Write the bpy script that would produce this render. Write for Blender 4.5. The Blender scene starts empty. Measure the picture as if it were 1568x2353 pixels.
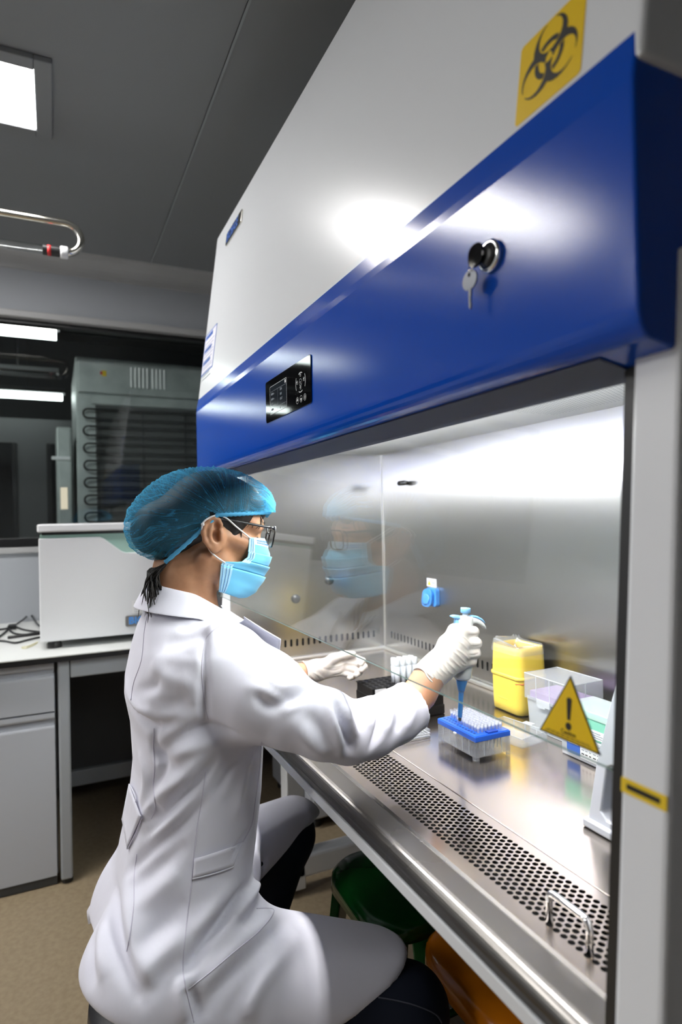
import bpy, bmesh, math, random
import numpy as np
from mathutils import Vector, Matrix

random.seed(7)
S = bpy.context.scene
COL = S.collection
PI = math.pi

# ------------------------------------------------------------------ camera
CAM = Vector((0.0, 0.0, 1.218))
YAW, PITCH, ROLL, FPX = 0.4400, 0.0074, -0.0205, 1404.46
PW, PH = 1568.0, 2353.0
_f = Vector((-math.cos(YAW) * math.cos(PITCH), math.sin(YAW) * math.cos(PITCH), math.sin(PITCH)))
_r = _f.cross(Vector((0, 0, 1))).normalized()
_u = _r.cross(_f)
_r2 = math.cos(ROLL) * _r + math.sin(ROLL) * _u
_u2 = -math.sin(ROLL) * _r + math.cos(ROLL) * _u
cd = bpy.data.cameras.new('camera')
cam = bpy.data.objects.new('camera', cd)
COL.objects.link(cam)
_m = Matrix((_r2, _u2, -_f)).transposed().to_4x4()
_m.translation = CAM
cam.matrix_world = _m
cd.sensor_fit = 'VERTICAL'
cd.sensor_height = 36.0
cd.sensor_width = 24.0
cd.lens = FPX / PH * 36.0
cd.clip_start = 0.02
cd.clip_end = 60
cd.dof.use_dof = True
cd.dof.focus_distance = 1.10
cd.dof.aperture_fstop = 3.2
S.camera = cam

# ------------------------------------------------------------------ world, exposure
w = bpy.data.worlds.new('world')
S.world = w
w.use_nodes = True
w.node_tree.nodes['Background'].inputs[0].default_value = (0.5, 0.55, 0.6, 1)
w.node_tree.nodes['Background'].inputs[1].default_value = 0.02
S.view_settings.view_transform = 'Standard'
S.view_settings.look = 'None'
S.view_settings.gamma = 1.0
S.view_settings.use_curve_mapping = False
S.view_settings.exposure = 0.0
S.cycles.use_denoising = True
S.cycles.max_bounces = 10
S.cycles.transparent_max_bounces = 24
S.cycles.caustics_reflective = False
S.cycles.caustics_refractive = False
S.cycles.sample_clamp_indirect = 6.0

PANEL_E = 31.0      # ceiling panel emission
TUBE_E = 98.0       # cabinet tubes emission
BATTEN_E = 11.0      # lamps of the neighbouring room


# ------------------------------------------------------------------ measuring helpers (a picture measurement and a known plane give a point)
def ray(px, py):
    return _r2 * (px - PW / 2) - _u2 * (py - PH / 2) + _f * FPX


def at(px, py, axis, v):
    d = ray(px, py)
    i = 'xyz'.index(axis)
    return CAM + d * ((v - CAM[i]) / d[i])


# ------------------------------------------------------------------ materials
MATS = {}


def pmat(name, col, rough=0.5, metal=0.0, spec=0.5, **kw):
    m = bpy.data.materials.new(name)
    m.use_nodes = True
    b = m.node_tree.nodes['Principled BSDF']
    b.inputs['Base Color'].default_value = (*col, 1)
    b.inputs['Roughness'].default_value = rough
    b.inputs['Metallic'].default_value = metal
    b.inputs['Specular IOR Level'].default_value = spec
    for k, v in kw.items():
        b.inputs[k.replace('_', ' ')].default_value = v
    MATS[name] = m
    return m


def nodes(m):
    return m.node_tree.nodes, m.node_tree.links, m.node_tree.nodes['Principled BSDF']


def noise_bump(m, scale=200, strength=0.05, dist=0.001, stretch=(1, 1, 1), detail=3):
    n, l, b = nodes(m)
    tc = n.new('ShaderNodeTexCoord')
    mp = n.new('ShaderNodeMapping')
    mp.inputs['Scale'].default_value = stretch
    no = n.new('ShaderNodeTexNoise')
    no.inputs['Scale'].default_value = scale
    no.inputs['Detail'].default_value = detail
    bp = n.new('ShaderNodeBump')
    bp.inputs['Strength'].default_value = strength
    bp.inputs['Distance'].default_value = dist
    l.new(tc.outputs['Object'], mp.inputs[0])
    l.new(mp.outputs[0], no.inputs['Vector'])
    l.new(no.outputs['Fac'], bp.inputs['Height'])
    l.new(bp.outputs[0], b.inputs['Normal'])
    return no


def noise_rough(m, lo, hi, scale=6, stretch=(1, 1, 1), detail=4):
    n, l, b = nodes(m)
    tc = n.new('ShaderNodeTexCoord')
    mp = n.new('ShaderNodeMapping')
    mp.inputs['Scale'].default_value = stretch
    no = n.new('ShaderNodeTexNoise')
    no.inputs['Scale'].default_value = scale
    no.inputs['Detail'].default_value = detail
    mr = n.new('ShaderNodeMapRange')
    mr.inputs[1].default_value = 0.3
    mr.inputs[2].default_value = 0.7
    mr.inputs[3].default_value = lo
    mr.inputs[4].default_value = hi
    l.new(tc.outputs['Object'], mp.inputs[0])
    l.new(mp.outputs[0], no.inputs['Vector'])
    l.new(no.outputs['Fac'], mr.inputs[0])
    l.new(mr.outputs[0], b.inputs['Roughness'])


def noise_color(m, c1, c2, scale=8, stretch=(1, 1, 1), detail=4, lo=0.35, hi=0.65):
    n, l, b = nodes(m)
    tc = n.new('ShaderNodeTexCoord')
    mp = n.new('ShaderNodeMapping')
    mp.inputs['Scale'].default_value = stretch
    no = n.new('ShaderNodeTexNoise')
    no.inputs['Scale'].default_value = scale
    no.inputs['Detail'].default_value = detail
    cr = n.new('ShaderNodeValToRGB')
    cr.color_ramp.elements[0].position = lo
    cr.color_ramp.elements[1].position = hi
    cr.color_ramp.elements[0].color = (*c1, 1)
    cr.color_ramp.elements[1].color = (*c2, 1)
    l.new(tc.outputs['Object'], mp.inputs[0])
    l.new(mp.outputs[0], no.inputs['Vector'])
    l.new(no.outputs['Fac'], cr.inputs[0])
    l.new(cr.outputs[0], b.inputs['Base Color'])


def emit(name, col, strength):
    m = bpy.data.materials.new(name)
    m.use_nodes = True
    n, l = m.node_tree.nodes, m.node_tree.links
    n.clear()
    e = n.new('ShaderNodeEmission')
    e.inputs[0].default_value = (*col, 1)
    e.inputs[1].default_value = strength
    o = n.new('ShaderNodeOutputMaterial')
    l.new(e.outputs[0], o.inputs[0])
    MATS[name] = m
    return m


def pane_mat(name, tint, refl0=0.045, gain=0.95, haze=0.0):
    """clear pane: transmits straight through, mirror reflection grows towards grazing (Schlick)"""
    m = bpy.data.materials.new(name)
    m.use_nodes = True
    n, l = m.node_tree.nodes, m.node_tree.links
    n.clear()
    lw = n.new('ShaderNodeLayerWeight')
    lw.inputs['Blend'].default_value = 0.5
    pw = n.new('ShaderNodeMath'); pw.operation = 'POWER'; pw.inputs[1].default_value = 5.0
    ml = n.new('ShaderNodeMath'); ml.operation = 'MULTIPLY_ADD'
    ml.inputs[1].default_value = gain; ml.inputs[2].default_value = refl0
    tr = n.new('ShaderNodeBsdfTransparent'); tr.inputs[0].default_value = (*tint, 1)
    gl = n.new('ShaderNodeBsdfGlossy'); gl.inputs['Roughness'].default_value = 0.0
    mx = n.new('ShaderNodeMixShader')
    o = n.new('ShaderNodeOutputMaterial')
    l.new(lw.outputs['Facing'], pw.inputs[0]); l.new(pw.outputs[0], ml.inputs[0])
    l.new(ml.outputs[0], mx.inputs[0]); l.new(tr.outputs[0], mx.inputs[1]); l.new(gl.outputs[0], mx.inputs[2])
    last = mx
    if haze > 0:
        df = n.new('ShaderNodeBsdfDiffuse'); df.inputs[0].default_value = (0.9, 0.92, 0.95, 1)
        m2 = n.new('ShaderNodeMixShader'); m2.inputs[0].default_value = haze
        l.new(mx.outputs[0], m2.inputs[1]); l.new(df.outputs[0], m2.inputs[2])
        last = m2
    l.new(last.outputs[0], o.inputs[0])
    MATS[name] = m
    return m


def brushed(name, col, rough, aniso_scale=(1, 1, 1), bump=0.03, r2=None, aniso=0.0, rot=0.0):
    m = pmat(name, col, rough, 1.0)
    if aniso:
        n, l, b = nodes(m)
        b.inputs['Anisotropic'].default_value = aniso
        b.inputs['Anisotropic Rotation'].default_value = rot
        tg = n.new('ShaderNodeTangent')
        tg.direction_type = 'RADIAL'
        tg.axis = 'Z'
        l.new(tg.outputs[0], b.inputs['Tangent'])
    noise_bump(m, 90, bump, 0.0006, aniso_scale, 2)
    if r2:
        noise_rough(m, rough, r2, 5)
    return m


pmat('white_paint', (0.72, 0.74, 0.76), 0.26, 0, 0.5)
noise_bump(MATS['white_paint'], 900, 0.06, 0.0003)
pmat('post_paint', (0.78, 0.80, 0.83), 0.4)
noise_bump(MATS['post_paint'], 900, 0.06, 0.0003)
pmat('blue_paint', (0.002, 0.060, 0.42), 0.16, 0, 0.42)
noise_bump(MATS['blue_paint'], 700, 0.12, 0.0004)
pmat('slate_paint', (0.020, 0.028, 0.065), 0.6, 0, 0.25)
brushed('steel_wall', (0.50, 0.49, 0.47), 0.30, (0.2, 0.2, 14), 0.05, None, 0.75, 0.0)
brushed('steel_side', (0.50, 0.49, 0.465), 0.22, (0.2, 0.2, 14), 0.05)
brushed('steel_top', (0.55, 0.485, 0.43), 0.17, (0.15, 12, 1), 0.03, 0.26)
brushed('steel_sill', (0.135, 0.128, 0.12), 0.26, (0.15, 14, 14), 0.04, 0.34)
pmat('steel_trim', (0.82, 0.81, 0.78), 0.4, 1.0)
pmat('dark_steel', (0.055, 0.055, 0.055), 0.35, 0.7)
pmat('chrome', (0.86, 0.86, 0.86), 0.08, 1.0)
pmat('satin_chrome', (0.75, 0.73, 0.66), 0.16, 1.0)
pmat('black_plastic', (0.012, 0.012, 0.013), 0.4)
pmat('black_gloss', (0.003, 0.003, 0.004), 0.05, 0, 0.3)
pmat('dark_hole', (0.006, 0.006, 0.006), 0.9, 0, 0.1)
pmat('screen_glass', (0.012, 0.016, 0.024), 0.08)
pmat('print_white', (0.75, 0.77, 0.78), 0.5)
pmat('print_grey', (0.30, 0.33, 0.36), 0.5)
pmat('print_black', (0.012, 0.010, 0.006), 0.55)
pmat('print_blue', (0.03, 0.11, 0.42), 0.45)
pmat('print_cyan', (0.07, 0.28, 0.72), 0.4)
pmat('print_red', (0.6, 0.03, 0.03), 0.5)
pmat('paper', (0.78, 0.78, 0.78), 0.6)
pmat('paper_lilac', (0.72, 0.71, 0.82), 0.6)
pmat('sign_yellow', (0.80, 0.53, 0.004), 0.4)
pmat('tape_yellow', (0.80, 0.56, 0.02), 0.5)
pmat('floor_vinyl', (0.25, 0.195, 0.125), 0.42, 0, 0.4)
noise_color(MATS['floor_vinyl'], (0.225, 0.172, 0.108), (0.275, 0.215, 0.138), 60, (1, 1, 1), 6)
noise_bump(MATS['floor_vinyl'], 160, 0.08, 0.0006)
pmat('ceiling_paint', (0.235, 0.245, 0.255), 0.55)
pmat('wall_paint', (0.40, 0.42, 0.45), 0.5)
pmat('cove_paint', (0.42, 0.42, 0.42), 0.4)
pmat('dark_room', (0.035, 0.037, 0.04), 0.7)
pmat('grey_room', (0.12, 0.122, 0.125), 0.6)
pmat('black_frame', (0.006, 0.006, 0.007), 0.4)
pmat('lab_top', (0.72, 0.73, 0.71), 0.35)
pmat('lab_edge', (0.005, 0.005, 0.005), 0.4)
pmat('bench_grey', (0.33, 0.35, 0.37), 0.42)
pmat('drawer_grey', (0.45, 0.47, 0.51), 0.4)
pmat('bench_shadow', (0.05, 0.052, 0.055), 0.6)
pmat('device_white', (0.72, 0.73, 0.745), 0.38)
pmat('device_lid', (0.85, 0.86, 0.87), 0.25)
pmat('mint_plastic', (0.36, 0.56, 0.48), 0.25)
pmat('galvanised', (0.5, 0.54, 0.53), 0.4, 0.25)
noise_color(MATS['galvanised'], (0.42, 0.46, 0.45), (0.54, 0.585, 0.57), 9)
pmat('coil_black', (0.02, 0.022, 0.022), 0.45)
pmat('green_plastic', (0.004, 0.085, 0.014), 0.16)
pmat('orange_plastic', (0.55, 0.16, 0.004), 0.2)
pmat('stool_black', (0.01, 0.01, 0.012), 0.4)
pmat('bin_yellow', (0.86, 0.62, 0.085), 0.4, 0, 0.4, Subsurface_Weight=0.15, Subsurface_Radius=(0.02, 0.012, 0.004))
pmat('rack_black', (0.003, 0.003, 0.0035), 0.6, 0, 0.2)
pmat('tube_white', (0.80, 0.83, 0.88), 0.3, Subsurface_Weight=0.2, Subsurface_Radius=(0.01, 0.01, 0.01))
pmat('tray_blue', (0.012, 0.11, 0.62), 0.3)
pmat('tray_blue_dark', (0.006, 0.05, 0.36), 0.35)
pmat('hole_blue', (0.003, 0.015, 0.12), 0.6)
pmat('pip_white', (0.80, 0.81, 0.80), 0.28)
pmat('pip_blue', (0.20, 0.46, 0.78), 0.3)
pmat('pip_deep', (0.035, 0.20, 0.52), 0.3)
pmat('pip_grey', (0.62, 0.65, 0.68), 0.3)
pmat('socket_blue', (0.06, 0.27, 0.74), 0.3)
pmat('stand_grey', (0.52, 0.54, 0.58), 0.35)
pmat('mint_card', (0.20, 0.52, 0.38), 0.4)
pmat('glass_edge', (0.16, 0.24, 0.215), 0.2)
pmat('diffuser_white', (0.88, 0.88, 0.88), 0.5)
pmat('mesh_grey', (0.07, 0.075, 0.075), 0.6)
pmat('key_steel', (0.12, 0.13, 0.15), 0.4, 0.4)
pmat('lilac', (0.50, 0.33, 0.62), 0.4)
pmat('brass_wire', (0.72, 0.68, 0.42), 0.4)
pane_mat('sash_glass', (0.955, 0.975, 0.965), 0.045, 0.9)
pane_mat('window_glass', (0.90, 0.93, 0.925), 0.05, 0.9)
pane_mat('lens_glass', (0.96, 0.97, 0.98), 0.04, 0.9)
pane_mat('quartz', (0.93, 0.95, 0.95), 0.10, 0.9)
pane_mat('clear_plastic', (0.95, 0.955, 0.96), 0.05, 0.7, 0.16)
pane_mat('cloudy_plastic', (0.93, 0.94, 0.95), 0.05, 0.7, 0.34)
pane_mat('tip_plastic', (0.97, 0.975, 0.985), 0.06, 0.7, 0.30)
pane_mat('liner_film', (0.97, 0.97, 0.97), 0.09, 0.8, 0.10)
emit('panel_light', (1.0, 0.985, 0.97), PANEL_E)
emit('tube_light', (1.0, 0.985, 0.96), TUBE_E)
emit('batten_light', (0.93, 1.0, 0.97), BATTEN_E)
emit('glow_warm', (1.0, 0.86, 0.66), 0.9)


# ------------------------------------------------------------------ mesh helpers
def mesh_obj(name, verts, faces, mat, parent=None, smooth=False, bevel=0.0, seg=2):
    me = bpy.data.meshes.new(name)
    me.from_pydata([tuple(v) for v in verts], [], [tuple(f) for f in faces])
    me.update()
    o = bpy.data.objects.new(name, me)
    COL.objects.link(o)
    if mat is not None:
        me.materials.append(MATS[mat] if isinstance(mat, str) else mat)
    if smooth:
        me.polygons.foreach_set('use_smooth', [True] * len(me.polygons))
    if bevel > 0:
        b = o.modifiers.new('bevel', 'BEVEL')
        b.width = bevel
        b.segments = seg
        b.limit_method = 'ANGLE'
        b.angle_limit = 0.6
        b.harden_normals = False
    if parent is not None:
        o.parent = parent
    return o


def frame_of(d, up=(0, 0, 1)):
    d = Vector(d).normalized()
    up = Vector(up)
    if abs(d.dot(up)) > 0.98:
        up = Vector((1, 0, 0))
    x = up.cross(d).normalized()
    y = d.cross(x)
    return x, y


class MB:
    def __init__(self):
        self.v, self.f = [], []

    def add(self, vs, fs):
        b = len(self.v)
        self.v += [Vector(v) for v in vs]
        self.f += [[b + i for i in f] for f in fs]
        return self

    def box(self, lo, hi):
        x0, y0, z0 = lo
        x1, y1, z1 = hi
        vs = [(x0, y0, z0), (x1, y0, z0), (x1, y1, z0), (x0, y1, z0), (x0, y0, z1), (x1, y0, z1), (x1, y1, z1), (x0, y1, z1)]
        return self.add(vs, [(0, 3, 2, 1), (4, 5, 6, 7), (0, 1, 5, 4), (1, 2, 6, 5), (2, 3, 7, 6), (3, 0, 4, 7)])

    def hexa(self, bottom, top):
        vs = list(bottom) + list(top)
        return self.add(vs, [(0, 3, 2, 1), (4, 5, 6, 7), (0, 1, 5, 4), (1, 2, 6, 5), (2, 3, 7, 6), (3, 0, 4, 7)])

    def prism(self, poly, to3, a, b):
        """2-D polygon swept from a to b; to3(u, v, w) gives the point"""
        n = len(poly)
        vs = [to3(u, v, a) for u, v in poly] + [to3(u, v, b) for u, v in poly]
        fs = [tuple(range(n))[::-1], tuple(range(n, 2 * n))]
        fs += [(i, (i + 1) % n, n + (i + 1) % n, n + i) for i in range(n)]
        return self.add(vs, fs)

    def tube(self, pts, r, n=10, caps=True, closed=False):
        pts = [Vector(p) for p in pts]
        k = len(pts)
        rs = r if isinstance(r, (list, tuple)) else [r] * k
        vs = []
        px = None
        for i, p in enumerate(pts):
            a = pts[i - 1] if (i > 0 or closed) else pts[i]
            c = pts[(i + 1) % k] if (i < k - 1 or closed) else pts[i]
            d = (c - a).normalized()
            if px is None:
                x, y = frame_of(d)
            else:
                x = (px - d * px.dot(d)).normalized()
                y = d.cross(x)
            px = x
            for j in range(n):
                t = 2 * PI * j / n
                vs.append(p + (x * math.cos(t) + y * math.sin(t)) * rs[i])
        fs = []
        m = k if closed else k - 1
        for i in range(m):
            for j in range(n):
                a, b2 = i * n + j, i * n + (j + 1) % n
                c, d2 = ((i + 1) % k) * n + (j + 1) % n, ((i + 1) % k) * n + j
                fs.append((a, b2, c, d2))
        if caps and not closed:
            fs.append(tuple(range(n))[::-1])
            fs.append(tuple(range((k - 1) * n, k * n)))
        return self.add(vs, fs)

    def lathe(self, prof, c=(0, 0, 0), n=24, axis=(0, 0, 1), sx=1.0):
        """profile of (radius, height) about an axis through c"""
        d = Vector(axis).normalized()
        x, y = frame_of(d, (0, 1, 0))
        c = Vector(c)
        vs, fs = [], []
        for r, h in prof:
            for j in range(n):
                t = 2 * PI * j / n
                vs.append(c + d * h + x * (math.cos(t) * r * sx) + y * (math.sin(t) * r))
        for i in range(len(prof) - 1):
            for j in range(n):
                fs.append((i * n + j, i * n + (j + 1) % n, (i + 1) * n + (j + 1) % n, (i + 1) * n + j))
        fs.append(tuple(range(n))[::-1])
        fs.append(tuple(range((len(prof) - 1) * n, len(prof) * n)))
        return self.add(vs, fs)

    def grid(self, P, closed_u=False):
        """P[i][j] rows of points"""
        r, c = len(P), len(P[0])
        vs = [p for row in P for p in row]
        fs = []
        for i in range(r - 1):
            for j in range(c if closed_u else c - 1):
                fs.append((i * c + j, i * c + (j + 1) % c, (i + 1) * c + (j + 1) % c, (i + 1) * c + j))
        return self.add(vs, fs)

    def build(self, name, mat, parent=None, smooth=False, bevel=0.0, seg=2, loc=None):
        return mesh_obj(name, self.v, self.f, mat, parent, smooth, bevel, seg)


def thing(name, label, cat, loc=(0, 0, 0), group=None):
    o = bpy.data.objects.new(name, None)
    o.empty_display_size = 0.05
    COL.objects.link(o)
    o['label'] = label
    o['category'] = cat
    if group:
        o['group'] = group
    o.location = loc
    bpy.context.view_layer.update()
    return o


def adopt(root):
    """children were built in world space: keep them there under the moved Empty"""
    inv = Matrix.Translation(root.location).inverted()
    for ch in root.children:
        ch.matrix_parent_inverse = inv


def tag(o, label, cat, group=None):
    o['label'] = label
    o['category'] = cat
    if group:
        o['group'] = group
    return o


def structure(o):
    o['kind'] = 'structure'
    return o


def arc(cx, cy, r, a0, a1, n):
    return [(cx + r * math.cos(a0 + (a1 - a0) * i / n), cy + r * math.sin(a0 + (a1 - a0) * i / n)) for i in range(n + 1)]


def rrect(w, h, r, n=4):
    p = []
    for cx, cy, a in ((w / 2 - r, h / 2 - r, 0), (-w / 2 + r, h / 2 - r, PI / 2), (-w / 2 + r, -h / 2 + r, PI), (w / 2 - r, -h / 2 + r, 1.5 * PI)):
        p += arc(cx, cy, r, a, a + PI / 2, n)
    return p


def plane_to(o, ux, uy):
    """maps (u, v, w) to o + u*ux + v*uy + w*normal"""
    o, ux, uy = Vector(o), Vector(ux).normalized(), Vector(uy).normalized()
    nz = ux.cross(uy)
    return lambda u, v, w=0: o + ux * u + uy * v + nz * w


def text_obj(name, body, mat, o, ux, uy, size, parent=None, depth=0.0004, align='LEFT', bold=0.0, sx=1.0):
    cu = bpy.data.curves.new(name, 'FONT')
    cu.body = body
    cu.size = size
    cu.extrude = depth
    cu.offset = bold
    cu.align_x = align
    cu.align_y = 'CENTER'
    t = bpy.data.objects.new(name, cu)
    COL.objects.link(t)
    bpy.context.view_layer.update()
    me = bpy.data.meshes.new_from_object(t.evaluated_get(bpy.context.evaluated_depsgraph_get()))
    bpy.data.objects.remove(t)
    f = plane_to(o, ux, uy)
    for v in me.vertices:
        v.co = f(v.co.x * sx, v.co.y, v.co.z)
    me.materials.clear()
    me.materials.append(MATS[mat])
    ob = bpy.data.objects.new(name, me)
    COL.objects.link(ob)
    if parent:
        ob.parent = parent
    return ob


XW, XE = lambda p: p, lambda p: p
yz = lambda u, v, w: Vector((w, u, v))      # profile in (y, z), swept along x
xz = lambda u, v, w: Vector((u, w, v))      # profile in (x, z), swept along y
xy = lambda u, v, w: Vector((u, v, w))

# ================================================================== the room
XWALL, ZCEIL = -3.10, 2.45
YL, YR, XN = -3.4, 1.45, 1.7       # room extents
structure(MB().box((XWALL - 3.2, YL, -0.06), (XN, YR + 1.2, 0.0)).build('floor', 'floor_vinyl'))
ce = thing('ceiling', '', '')
del ce['label'], ce['category']
ce['kind'] = 'structure'
# ceiling panels with a seam groove between them (seam runs along x at y = 0.44)
xs_ = [XWALL, -1.9, -0.7, 0.5, XN]
for j, (ya, yb) in enumerate(((YL, -1.8), (-1.8, -0.70), (-0.70, 0.438), (0.442, YR))):
    MB().box((XWALL, ya, ZCEIL), (XN, yb, ZCEIL + 0.05)).build('ceiling_panel', 'ceiling_paint', ce, bevel=0.002)
MB().box((XWALL, 0.4385, ZCEIL - 0.003), (XN, 0.4445, ZCEIL - 0.0002)).build('seam_strip', 'bench_grey', ce)
# back wall with the window opening
Z0W, Z1W = 1.105, 2.148
YW0, YW1 = -1.9, 1.02
wb = MB()
wb.box((XWALL - 0.08, YL, 0), (XWALL, YR, Z0W))
wb.box((XWALL - 0.08, YL, Z1W), (XWALL, YR, ZCEIL))
wb.box((XWALL - 0.08, YL, Z0W), (XWALL, YW0, Z1W))
wb.box((XWALL - 0.08, YW1, Z0W), (XWALL, YR, Z1W))
structure(wb.build('wall_back', 'wall_paint'))
structure(MB().box((XWALL - 0.1, YR, 0), (XN, YR + 0.08, ZCEIL)).build('wall_right', 'wall_paint'))
structure(MB().box((XWALL - 0.1, YL - 0.08, 0), (XN, YL, ZCEIL)).build('wall_left', 'wall_paint'))
structure(MB().box((XN, YL, 0), (XN + 0.08, YR, ZCEIL)).build('wall_front', 'wall_paint'))
# cove between ceiling and wall
pf = [(XWALL, ZCEIL)] + [(XWALL + 0.075 - 0.075 * math.cos(a) + 0.0, ZCEIL - 0.075 + 0.075 * math.sin(a)) for a in np.linspace(0, PI / 2, 9)]
pf = [(XWALL + 0.0, ZCEIL - 0.085), (XWALL + 0.012, ZCEIL - 0.085)] + [(XWALL + 0.012 + 0.068 * (1 - math.cos(a)), ZCEIL - 0.080 + 0.072 * math.sin(a)) for a in np.linspace(0, PI / 2, 8)] + [(XWALL + 0.085, ZCEIL), (XWALL, ZCEIL)]
structure(MB().prism(pf, xz, YL, YR).build('trim_1', 'cove_paint', smooth=False))
# window frame and pane
wi = thing('window_1', '', '')
del wi['label'], wi['category']
wi['kind'] = 'structure'
MB().box((XWALL - 0.085, YW0 - 0.02, Z1W - 0.004), (XWALL + 0.02, YW1 + 0.02, Z1W + 0.028)).build('window_head', 'cove_paint', wi, bevel=0.004)
MB().box((XWALL - 0.085, YW0 - 0.02, Z0W - 0.022), (XWALL + 0.018, YW1 + 0.02, Z0W + 0.004)).build('window_sill', 'cove_paint', wi, bevel=0.004)
for (a, b, c, d) in ((YW0, YW1, Z1W - 0.022, Z1W - 0.005), (YW0, YW1, Z0W + 0.005, Z0W + 0.045), (YW0, YW0 + 0.04, Z0W + 0.045, Z1W - 0.022), (YW1 - 0.04, YW1, Z0W + 0.045, Z1W - 0.022)):
    MB().box((XWALL - 0.07, a, c), (XWALL - 0.02, b, d)).build('window_frame', 'black_frame', wi, bevel=0.002)
MB().box((XWALL - 0.048, YW0 + 0.03, Z0W + 0.04), (XWALL - 0.042, YW1 - 0.03, Z1W - 0.04)).build('window_pane', 'window_glass', wi)

# ------------------------------------------------------------------ the room beyond the window
XF = -6.2
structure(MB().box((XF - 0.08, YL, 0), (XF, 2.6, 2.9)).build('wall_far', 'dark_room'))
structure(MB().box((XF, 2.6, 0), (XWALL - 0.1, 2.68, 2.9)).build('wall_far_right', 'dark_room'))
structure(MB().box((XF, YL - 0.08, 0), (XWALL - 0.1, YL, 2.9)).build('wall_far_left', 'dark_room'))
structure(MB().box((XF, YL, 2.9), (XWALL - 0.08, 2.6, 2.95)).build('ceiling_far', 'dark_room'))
# grey partition with two dark doorways
pt = thing('wall_partition', '', '')
del pt['label'], pt['category']
pt['kind'] = 'structure'
XP = -5.4
ya, yb = at(40, 1100, 'x', XP).y, at(108, 1100, 'x', XP).y
yc = at(175, 1100, 'x', XP).y
zt = at(60, 962, 'x', XP).z
zd = at(60, 1018, 'x', XP).z
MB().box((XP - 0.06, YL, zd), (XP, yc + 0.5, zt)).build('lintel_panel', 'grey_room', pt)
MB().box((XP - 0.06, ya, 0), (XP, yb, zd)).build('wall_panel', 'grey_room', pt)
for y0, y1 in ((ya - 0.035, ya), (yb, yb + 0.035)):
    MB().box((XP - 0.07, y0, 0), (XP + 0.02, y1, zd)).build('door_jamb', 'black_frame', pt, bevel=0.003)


def batten(px0, py0, px1, py1, x, h, lab, lit, yext=1.2):
    a, b = at(px0, py0, 'x', x), at(px1, py1, 'x', x)
    z = (a.z + b.z) / 2
    t = thing('strip_light', lab, 'lamp', (x, b.y, z))
    MB().box((x - 0.05, b.y - yext, z + h * 0.5), (x + 0.05, b.y, z + h * 0.5 + 0.03)).build('lamp_housing', 'grey_room', t, bevel=0.004)
    MB().tube([(x, b.y - yext + 0.02, z), (x, b.y - 0.02, z)], h * 0.5, 10).build('lamp_tube', 'batten_light' if lit else 'grey_room', t, smooth=True)
    for yy in (b.y - 0.25, b.y - yext + 0.25):
        MB().tube([(x, yy, z + h * 0.5 + 0.02), (x, yy, 2.9)], 0.006, 6).build('hanger', 'black_frame', t)
    adopt(t)


batten(0, 753, 138, 775, -4.0, 0.062, 'lit strip light behind the window, the upper and thicker one', True)
batten(0, 903, 150, 916, -5.1, 0.050, 'lit strip light behind the window, the lower one over the grey partition', True)
batten(0, 852, 136, 868, -4.6, 0.030, 'unlit grey strip lamp between the two lit strip lights', False)

# refrigerator back with condenser coil, right behind the pane
XR_ = -3.42
p_tl = at(173, 817, 'x', XR_)
p_ax = at(460, 885, 'x', XR_)
fy0, fz1 = p_tl.y, p_tl.z
fy1 = fy0 + 1.15
fr = thing('refrigerator', 'grey metal refrigerator seen from behind through the window, coil on its back', 'refrigerator', (XR_ - 0.4, (fy0 + fy1) / 2, 0))
MB().box((XR_ - 0.75, fy0, 0.02), (XR_ - 0.012, fy1, fz1)).build('housing', 'galvanised', fr, bevel=0.006)
zb = at(250, 905, 'x', XR_).z
MB().box((XR_ - 0.012, fy0 + 0.012, zb), (XR_ + 0.004, fy1 - 0.012, fz1 - 0.012)).build('top_plate', 'galvanised', fr, bevel=0.004)
zb2 = at(250, 932, 'x', XR_).z
ycl, ycr = at(212, 1050, 'x', XR_).y, fy1 - 0.10
MB().box((XR_ - 0.012, ycl, zb2 + 0.005), (XR_ - 0.002, ycr + 0.06, zb - 0.012)).build('upper_rail', 'galvanised', fr, bevel=0.003)
MB().box((XR_ - 0.0125, ycl + 0.02, 0.2), (XR_ - 0.006, ycr, zb2)).build('rear_mesh', 'mesh_grey', fr)
# vents
v0, v1 = at(298, 868, 'x', XR_), at(383, 866, 'x', XR_)
dz = (at(340, 843, 'x', XR_).z - at(340, 891, 'x', XR_).z) / 2
zc_ = v0.z
for i in range(9):
    y = v0.y + (v1.y - v0.y) * (i + 0.4 + (0.35 if i > 4 else 0)) / 9.4
    f = plane_to((XR_ + 0.006, y, zc_), (0.35, 1, 0), (0, 0, 1))
    MB().prism(rrect(0.0075, dz * 1.9, 0.003, 3), lambda u, v, w_: f(u, v, w_), 0, 0.006).build('vent_louvre', 'device_lid', fr)
# coil: one serpentine pipe
zs0, zs1 = at(200, 940, 'x', XR_).z, 0.5
yl_, yr_ = at(192, 1000, 'x', XR_).y, ycr
pts = []
pitch = (at(200, 940, 'x', XR_).z - at(200, 1178, 'x', XR_).z) / 6.0
rr = pitch * 0.27
z = zs0 - rr
while z > 0.55:
    pts += [(XR_ + 0.014, yr_, z + rr), (XR_ + 0.014, yl_ + rr, z + rr)]
    pts += [(XR_ + 0.014, yl_ + rr - rr * math.sin(a), z + rr * math.cos(a)) for a in np.linspace(0, PI, 9)[1:-1]]
    pts += [(XR_ + 0.014, yl_ + rr, z - rr), (XR_ + 0.014, yr_, z - rr)]
    z2 = z - pitch
    c = (z - rr + z2 + rr) / 2
    h = (z - rr) - (z2 + rr)
    pts += [(XR_ + 0.014, yr_ + h / 2 * math.sin(a), c + h / 2 * math.cos(a)) for a in np.linspace(0, PI, 7)[1:-1]]
    z = z2
MB().tube(pts, 0.0052, 8).build('condenser_coil', 'coil_black', fr, smooth=True)
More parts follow.
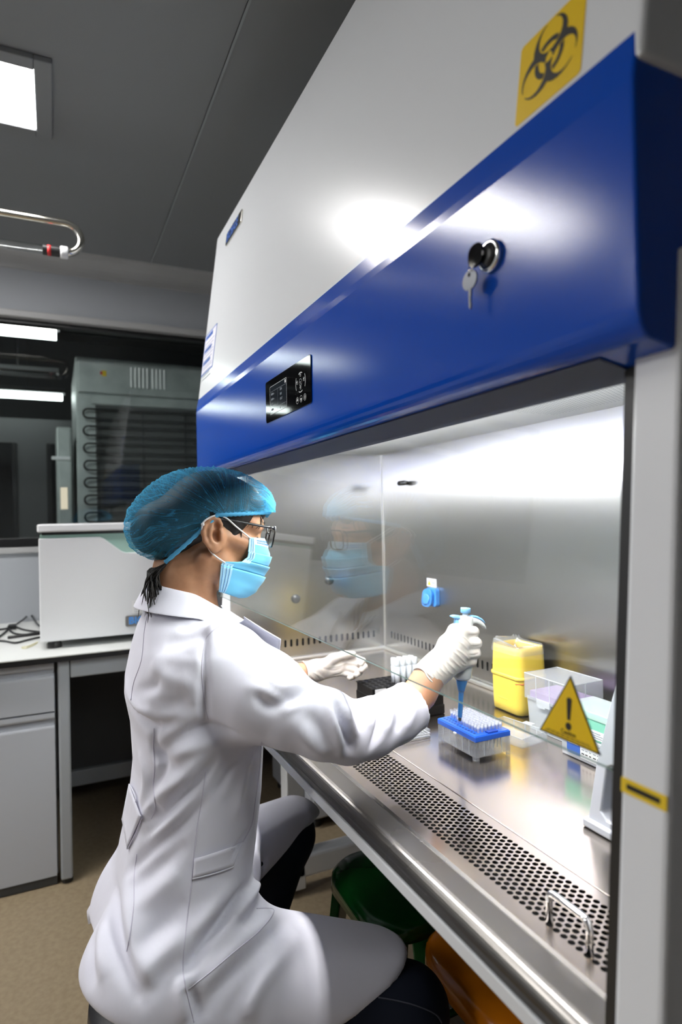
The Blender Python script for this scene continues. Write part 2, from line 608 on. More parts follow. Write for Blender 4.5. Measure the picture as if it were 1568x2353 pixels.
for yy in np.linspace(ycl + 0.03, ycr - 0.05, 5):
    MB().box((XR_ + 0.004, yy - 0.003, 0.5), (XR_ + 0.010, yy + 0.003, zs0)).build('coil_bar', 'coil_black', fr)
yk = at(240, 858, 'x', XR_)
MB().box((XR_ + 0.004, yk.y - 0.012, yk.z - 0.016), (XR_ + 0.006, yk.y + 0.010, yk.z + 0.014)).build('warning_label', 'tape_yellow', fr)
MB().box((XR_ + 0.004, yk.y - 0.021, yk.z - 0.008), (XR_ + 0.0062, yk.y - 0.010, yk.z + 0.008)).build('red_label', 'print_red', fr)
b1, b2 = at(220, 1037, 'x', XR_), at(455, 1022, 'x', XR_)
MB().box((XR_ + 0.012, b1.y, b1.z - 0.006), (XR_ + 0.021, b1.y + 0.045, b1.z + 0.006)).build('clip', 'black_plastic', fr)
MB().box((XR_ + 0.012, b2.y - 0.03, b2.z - 0.006), (XR_ + 0.021, b2.y + 0.02, b2.z + 0.006)).build('clip', 'black_plastic', fr)
adopt(fr)
# pale appliance left of the fridge
XA = -3.45
a0, a1 = at(128, 980, 'x', XA), at(180, 980, 'x', XA)
ap = thing('storage_unit', 'pale grey upright cabinet beside the refrigerator behind the window', 'cabinet', (XA - 0.3, a0.y + 0.1, 0))
MB().box((XA - 0.6, a0.y, 0.0), (XA, min(a1.y, fy0) - 0.022, a0.z)).build('housing', 'galvanised', ap, bevel=0.012)
MB().box((XA, a0.y + 0.008, 0.1), (XA + 0.012, min(a1.y, fy0) - 0.026, at(150, 1062, 'x', XA).z)).build('door', 'galvanised', ap, bevel=0.006)
q = at(148, 1053, 'x', XA)
MB().box((XA, q.y - 0.06, q.z - 0.009), (XA + 0.006, min(q.y + 0.07, fy0 - 0.03), q.z + 0.009)).build('name_strip', 'device_lid', ap, bevel=0.003)
q0, q1 = at(139, 1120, 'x', XA + 0.012), at(156, 1170, 'x', XA + 0.012)
MB().box((XA + 0.012, q0.y, q1.z), (XA + 0.016, q1.y, q0.z)).build('lit_window', 'glow_warm', ap, bevel=0.006)
adopt(ap)

# ------------------------------------------------------------------ ceiling panel light
cl = thing('ceiling_light', 'bright square-edged panel light set in the dark grey ceiling', 'lamp', (-1.97, -0.62, ZCEIL))
PX0, PX1, PY0, PY1 = -2.10, -1.822, -1.24, -0.03
fm = MB()
for (a, b, c, d) in ((PX0 - 0.035, PX1 + 0.045, PY1, PY1 + 0.045), (PX0 - 0.035, PX1 + 0.045, PY0 - 0.045, PY0), (PX0 - 0.035, PX0, PY0, PY1), (PX1, PX1 + 0.045, PY0, PY1)):
    fm.box((a, c, ZCEIL - 0.016), (b, d, ZCEIL))
fm.build('lamp_frame', 'ceiling_paint', cl, bevel=0.003)
MB().box((PX0, PY0, ZCEIL - 0.010), (PX1, PY1, ZCEIL - 0.001)).build('diffuser', 'panel_light', cl, bevel=0.0)
adopt(cl)
cl2 = thing('ceiling_light', 'second panel light in the ceiling, farther from the blue cabinet in the same row', 'lamp', (-1.97, -2.6, ZCEIL))
fm = MB()
QY0, QY1 = -3.1, -1.9
for (a, b, c, d) in ((PX0 - 0.035, PX1 + 0.045, QY1, QY1 + 0.045), (PX0 - 0.035, PX1 + 0.045, QY0 - 0.045, QY0), (PX0 - 0.035, PX0, QY0, QY1), (PX1, PX1 + 0.045, QY0, QY1)):
    fm.box((a, c, ZCEIL - 0.016), (b, d, ZCEIL))
fm.build('lamp_frame', 'ceiling_paint', cl2, bevel=0.003)
MB().box((PX0, QY0, ZCEIL - 0.010), (PX1, QY1, ZCEIL - 0.001)).build('diffuser', 'panel_light', cl2, bevel=0.0)
adopt(cl2)
cl3 = thing('ceiling_light', 'third panel light in the ceiling, behind the camera, farthest to the right', 'lamp', (-0.6, -2.6, ZCEIL))
RX0_, RX1_ = -0.74, -0.46
fm = MB()
for (a, b, c, d) in ((RX0_ - 0.035, RX1_ + 0.045, QY1, QY1 + 0.045), (RX0_ - 0.035, RX1_ + 0.045, QY0 - 0.045, QY0), (RX0_ - 0.035, RX0_, QY0, QY1), (RX1_, RX1_ + 0.045, QY0, QY1)):
    fm.box((a, c, ZCEIL - 0.016), (b, d, ZCEIL))
fm.build('lamp_frame', 'ceiling_paint', cl3, bevel=0.003)
MB().box((RX0_, QY0, ZCEIL - 0.010), (RX1_, QY1, ZCEIL - 0.001)).build('diffuser', 'panel_light', cl3, bevel=0.0)
adopt(cl3)

# ------------------------------------------------------------------ germicidal lamp on a bent steel pipe
XU = -2.2
uv = thing('tube_lamp', 'unlit glass tube lamp carried by a bent steel pipe under the ceiling', 'lamp', (XU, -0.7, 2.0))
qa, qb = at(0, 489, 'x', XU), at(120, 508, 'x', XU)
qc, qd = at(186, 551, 'x', XU), at(158, 582, 'x', XU)
zt_ = qb.z
ze_ = qd.z
rad = (zt_ - ze_) / 2
yb_ = qc.y - rad
pp = [(XU, -0.9, ZCEIL)] + [(XU, -0.9 + 0.06 * (1 - math.cos(a)), zt_ + 0.06 * (1 - math.sin(a))) for a in np.linspace(0, PI / 2, 6)]
pp += [(XU, yb_, zt_)] + [(XU, yb_ + rad * math.sin(a), zt_ - rad + rad * math.cos(a)) for a in np.linspace(0, PI, 14)[1:]] + [(XU, yb_ - 0.02, ze_)]
MB().tube(pp, 0.0125, 14).build('support_pipe', 'satin_chrome', uv, smooth=True)
yk1 = at(157, 583, 'x', XU).y
yk0, yk2 = at(138, 580, 'x', XU).y, at(98, 577, 'x', XU).y
yb_tube = at(100, 577, 'x', XU).y
MB().lathe([(0.010, 0), (0.019, 0.001), (0.020, 0.006), (0.020, yk1 - yk0 - 0.004), (0.017, yk1 - yk0), (0.010, yk1 - yk0)], (XU, yk0, ze_), 18, (0, 1, 0)).build('collar', 'device_lid', uv, smooth=True)
MB().lathe([(0.006, 0), (0.0165, 0.0005), (0.0165, yk0 - yk2 - 0.001), (0.006, yk0 - yk2)], (XU, yk2, ze_), 18, (0, 1, 0)).build('end_cap', 'black_plastic', uv, smooth=False)
ym = yk2 + (yk0 - yk2) * 0.42
MB().lathe([(0.010, 0), (0.0170, 0.001), (0.0172, 0.012), (0.010, 0.013)], (XU, ym - 0.009, ze_), 18, (0, 1, 0)).build('red_band', 'print_red', uv, smooth=True)
MB().tube([(XU, -0.98, ze_), (XU, yk2 + 0.001, ze_)], 0.0145, 16).build('glass_tube', 'quartz', uv, smooth=True)
MB().tube([(XU, -1.0, ze_), (XU, -1.0, ZCEIL)], 0.011, 10).build('drop_pipe', 'satin_chrome', uv, smooth=True)
adopt(uv)

# ================================================================== bench along the back wall
XB = -2.27           # front of the bench frame
ZB = 0.775
bn = thing('lab_bench', 'long white topped laboratory bench with black edge and grey frame along the back wall', 'bench', (-2.7, -0.2, 0))
YB0, YB1 = -1.6, 1.40
MB().box((XWALL + 0.002, YB0, ZB - 0.006), (XB + 0.02, YB1, ZB)).build('worktop', 'lab_top', bn, bevel=0.002)
MB().box((XWALL + 0.002, YB0, ZB - 0.022), (XB + 0.019, YB1, ZB - 0.006)).build('worktop_edge', 'lab_edge', bn)
yl0, yl1 = at(141, 2044, 'x', XB).y, at(164, 2038, 'x', XB).y
zl = 0.0
for y0 in (yl0, yl0 + 0.80, YB0 + 0.05):
    for x0 in (XB - 0.05, XWALL + 0.03):
        MB().box((x0, y0, 0.016), (x0 + 0.05, y0 + yl1 - yl0 + 0.006, ZB - 0.022)).build('leg', 'bench_grey', bn, bevel=0.006)
        MB().lathe([(0.018, 0), (0.018, 0.016), (0.012, 0.02)], (x0 + 0.025, y0 + 0.02, 0.0), 12).build('foot', 'black_plastic', bn)
MB().box((XB - 0.035, yl1 + 0.008, ZB - 0.085), (XB - 0.004, yl0 + 0.798, ZB - 0.022)).build('front_rail', 'bench_grey', bn, bevel=0.004)
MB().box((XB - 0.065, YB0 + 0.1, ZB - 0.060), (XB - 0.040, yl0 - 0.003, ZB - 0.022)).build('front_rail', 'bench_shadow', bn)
XK = -2.86
zr0, zr1 = at(230, 1797, 'x', XK).z, at(230, 1765, 'x', XK).z
MB().box((XK - 0.03, yl1, zr0), (XK, yl0 + 0.798, zr1 + 0.005)).build('lower_rail', 'bench_grey', bn, bevel=0.004)
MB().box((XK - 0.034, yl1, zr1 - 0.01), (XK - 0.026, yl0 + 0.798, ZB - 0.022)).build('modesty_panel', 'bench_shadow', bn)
adopt(bn)

# cabinet under the bench, left of the leg
XC = XB - 0.012
yc1 = at(128, 1700, 'x', XC).y
yc0 = yc1 - 0.48
cb = thing('drawer_cabinet', 'grey bench cabinet with one drawer over a door, left of the bench leg', 'cabinet', (XC - 0.25, yc0 + 0.24, 0))
zt_ = at(100, 1526, 'x', XC).z
zk = at(100, 2022, 'x', XC).z
MB().box((XC - 0.5, yc0, zk + 0.0), (XC - 0.02, yc1 + 0.002, ZB - 0.066)).build('carcass', 'bench_grey', cb, bevel=0.002)
MB().box((XC - 0.48, yc0 + 0.01, 0.0), (XC - 0.045, yc1 - 0.004, zk)).build('plinth', 'bench_shadow', cb)


def grip_front(name, z0, z1):
    """front with a recessed finger pull along its top edge"""
    pf = [(XC - 0.02, z0), (XC, z0), (XC, z1 - 0.050), (XC - 0.002, z1 - 0.044), (XC - 0.016, z1 - 0.038), (XC - 0.016, z1 - 0.024), (XC - 0.002, z1 - 0.019), (XC, z1 - 0.014), (XC, z1), (XC - 0.02, z1)]
    return MB().prism(pf, xz, yc0 + 0.002, yc1 - 0.002).build(name, 'drawer_grey', cb)


zd0 = at(100, 1640, 'x', XC).z
grip_front('drawer', zd0 + 0.004, zt_)
grip_front('door', zk + 0.004, zd0 - 0.002)
MB().box((XC - 0.02, yc0, zk - 0.026), (XC - 0.006, yc1 - 0.002, zk + 0.001)).build('bottom_rail', 'bench_shadow', cb)
adopt(cb)

# another cabinet under the bench beyond the sitting woman
p0 = at(716, 1889, 'z', 0.03)
cb2 = thing('pedestal_cabinet', 'pale grey pedestal cabinet on black feet under the bench, seen below the hood', 'cabinet', (p0.x - 0.25, p0.y + 0.2, 0))
MB().box((p0.x - 0.46, p0.y - 0.002, 0.035), (p0.x, p0.y + 0.42, ZB - 0.03)).build('carcass', 'drawer_grey', cb2, bevel=0.004)
MB().box((p0.x, p0.y + 0.005, 0.045), (p0.x + 0.014, p0.y + 0.413, 0.60)).build('door', 'drawer_grey', cb2, bevel=0.003)
MB().box((p0.x, p0.y + 0.005, 0.606), (p0.x + 0.014, p0.y + 0.413, ZB - 0.035)).build('drawer', 'drawer_grey', cb2, bevel=0.003)
for yy in (p0.y + 0.03, p0.y + 0.38):
    for xx in (p0.x - 0.03, p0.x - 0.42):
        MB().lathe([(0.022, 0), (0.022, 0.02), (0.014, 0.036)], (xx, yy, 0), 14).build('foot', 'black_plastic', cb2)
adopt(cb2)

# white bench-top instrument
XI = -2.36
yi0 = at(91, 1400, 'x', XI).y
zi0 = at(200, 1467, 'x', XI).z
zi1 = at(150, 1233, 'x', XI).z
zl0, zl1 = at(150, 1222, 'x', XI).z, at(150, 1204, 'x', XI).z
YI1 = yi0 + 0.60
it = thing('bench_instrument', 'white bench-top laboratory instrument with hinged lid and mint green window band', 'instrument', (XI - 0.28, (yi0 + YI1) / 2, ZB))
yn0, yn1 = at(233, 1236, 'x', XI).y, at(283, 1268, 'x', XI).y
zn = at(290, 1270, 'x', XI).z
zm = at(150, 1236, 'x', XI).z
# body with the front cut down for the window band
front = [(yi0, zi0), (YI1, zi0), (YI1, zm), (YI1 - (yn0 - yi0), zm), (YI1 - (yn1 - yi0), zn)]
front += [(yn1 + 0.01, zn), (yn1 - 0.004, zn + 0.006), (yn0 + 0.008, zm - 0.006), (yn0 - 0.006, zm), (yi0, zm)]
MB().prism(front, yz, XI - 0.55, XI).build('housing', 'device_white', it, bevel=0.004)
band = [(yi0 + 0.004, zm - 0.002), (yi0 + 0.004, zm + 0.011), (YI1 - 0.004, zm + 0.011), (YI1 - 0.004, zm - 0.002), (YI1 - 0.15, zn - 0.006), (yn1 - 0.01, zn - 0.006), (yn0 - 0.006, zm - 0.002)]
MB().prism(band[::-1], yz, XI - 0.54, XI - 0.006).build('window_band', 'mint_plastic', it)
MB().box((XI - 0.53, yi0 + 0.01, zm + 0.011), (XI - 0.012, YI1 - 0.01, zl0 + 0.002)).build('lid_seal', 'black_plastic', it)
MB().box((XI - 0.56, yi0 - 0.004, zl0), (XI + 0.008, YI1 + 0.004, zl1)).build('lid', 'device_lid', it, bevel=0.005, seg=3)
for yy in (yi0 + 0.045, YI1 - 0.075):
    for xx in (XI - 0.045, XI - 0.48):
        MB().lathe([(0.024, 0), (0.024, 0.012), (0.019, zi0 - ZB + 0.001)], (xx, yy, ZB), 16).build('foot', 'black_plastic', it)
# name plate and rating label on the lower right of its front
n0, n1 = at(289, 1440, 'x', XI + 0.002), at(305, 1414, 'x', XI + 0.002)
pl = MB().prism([(u + n0.y + 0.085, v + (n0.z + n1.z) / 2) for u, v in rrect(0.17, n1.z - n0.z, 0.006)], yz, XI, XI + 0.004).build('name_plate', 'satin_chrome', it)
t = text_obj('lettering', 'BIOBASE', 'print_cyan', (XI + 0.0042, n0.y + 0.010, (n0.z + n1.z) / 2), (0, 1, 0), (0, 0, 1), 0.036, pl, 0.0004, bold=0.0012)
l0, l1 = at(304, 1410, 'x', XI + 0.001), at(304, 1381, 'x', XI + 0.001)
rl = MB().box((XI, l0.y, l0.z), (XI + 0.0012, l0.y + 0.10, l1.z)).build('rating_label', 'paper', it)
for k in range(5):
    z = l1.z - 0.007 - k * (l1.z - l0.z - 0.009) / 4.6
    MB().box((XI + 0.0012, l0.y + 0.008, z - 0.0011), (XI + 0.0015, l0.y + (0.060 if k else 0.085), z + 0.0011)).build('print_line', 'print_grey', rl)
adopt(it)


# cables on the bench
def on_bench(pix, h=0.0046):
    return [at(px, py, 'z', ZB + h + (e[0] if e else 0)) for px, py, *e in pix]


def smooth_path(pts, n=8):
    pts = [Vector(p) for p in pts]
    out = []
    for i in range(len(pts) - 1):
        a, b, c, d = pts[max(i - 1, 0)], pts[i], pts[i + 1], pts[min(i + 2, len(pts) - 1)]
        for k in range(n):
            t = k / n
            out.append(0.5 * ((2 * b) + (c - a) * t + (2 * a - 5 * b + 4 * c - d) * t * t + (3 * b - a - 3 * c + d) * t ** 3))
    out.append(pts[-1])
    return out


c1 = smooth_path(on_bench([(-30, 1450), (15, 1444), (38, 1434), (52, 1425, 0.01), (70, 1413, 0.02), (88, 1436, 0.006), (110, 1446)]))
c2 = smooth_path(on_bench([(-25, 1480), (5, 1458), (30, 1440), (55, 1447), (90, 1452), (120, 1455)]))
c3 = smooth_path(on_bench([(-20, 1472), (10, 1473), (35, 1477), (60, 1471), (92, 1464), (125, 1462)]))
c4 = smooth_path(on_bench([(18, 1441), (30, 1454), (55, 1458), (85, 1454), (120, 1450)]))
cor = thing('power_cord', 'tangle of black power cord on the white bench left of the instrument', 'cord', tuple(on_bench([(40, 1450)])[0]))
for c in (c1, c2, c3, c4):
    MB().tube(c, 0.0038, 8).build('cord_run', 'black_plastic', cor, smooth=True)
q = on_bench([(28, 1441, 0.004)])[0]
MB().box((q.x - 0.022, q.y - 0.016, ZB + 0.001), (q.x + 0.022, q.y + 0.016, ZB + 0.020)).build('plug', 'black_plastic', cor, bevel=0.005)
a_, b_ = [p + Vector((0, 0, 0.0015)) for p in on_bench([(18, 1466), (92, 1456)])]
MB().tube([a_, b_], 0.0055, 8).build('cable_bundle', 'black_plastic', cor, smooth=True)
adopt(cor)
wt = smooth_path(on_bench([(50, 1487), (66, 1484), (80, 1478), (87, 1475), (78, 1482), (60, 1489), (50, 1489)], 0.002))
tag(MB().tube(wt, 0.0016, 6).build('wire_tie', 'brass_wire', None, smooth=True), 'thin yellowish looped wire tie lying on the bench in front of the cord', 'tie')

# ================================================================== biosafety cabinet
XL, XR = -1.930, -0.322
ZW = 0.75
bc = thing('safety_cabinet', 'tall white and blue biological safety cabinet with glass sash and stainless steel chamber', 'cabinet', (-1.09, 0.75, 0))
YBK = 1.16           # rear outside
SL = 0.135           # lean of the white front
front_y = lambda z: 0.4192 + SL * (z - 1.596)
ZT = 2.119
up_ = lambda y, z: (y * 1.03, 1.218 + (z - 1.218) * 1.03)
MB().prism([(front_y(1.57), 1.57), (front_y(ZT), ZT), (YBK, ZT), (YBK, 1.44), (0.54, 1.44), (0.54, 1.57)], yz, XL, XR).build('upper_housing', 'white_paint', bc, bevel=0.005, seg=3)
# blue fascia
fp = [(0.4072, 1.586), (0.4020, 1.557), (0.4005, 1.545), (0.4000, 1.375)]
fp += [(0.400 + 0.016 * (1 - math.cos(a)), 1.372 - 0.024 * math.sin(a)) for a in np.linspace(0.1, PI / 2, 8)]
fp += [(0.474, 1.3375), (0.474, 1.36), (0.52, 1.37), (0.52, 1.586)]
fp = [up_(*q) for q in fp]
fa = MB().prism(fp, yz, XL - 0.004, XR - 0.005).build('front_fascia', 'blue_paint', bc, bevel=0.003, seg=2)
MB().prism([up_(*q) for q in [(0.418, 1.3478), (0.476, 1.3366), (0.476, 1.3346), (0.418, 1.3458)]], yz, XL + 0.02, XR - 0.06).build('fascia_underside', 'slate_paint', bc)

# side posts
py_ = lambda z: 0.407 + 0.077 * (z - 0.75)
for nm, x0, x1 in (('side_post', -0.366, XR), ('side_post', XL, -1.896)):
    MB().prism([(py_(0.66), 0.66), (py_(1.43), 1.43), (YBK, 1.43), (YBK, 0.66)], yz, x0, x1).build(nm, 'post_paint', bc, bevel=0.004, seg=2)
for x0, x1 in ((-0.3845, -0.3662), (-1.8958, -1.87)):
    MB().prism([(py_(0.752) + 0.012, 0.752), (py_(1.40) + 0.012, 1.40), (py_(1.40) + 0.045, 1.40), (py_(0.752) + 0.045, 0.752)], yz, x0, x1).build('sash_track', 'dark_steel', bc)
# chamber
XI0, XI1 = -1.895, -0.372
YB = 1.053
ZC = 1.432
MB().box((XI0, YB, ZW + 0.004), (XI1, YB + 0.004, ZC)).build('back_liner', 'steel_wall', bc)
MB().box((XI0 - 0.0005, 0.50, ZW + 0.004), (XI0 + 0.003, YB, ZC)).build('left_liner', 'steel_side', bc)
MB().box((XI1 - 0.003, 0.50, ZW + 0.004), (XI1 + 0.0005, YB, ZC)).build('right_liner', 'steel_side', bc)
MB().box((XI0 + 0.003, YB - 0.004, ZW + 0.004), (XI0 + 0.006, YB, ZC)).build('corner_seam', 'steel_trim', bc)
MB().box((XI0, 0.53, ZC), (XI1, YB, ZC + 0.004)).build('chamber_ceiling', 'diffuser_white', bc)
# perforation of the ceiling diffuser: dark dots near its right end
hm = MB()
for i in range(70):
    for j in range(30):
        x, y = XI1 - 0.012 - i * 0.009 - (0.0045 if j % 2 else 0), 0.72 + j * 0.0095
        hm.add([(x + 0.0018 * math.cos(k * PI / 3), y + 0.0018 * math.sin(k * PI / 3), ZC - 0.0004) for k in range(6)], [(5, 4, 3, 2, 1, 0)])
o = hm.build('diffuser_perforation', 'print_grey', bc)
o['kind'] = 'stuff'
# fluorescent tubes behind the fascia
for yy in (0.532, 0.563):
    tb = MB().tube([(XI0 + 0.09, yy, 1.374), (XI1 - 0.09, yy, 1.374)], 0.0125, 14).build('light_tube', 'tube_light', bc, smooth=True)
    for xx in (XI0 + 0.06, XI1 - 0.09):
        MB().lathe([(0.010, 0), (0.0135, 0.001), (0.0135, 0.029), (0.010, 0.03)], (xx, yy, 1.374), 12, (1, 0, 0)).build('tube_cap', 'paper', tb)
# work surface, seam line, air grille with real holes
G0, G1 = 0.497, 0.588
MB().box((XI0, 0.604, ZW - 0.012), (XI1, YB, ZW)).build('work_surface', 'steel_top', bc, bevel=0.0012)
# light lip round the work surface
MB().box((XI0 + 0.002, 0.606, ZW), (XI0 + 0.014, YB - 0.002, ZW + 0.010)).build('tray_lip', 'steel_trim', bc, bevel=0.003)
MB().box((XI0 + 0.014, YB - 0.014, ZW), (XI1 - 0.004, YB - 0.002, ZW + 0.010)).build('tray_lip', 'steel_trim', bc, bevel=0.003)
# grille: a sheet with hexagon-packed round holes
px_, hr = 0.0110, 0.0041
rows = 10
y_start = 0.503
dy = (0.583 - y_start) / (rows - 1)
gm = MB()


def hole_cell(xc, yc, hx, hy):
    """plate cell around one 12-sided hole, with a little wall inside it"""
    n = 12
    outer = []
    for k in range(n):
        t = 2 * PI * (k + 0.5) / n
        c, s_ = math.cos(t), math.sin(t)
        m = min(hx / abs(c) if abs(c) > 1e-6 else 9, hy / abs(s_) if abs(s_) > 1e-6 else 9)
        outer.append((xc + c * m, yc + s_ * m, ZW - 0.0005))
    inner = [(xc + hr * math.cos(2 * PI * (k + 0.5) / n), yc + hr * math.sin(2 * PI * (k + 0.5) / n), ZW - 0.0005) for k in range(n)]
    low = [(x, y, ZW - 0.0016) for x, y, z in inner]
    vs = outer + inner + low
    fs = []
    for k in range(n):
        k2 = (k + 1) % n
        fs.append((k, k2, n + k2, n + k))
        fs.append((n + k, n + k2, 2 * n + k2, 2 * n + k))
    # corner triangles of the cell
    gm.add(vs, fs)
    for sx, sy in ((1, 1), (-1, 1), (-1, -1), (1, -1)):
        cxy = (xc + sx * hx, yc + sy * hy, ZW - 0.0005)
        near = sorted(outer, key=lambda p: (p[0] - cxy[0]) ** 2 + (p[1] - cxy[1]) ** 2)[:2]
        a, b = near
        tri = [cxy, a, b]
        cr = (a[0] - cxy[0]) * (b[1] - cxy[1]) - (a[1] - cxy[1]) * (b[0] - cxy[0])
        gm.add(tri if cr > 0 else [cxy, b, a], [(0, 1, 2)])


ncol = int((XI1 - XI0 - 0.03) / px_)
for j in range(rows):
    off = 0.5 * px_ * (j % 2)
    for i in range(ncol):
        hole_cell(XI1 - 0.02 - off - i * px_, y_start + j * dy, px_ / 2, dy / 2)
    # plain ends of the row
    ex = XI1 - 0.02 - off + px_ / 2
    gm.add([(ex, y_start + (j - 0.5) * dy, ZW - 0.0005), (XI1, y_start + (j - 0.5) * dy, ZW - 0.0005), (XI1, y_start + (j + 0.5) * dy, ZW - 0.0005), (ex, y_start + (j + 0.5) * dy, ZW - 0.0005)], [(0, 1, 2, 3)])
    ex = XI1 - 0.02 - off - (ncol - 0.5) * px_
    gm.add([(XI0, y_start + (j - 0.5) * dy, ZW - 0.0005), (ex, y_start + (j - 0.5) * dy, ZW - 0.0005), (ex, y_start + (j + 0.5) * dy, ZW - 0.0005), (XI0, y_start + (j + 0.5) * dy, ZW - 0.0005)], [(0, 1, 2, 3)])
ya_, yb__ = y_start - dy / 2, y_start + (rows - 0.5) * dy
for a, b in ((0.478, ya_), (yb__, 0.603)):
    gm.add([(XI0, a, ZW - 0.0005), (XI1, a, ZW - 0.0005), (XI1, b, ZW - 0.0005), (XI0, b, ZW - 0.0005)], [(0, 1, 2, 3)])
gm.build('air_grille', 'steel_top', bc)
MB().box((XI0, 0.48, ZW - 0.062), (XI1, 0.602, ZW - 0.060)).build('air_duct', 'dark_hole', bc)
MB().box((XI0, 0.601, ZW - 0.060), (XI1, 0.6035, ZW - 0.013)).build('duct_wall', 'dark_hole', bc)
# U-shaped lifting handle on the grille
hx0, hx1, hyy = at(1262, 2060, 'z', ZW + 0.05).x, at(1352, 2125, 'z', ZW + 0.05).x, 0.545
ha = at(1262, 2048, 'z', ZW + 0.034)
hb = at(1352, 2118, 'z', ZW + 0.034)
hpts = [(ha.x, ha.y, ZW - 0.001), (ha.x, ha.y, ZW + 0.026)] + [(ha.x + 0.008 * (1 - math.cos(a)), ha.y, ZW + 0.026 + 0.008 * math.sin(a)) for a in np.linspace(0.3, PI / 2, 5)]
hpts += [(hb.x - 0.008 * (1 - math.cos(a)), ha.y, ZW + 0.026 + 0.008 * math.sin(a)) for a in np.linspace(PI / 2, 0.3, 5)] + [(hb.x, ha.y, ZW + 0.026), (hb.x, ha.y, ZW - 0.001)]
MB().tube(hpts, 0.0042, 12).build('lift_handle', 'chrome', bc, smooth=True)
# front sill
sp = [(0.478, 0.7497), (0.474, 0.7475), (0.470, 0.7497), (0.440, 0.7490)]
sp += [(0.440 - 0.018 * math.sin(a), 0.7325 + 0.0165 * math.cos(a)) for a in np.linspace(0.25, PI / 2, 8)]
sp += [(0.4195, 0.7270), (0.4255, 0.7225), (0.478, 0.7225)]
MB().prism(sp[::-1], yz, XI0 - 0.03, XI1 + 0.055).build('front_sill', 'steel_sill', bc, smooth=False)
MB().box((XL + 0.005, 0.4195, 0.7035), (XR - 0.004, 0.470, 0.7222)).build('front_beam', 'white_paint', bc, bevel=0.002)
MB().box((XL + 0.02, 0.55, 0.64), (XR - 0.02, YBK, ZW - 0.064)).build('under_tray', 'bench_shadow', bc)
# slots along the foot of the rear and left walls: recessed dark slots with rims
for k in range(70):
    x = -1.845 + k * 0.0215
    if x > XI1 - 0.03:
        break
    MB().prism([(u + x, v + 0.806) for u, v in rrect(0.0075, 0.024, 0.0035, 3)], xz, YB + 0.0004, YB - 0.0006).build('air_slot', 'dark_hole', bc)
for k in range(30):
    y = YB - 0.045 - k * 0.0205
    if y < 0.53:
        break
    MB().prism([(u + y, v + 0.806) for u, v in rrect(0.0075, 0.024, 0.0035, 3)], yz, XI0 + 0.0024, XI0 + 0.0036).build('air_slot', 'dark_hole', bc)
# round knobs (taps) low on the left wall
for (px, py) in ((680, 1376), (757, 1334)):
    p = at(px, py, 'x', XI0 + 0.003)
    MB().lathe([(0.014, 0), (0.015, 0.004), (0.012, 0.010), (0.004, 0.011)], tuple(p), 18, (1, 0, 0)).build('blanking_plug', 'dark_steel', bc, smooth=True)
# power socket on the rear wall
s0 = at(993, 1372, 'y', YB - 0.012)
so = MB().prism([(u + s0.x, v + s0.z) for u, v in rrect(0.052, 0.056, 0.010)], xz, YB, YB - 0.016).build('power_socket', 'socket_blue', bc, bevel=0.002)
fl = [(u * 1.0, v) for u, v in rrect(0.044, 0.054, 0.016)]
fcov = plane_to((s0.x - 0.004, YB - 0.026, s0.z - 0.002), (1, 0.12, 0), (0, 0.15, 1))
MB().prism(fl, lambda u, v, w_: fcov(u, v, -w_ if False else w_), -0.004, 0.004).build('flap_cover', 'socket_blue', so, bevel=0.0015)
MB().lathe([(0.016, 0), (0.018, 0.0015), (0.018, 0.003), (0.012, 0.004)], tuple(fcov(0, -0.004, 0.004)), 20, tuple(fcov(0, 0, 1) - fcov(0, 0, 0))).build('flap_ring', 'socket_blue', so, smooth=True)
l_ = at(992, 1339, 'y', YB - 0.001)
lb = MB().box((l_.x - 0.026, YB - 0.0012, l_.z - 0.013), (l_.x + 0.026, YB, l_.z + 0.013)).build('socket_label', 'paper', bc)
MB().prism([(l_.x - 0.020, l_.z - 0.008), (l_.x - 0.004, l_.z - 0.008), (l_.x - 0.012, l_.z + 0.008)], xz, YB - 0.0012, YB - 0.0016).build('label_triangle', 'tape_yellow', lb)
MB().box((l_.x + 0.002, YB - 0.0016, l_.z - 0.002), (l_.x + 0.020, YB - 0.0012, l_.z + 0.002)).build('label_line', 'print_grey', lb)
# hose cock high on the walls near the corner
hc = at(925, 1110, 'y', YB - 0.02)
MB().tube([(hc.x - 0.02, YB - 0.02, hc.z), (hc.x + 0.015, YB - 0.02, hc.z), (hc.x + 0.03, YB - 0.02, hc.z + 0.001)], [0.008, 0.008, 0.004], 12).build('gas_tap', 'dark_steel', bc, smooth=True)
MB().tube([(hc.x + 0.0, YB - 0.02, hc.z), (hc.x + 0.0, YB, hc.z)], 0.006, 10).build('gas_tap_stem', 'dark_steel', bc, smooth=True)

# glass sash
gy = lambda z: 0.450 + 0.077 * (z - 0.985)
ZG0, ZG1 = 0.985, 1.42
MB().prism([(gy(ZG0), ZG0), (gy(ZG1), ZG1), (gy(ZG1) + 0.005, ZG1), (gy(ZG0) + 0.005, ZG0)][::-1], yz, -1.893, -0.392).build('glass_sash', 'sash_glass', bc)
MB().prism([(gy(ZG0) + 0.001, ZG0 - 0.0006), (gy(ZG0) + 0.001, ZG0), (gy(ZG0) + 0.004, ZG0), (gy(ZG0) + 0.004, ZG0 - 0.0006)][::-1], yz, -1.893, -0.392).build('sash_edge', 'glass_edge', bc)
# warning triangle stuck to the inside of the sash
gup = Vector((0, 0.077, 1)).normalized()
gn = Vector((0, -1, 0.077)).normalized()


def on_glass(px, py, off=-0.0004):
    d = ray(px, py)
    n = gn
    p0_ = Vector((0, gy(ZG0), ZG0)) - n * off
    t = (p0_ - CAM).dot(n) / d.dot(n)
    return CAM + d * t


A, B, Cc = on_glass(1314, 1552), on_glass(1241, 1680), on_glass(1383, 1733)
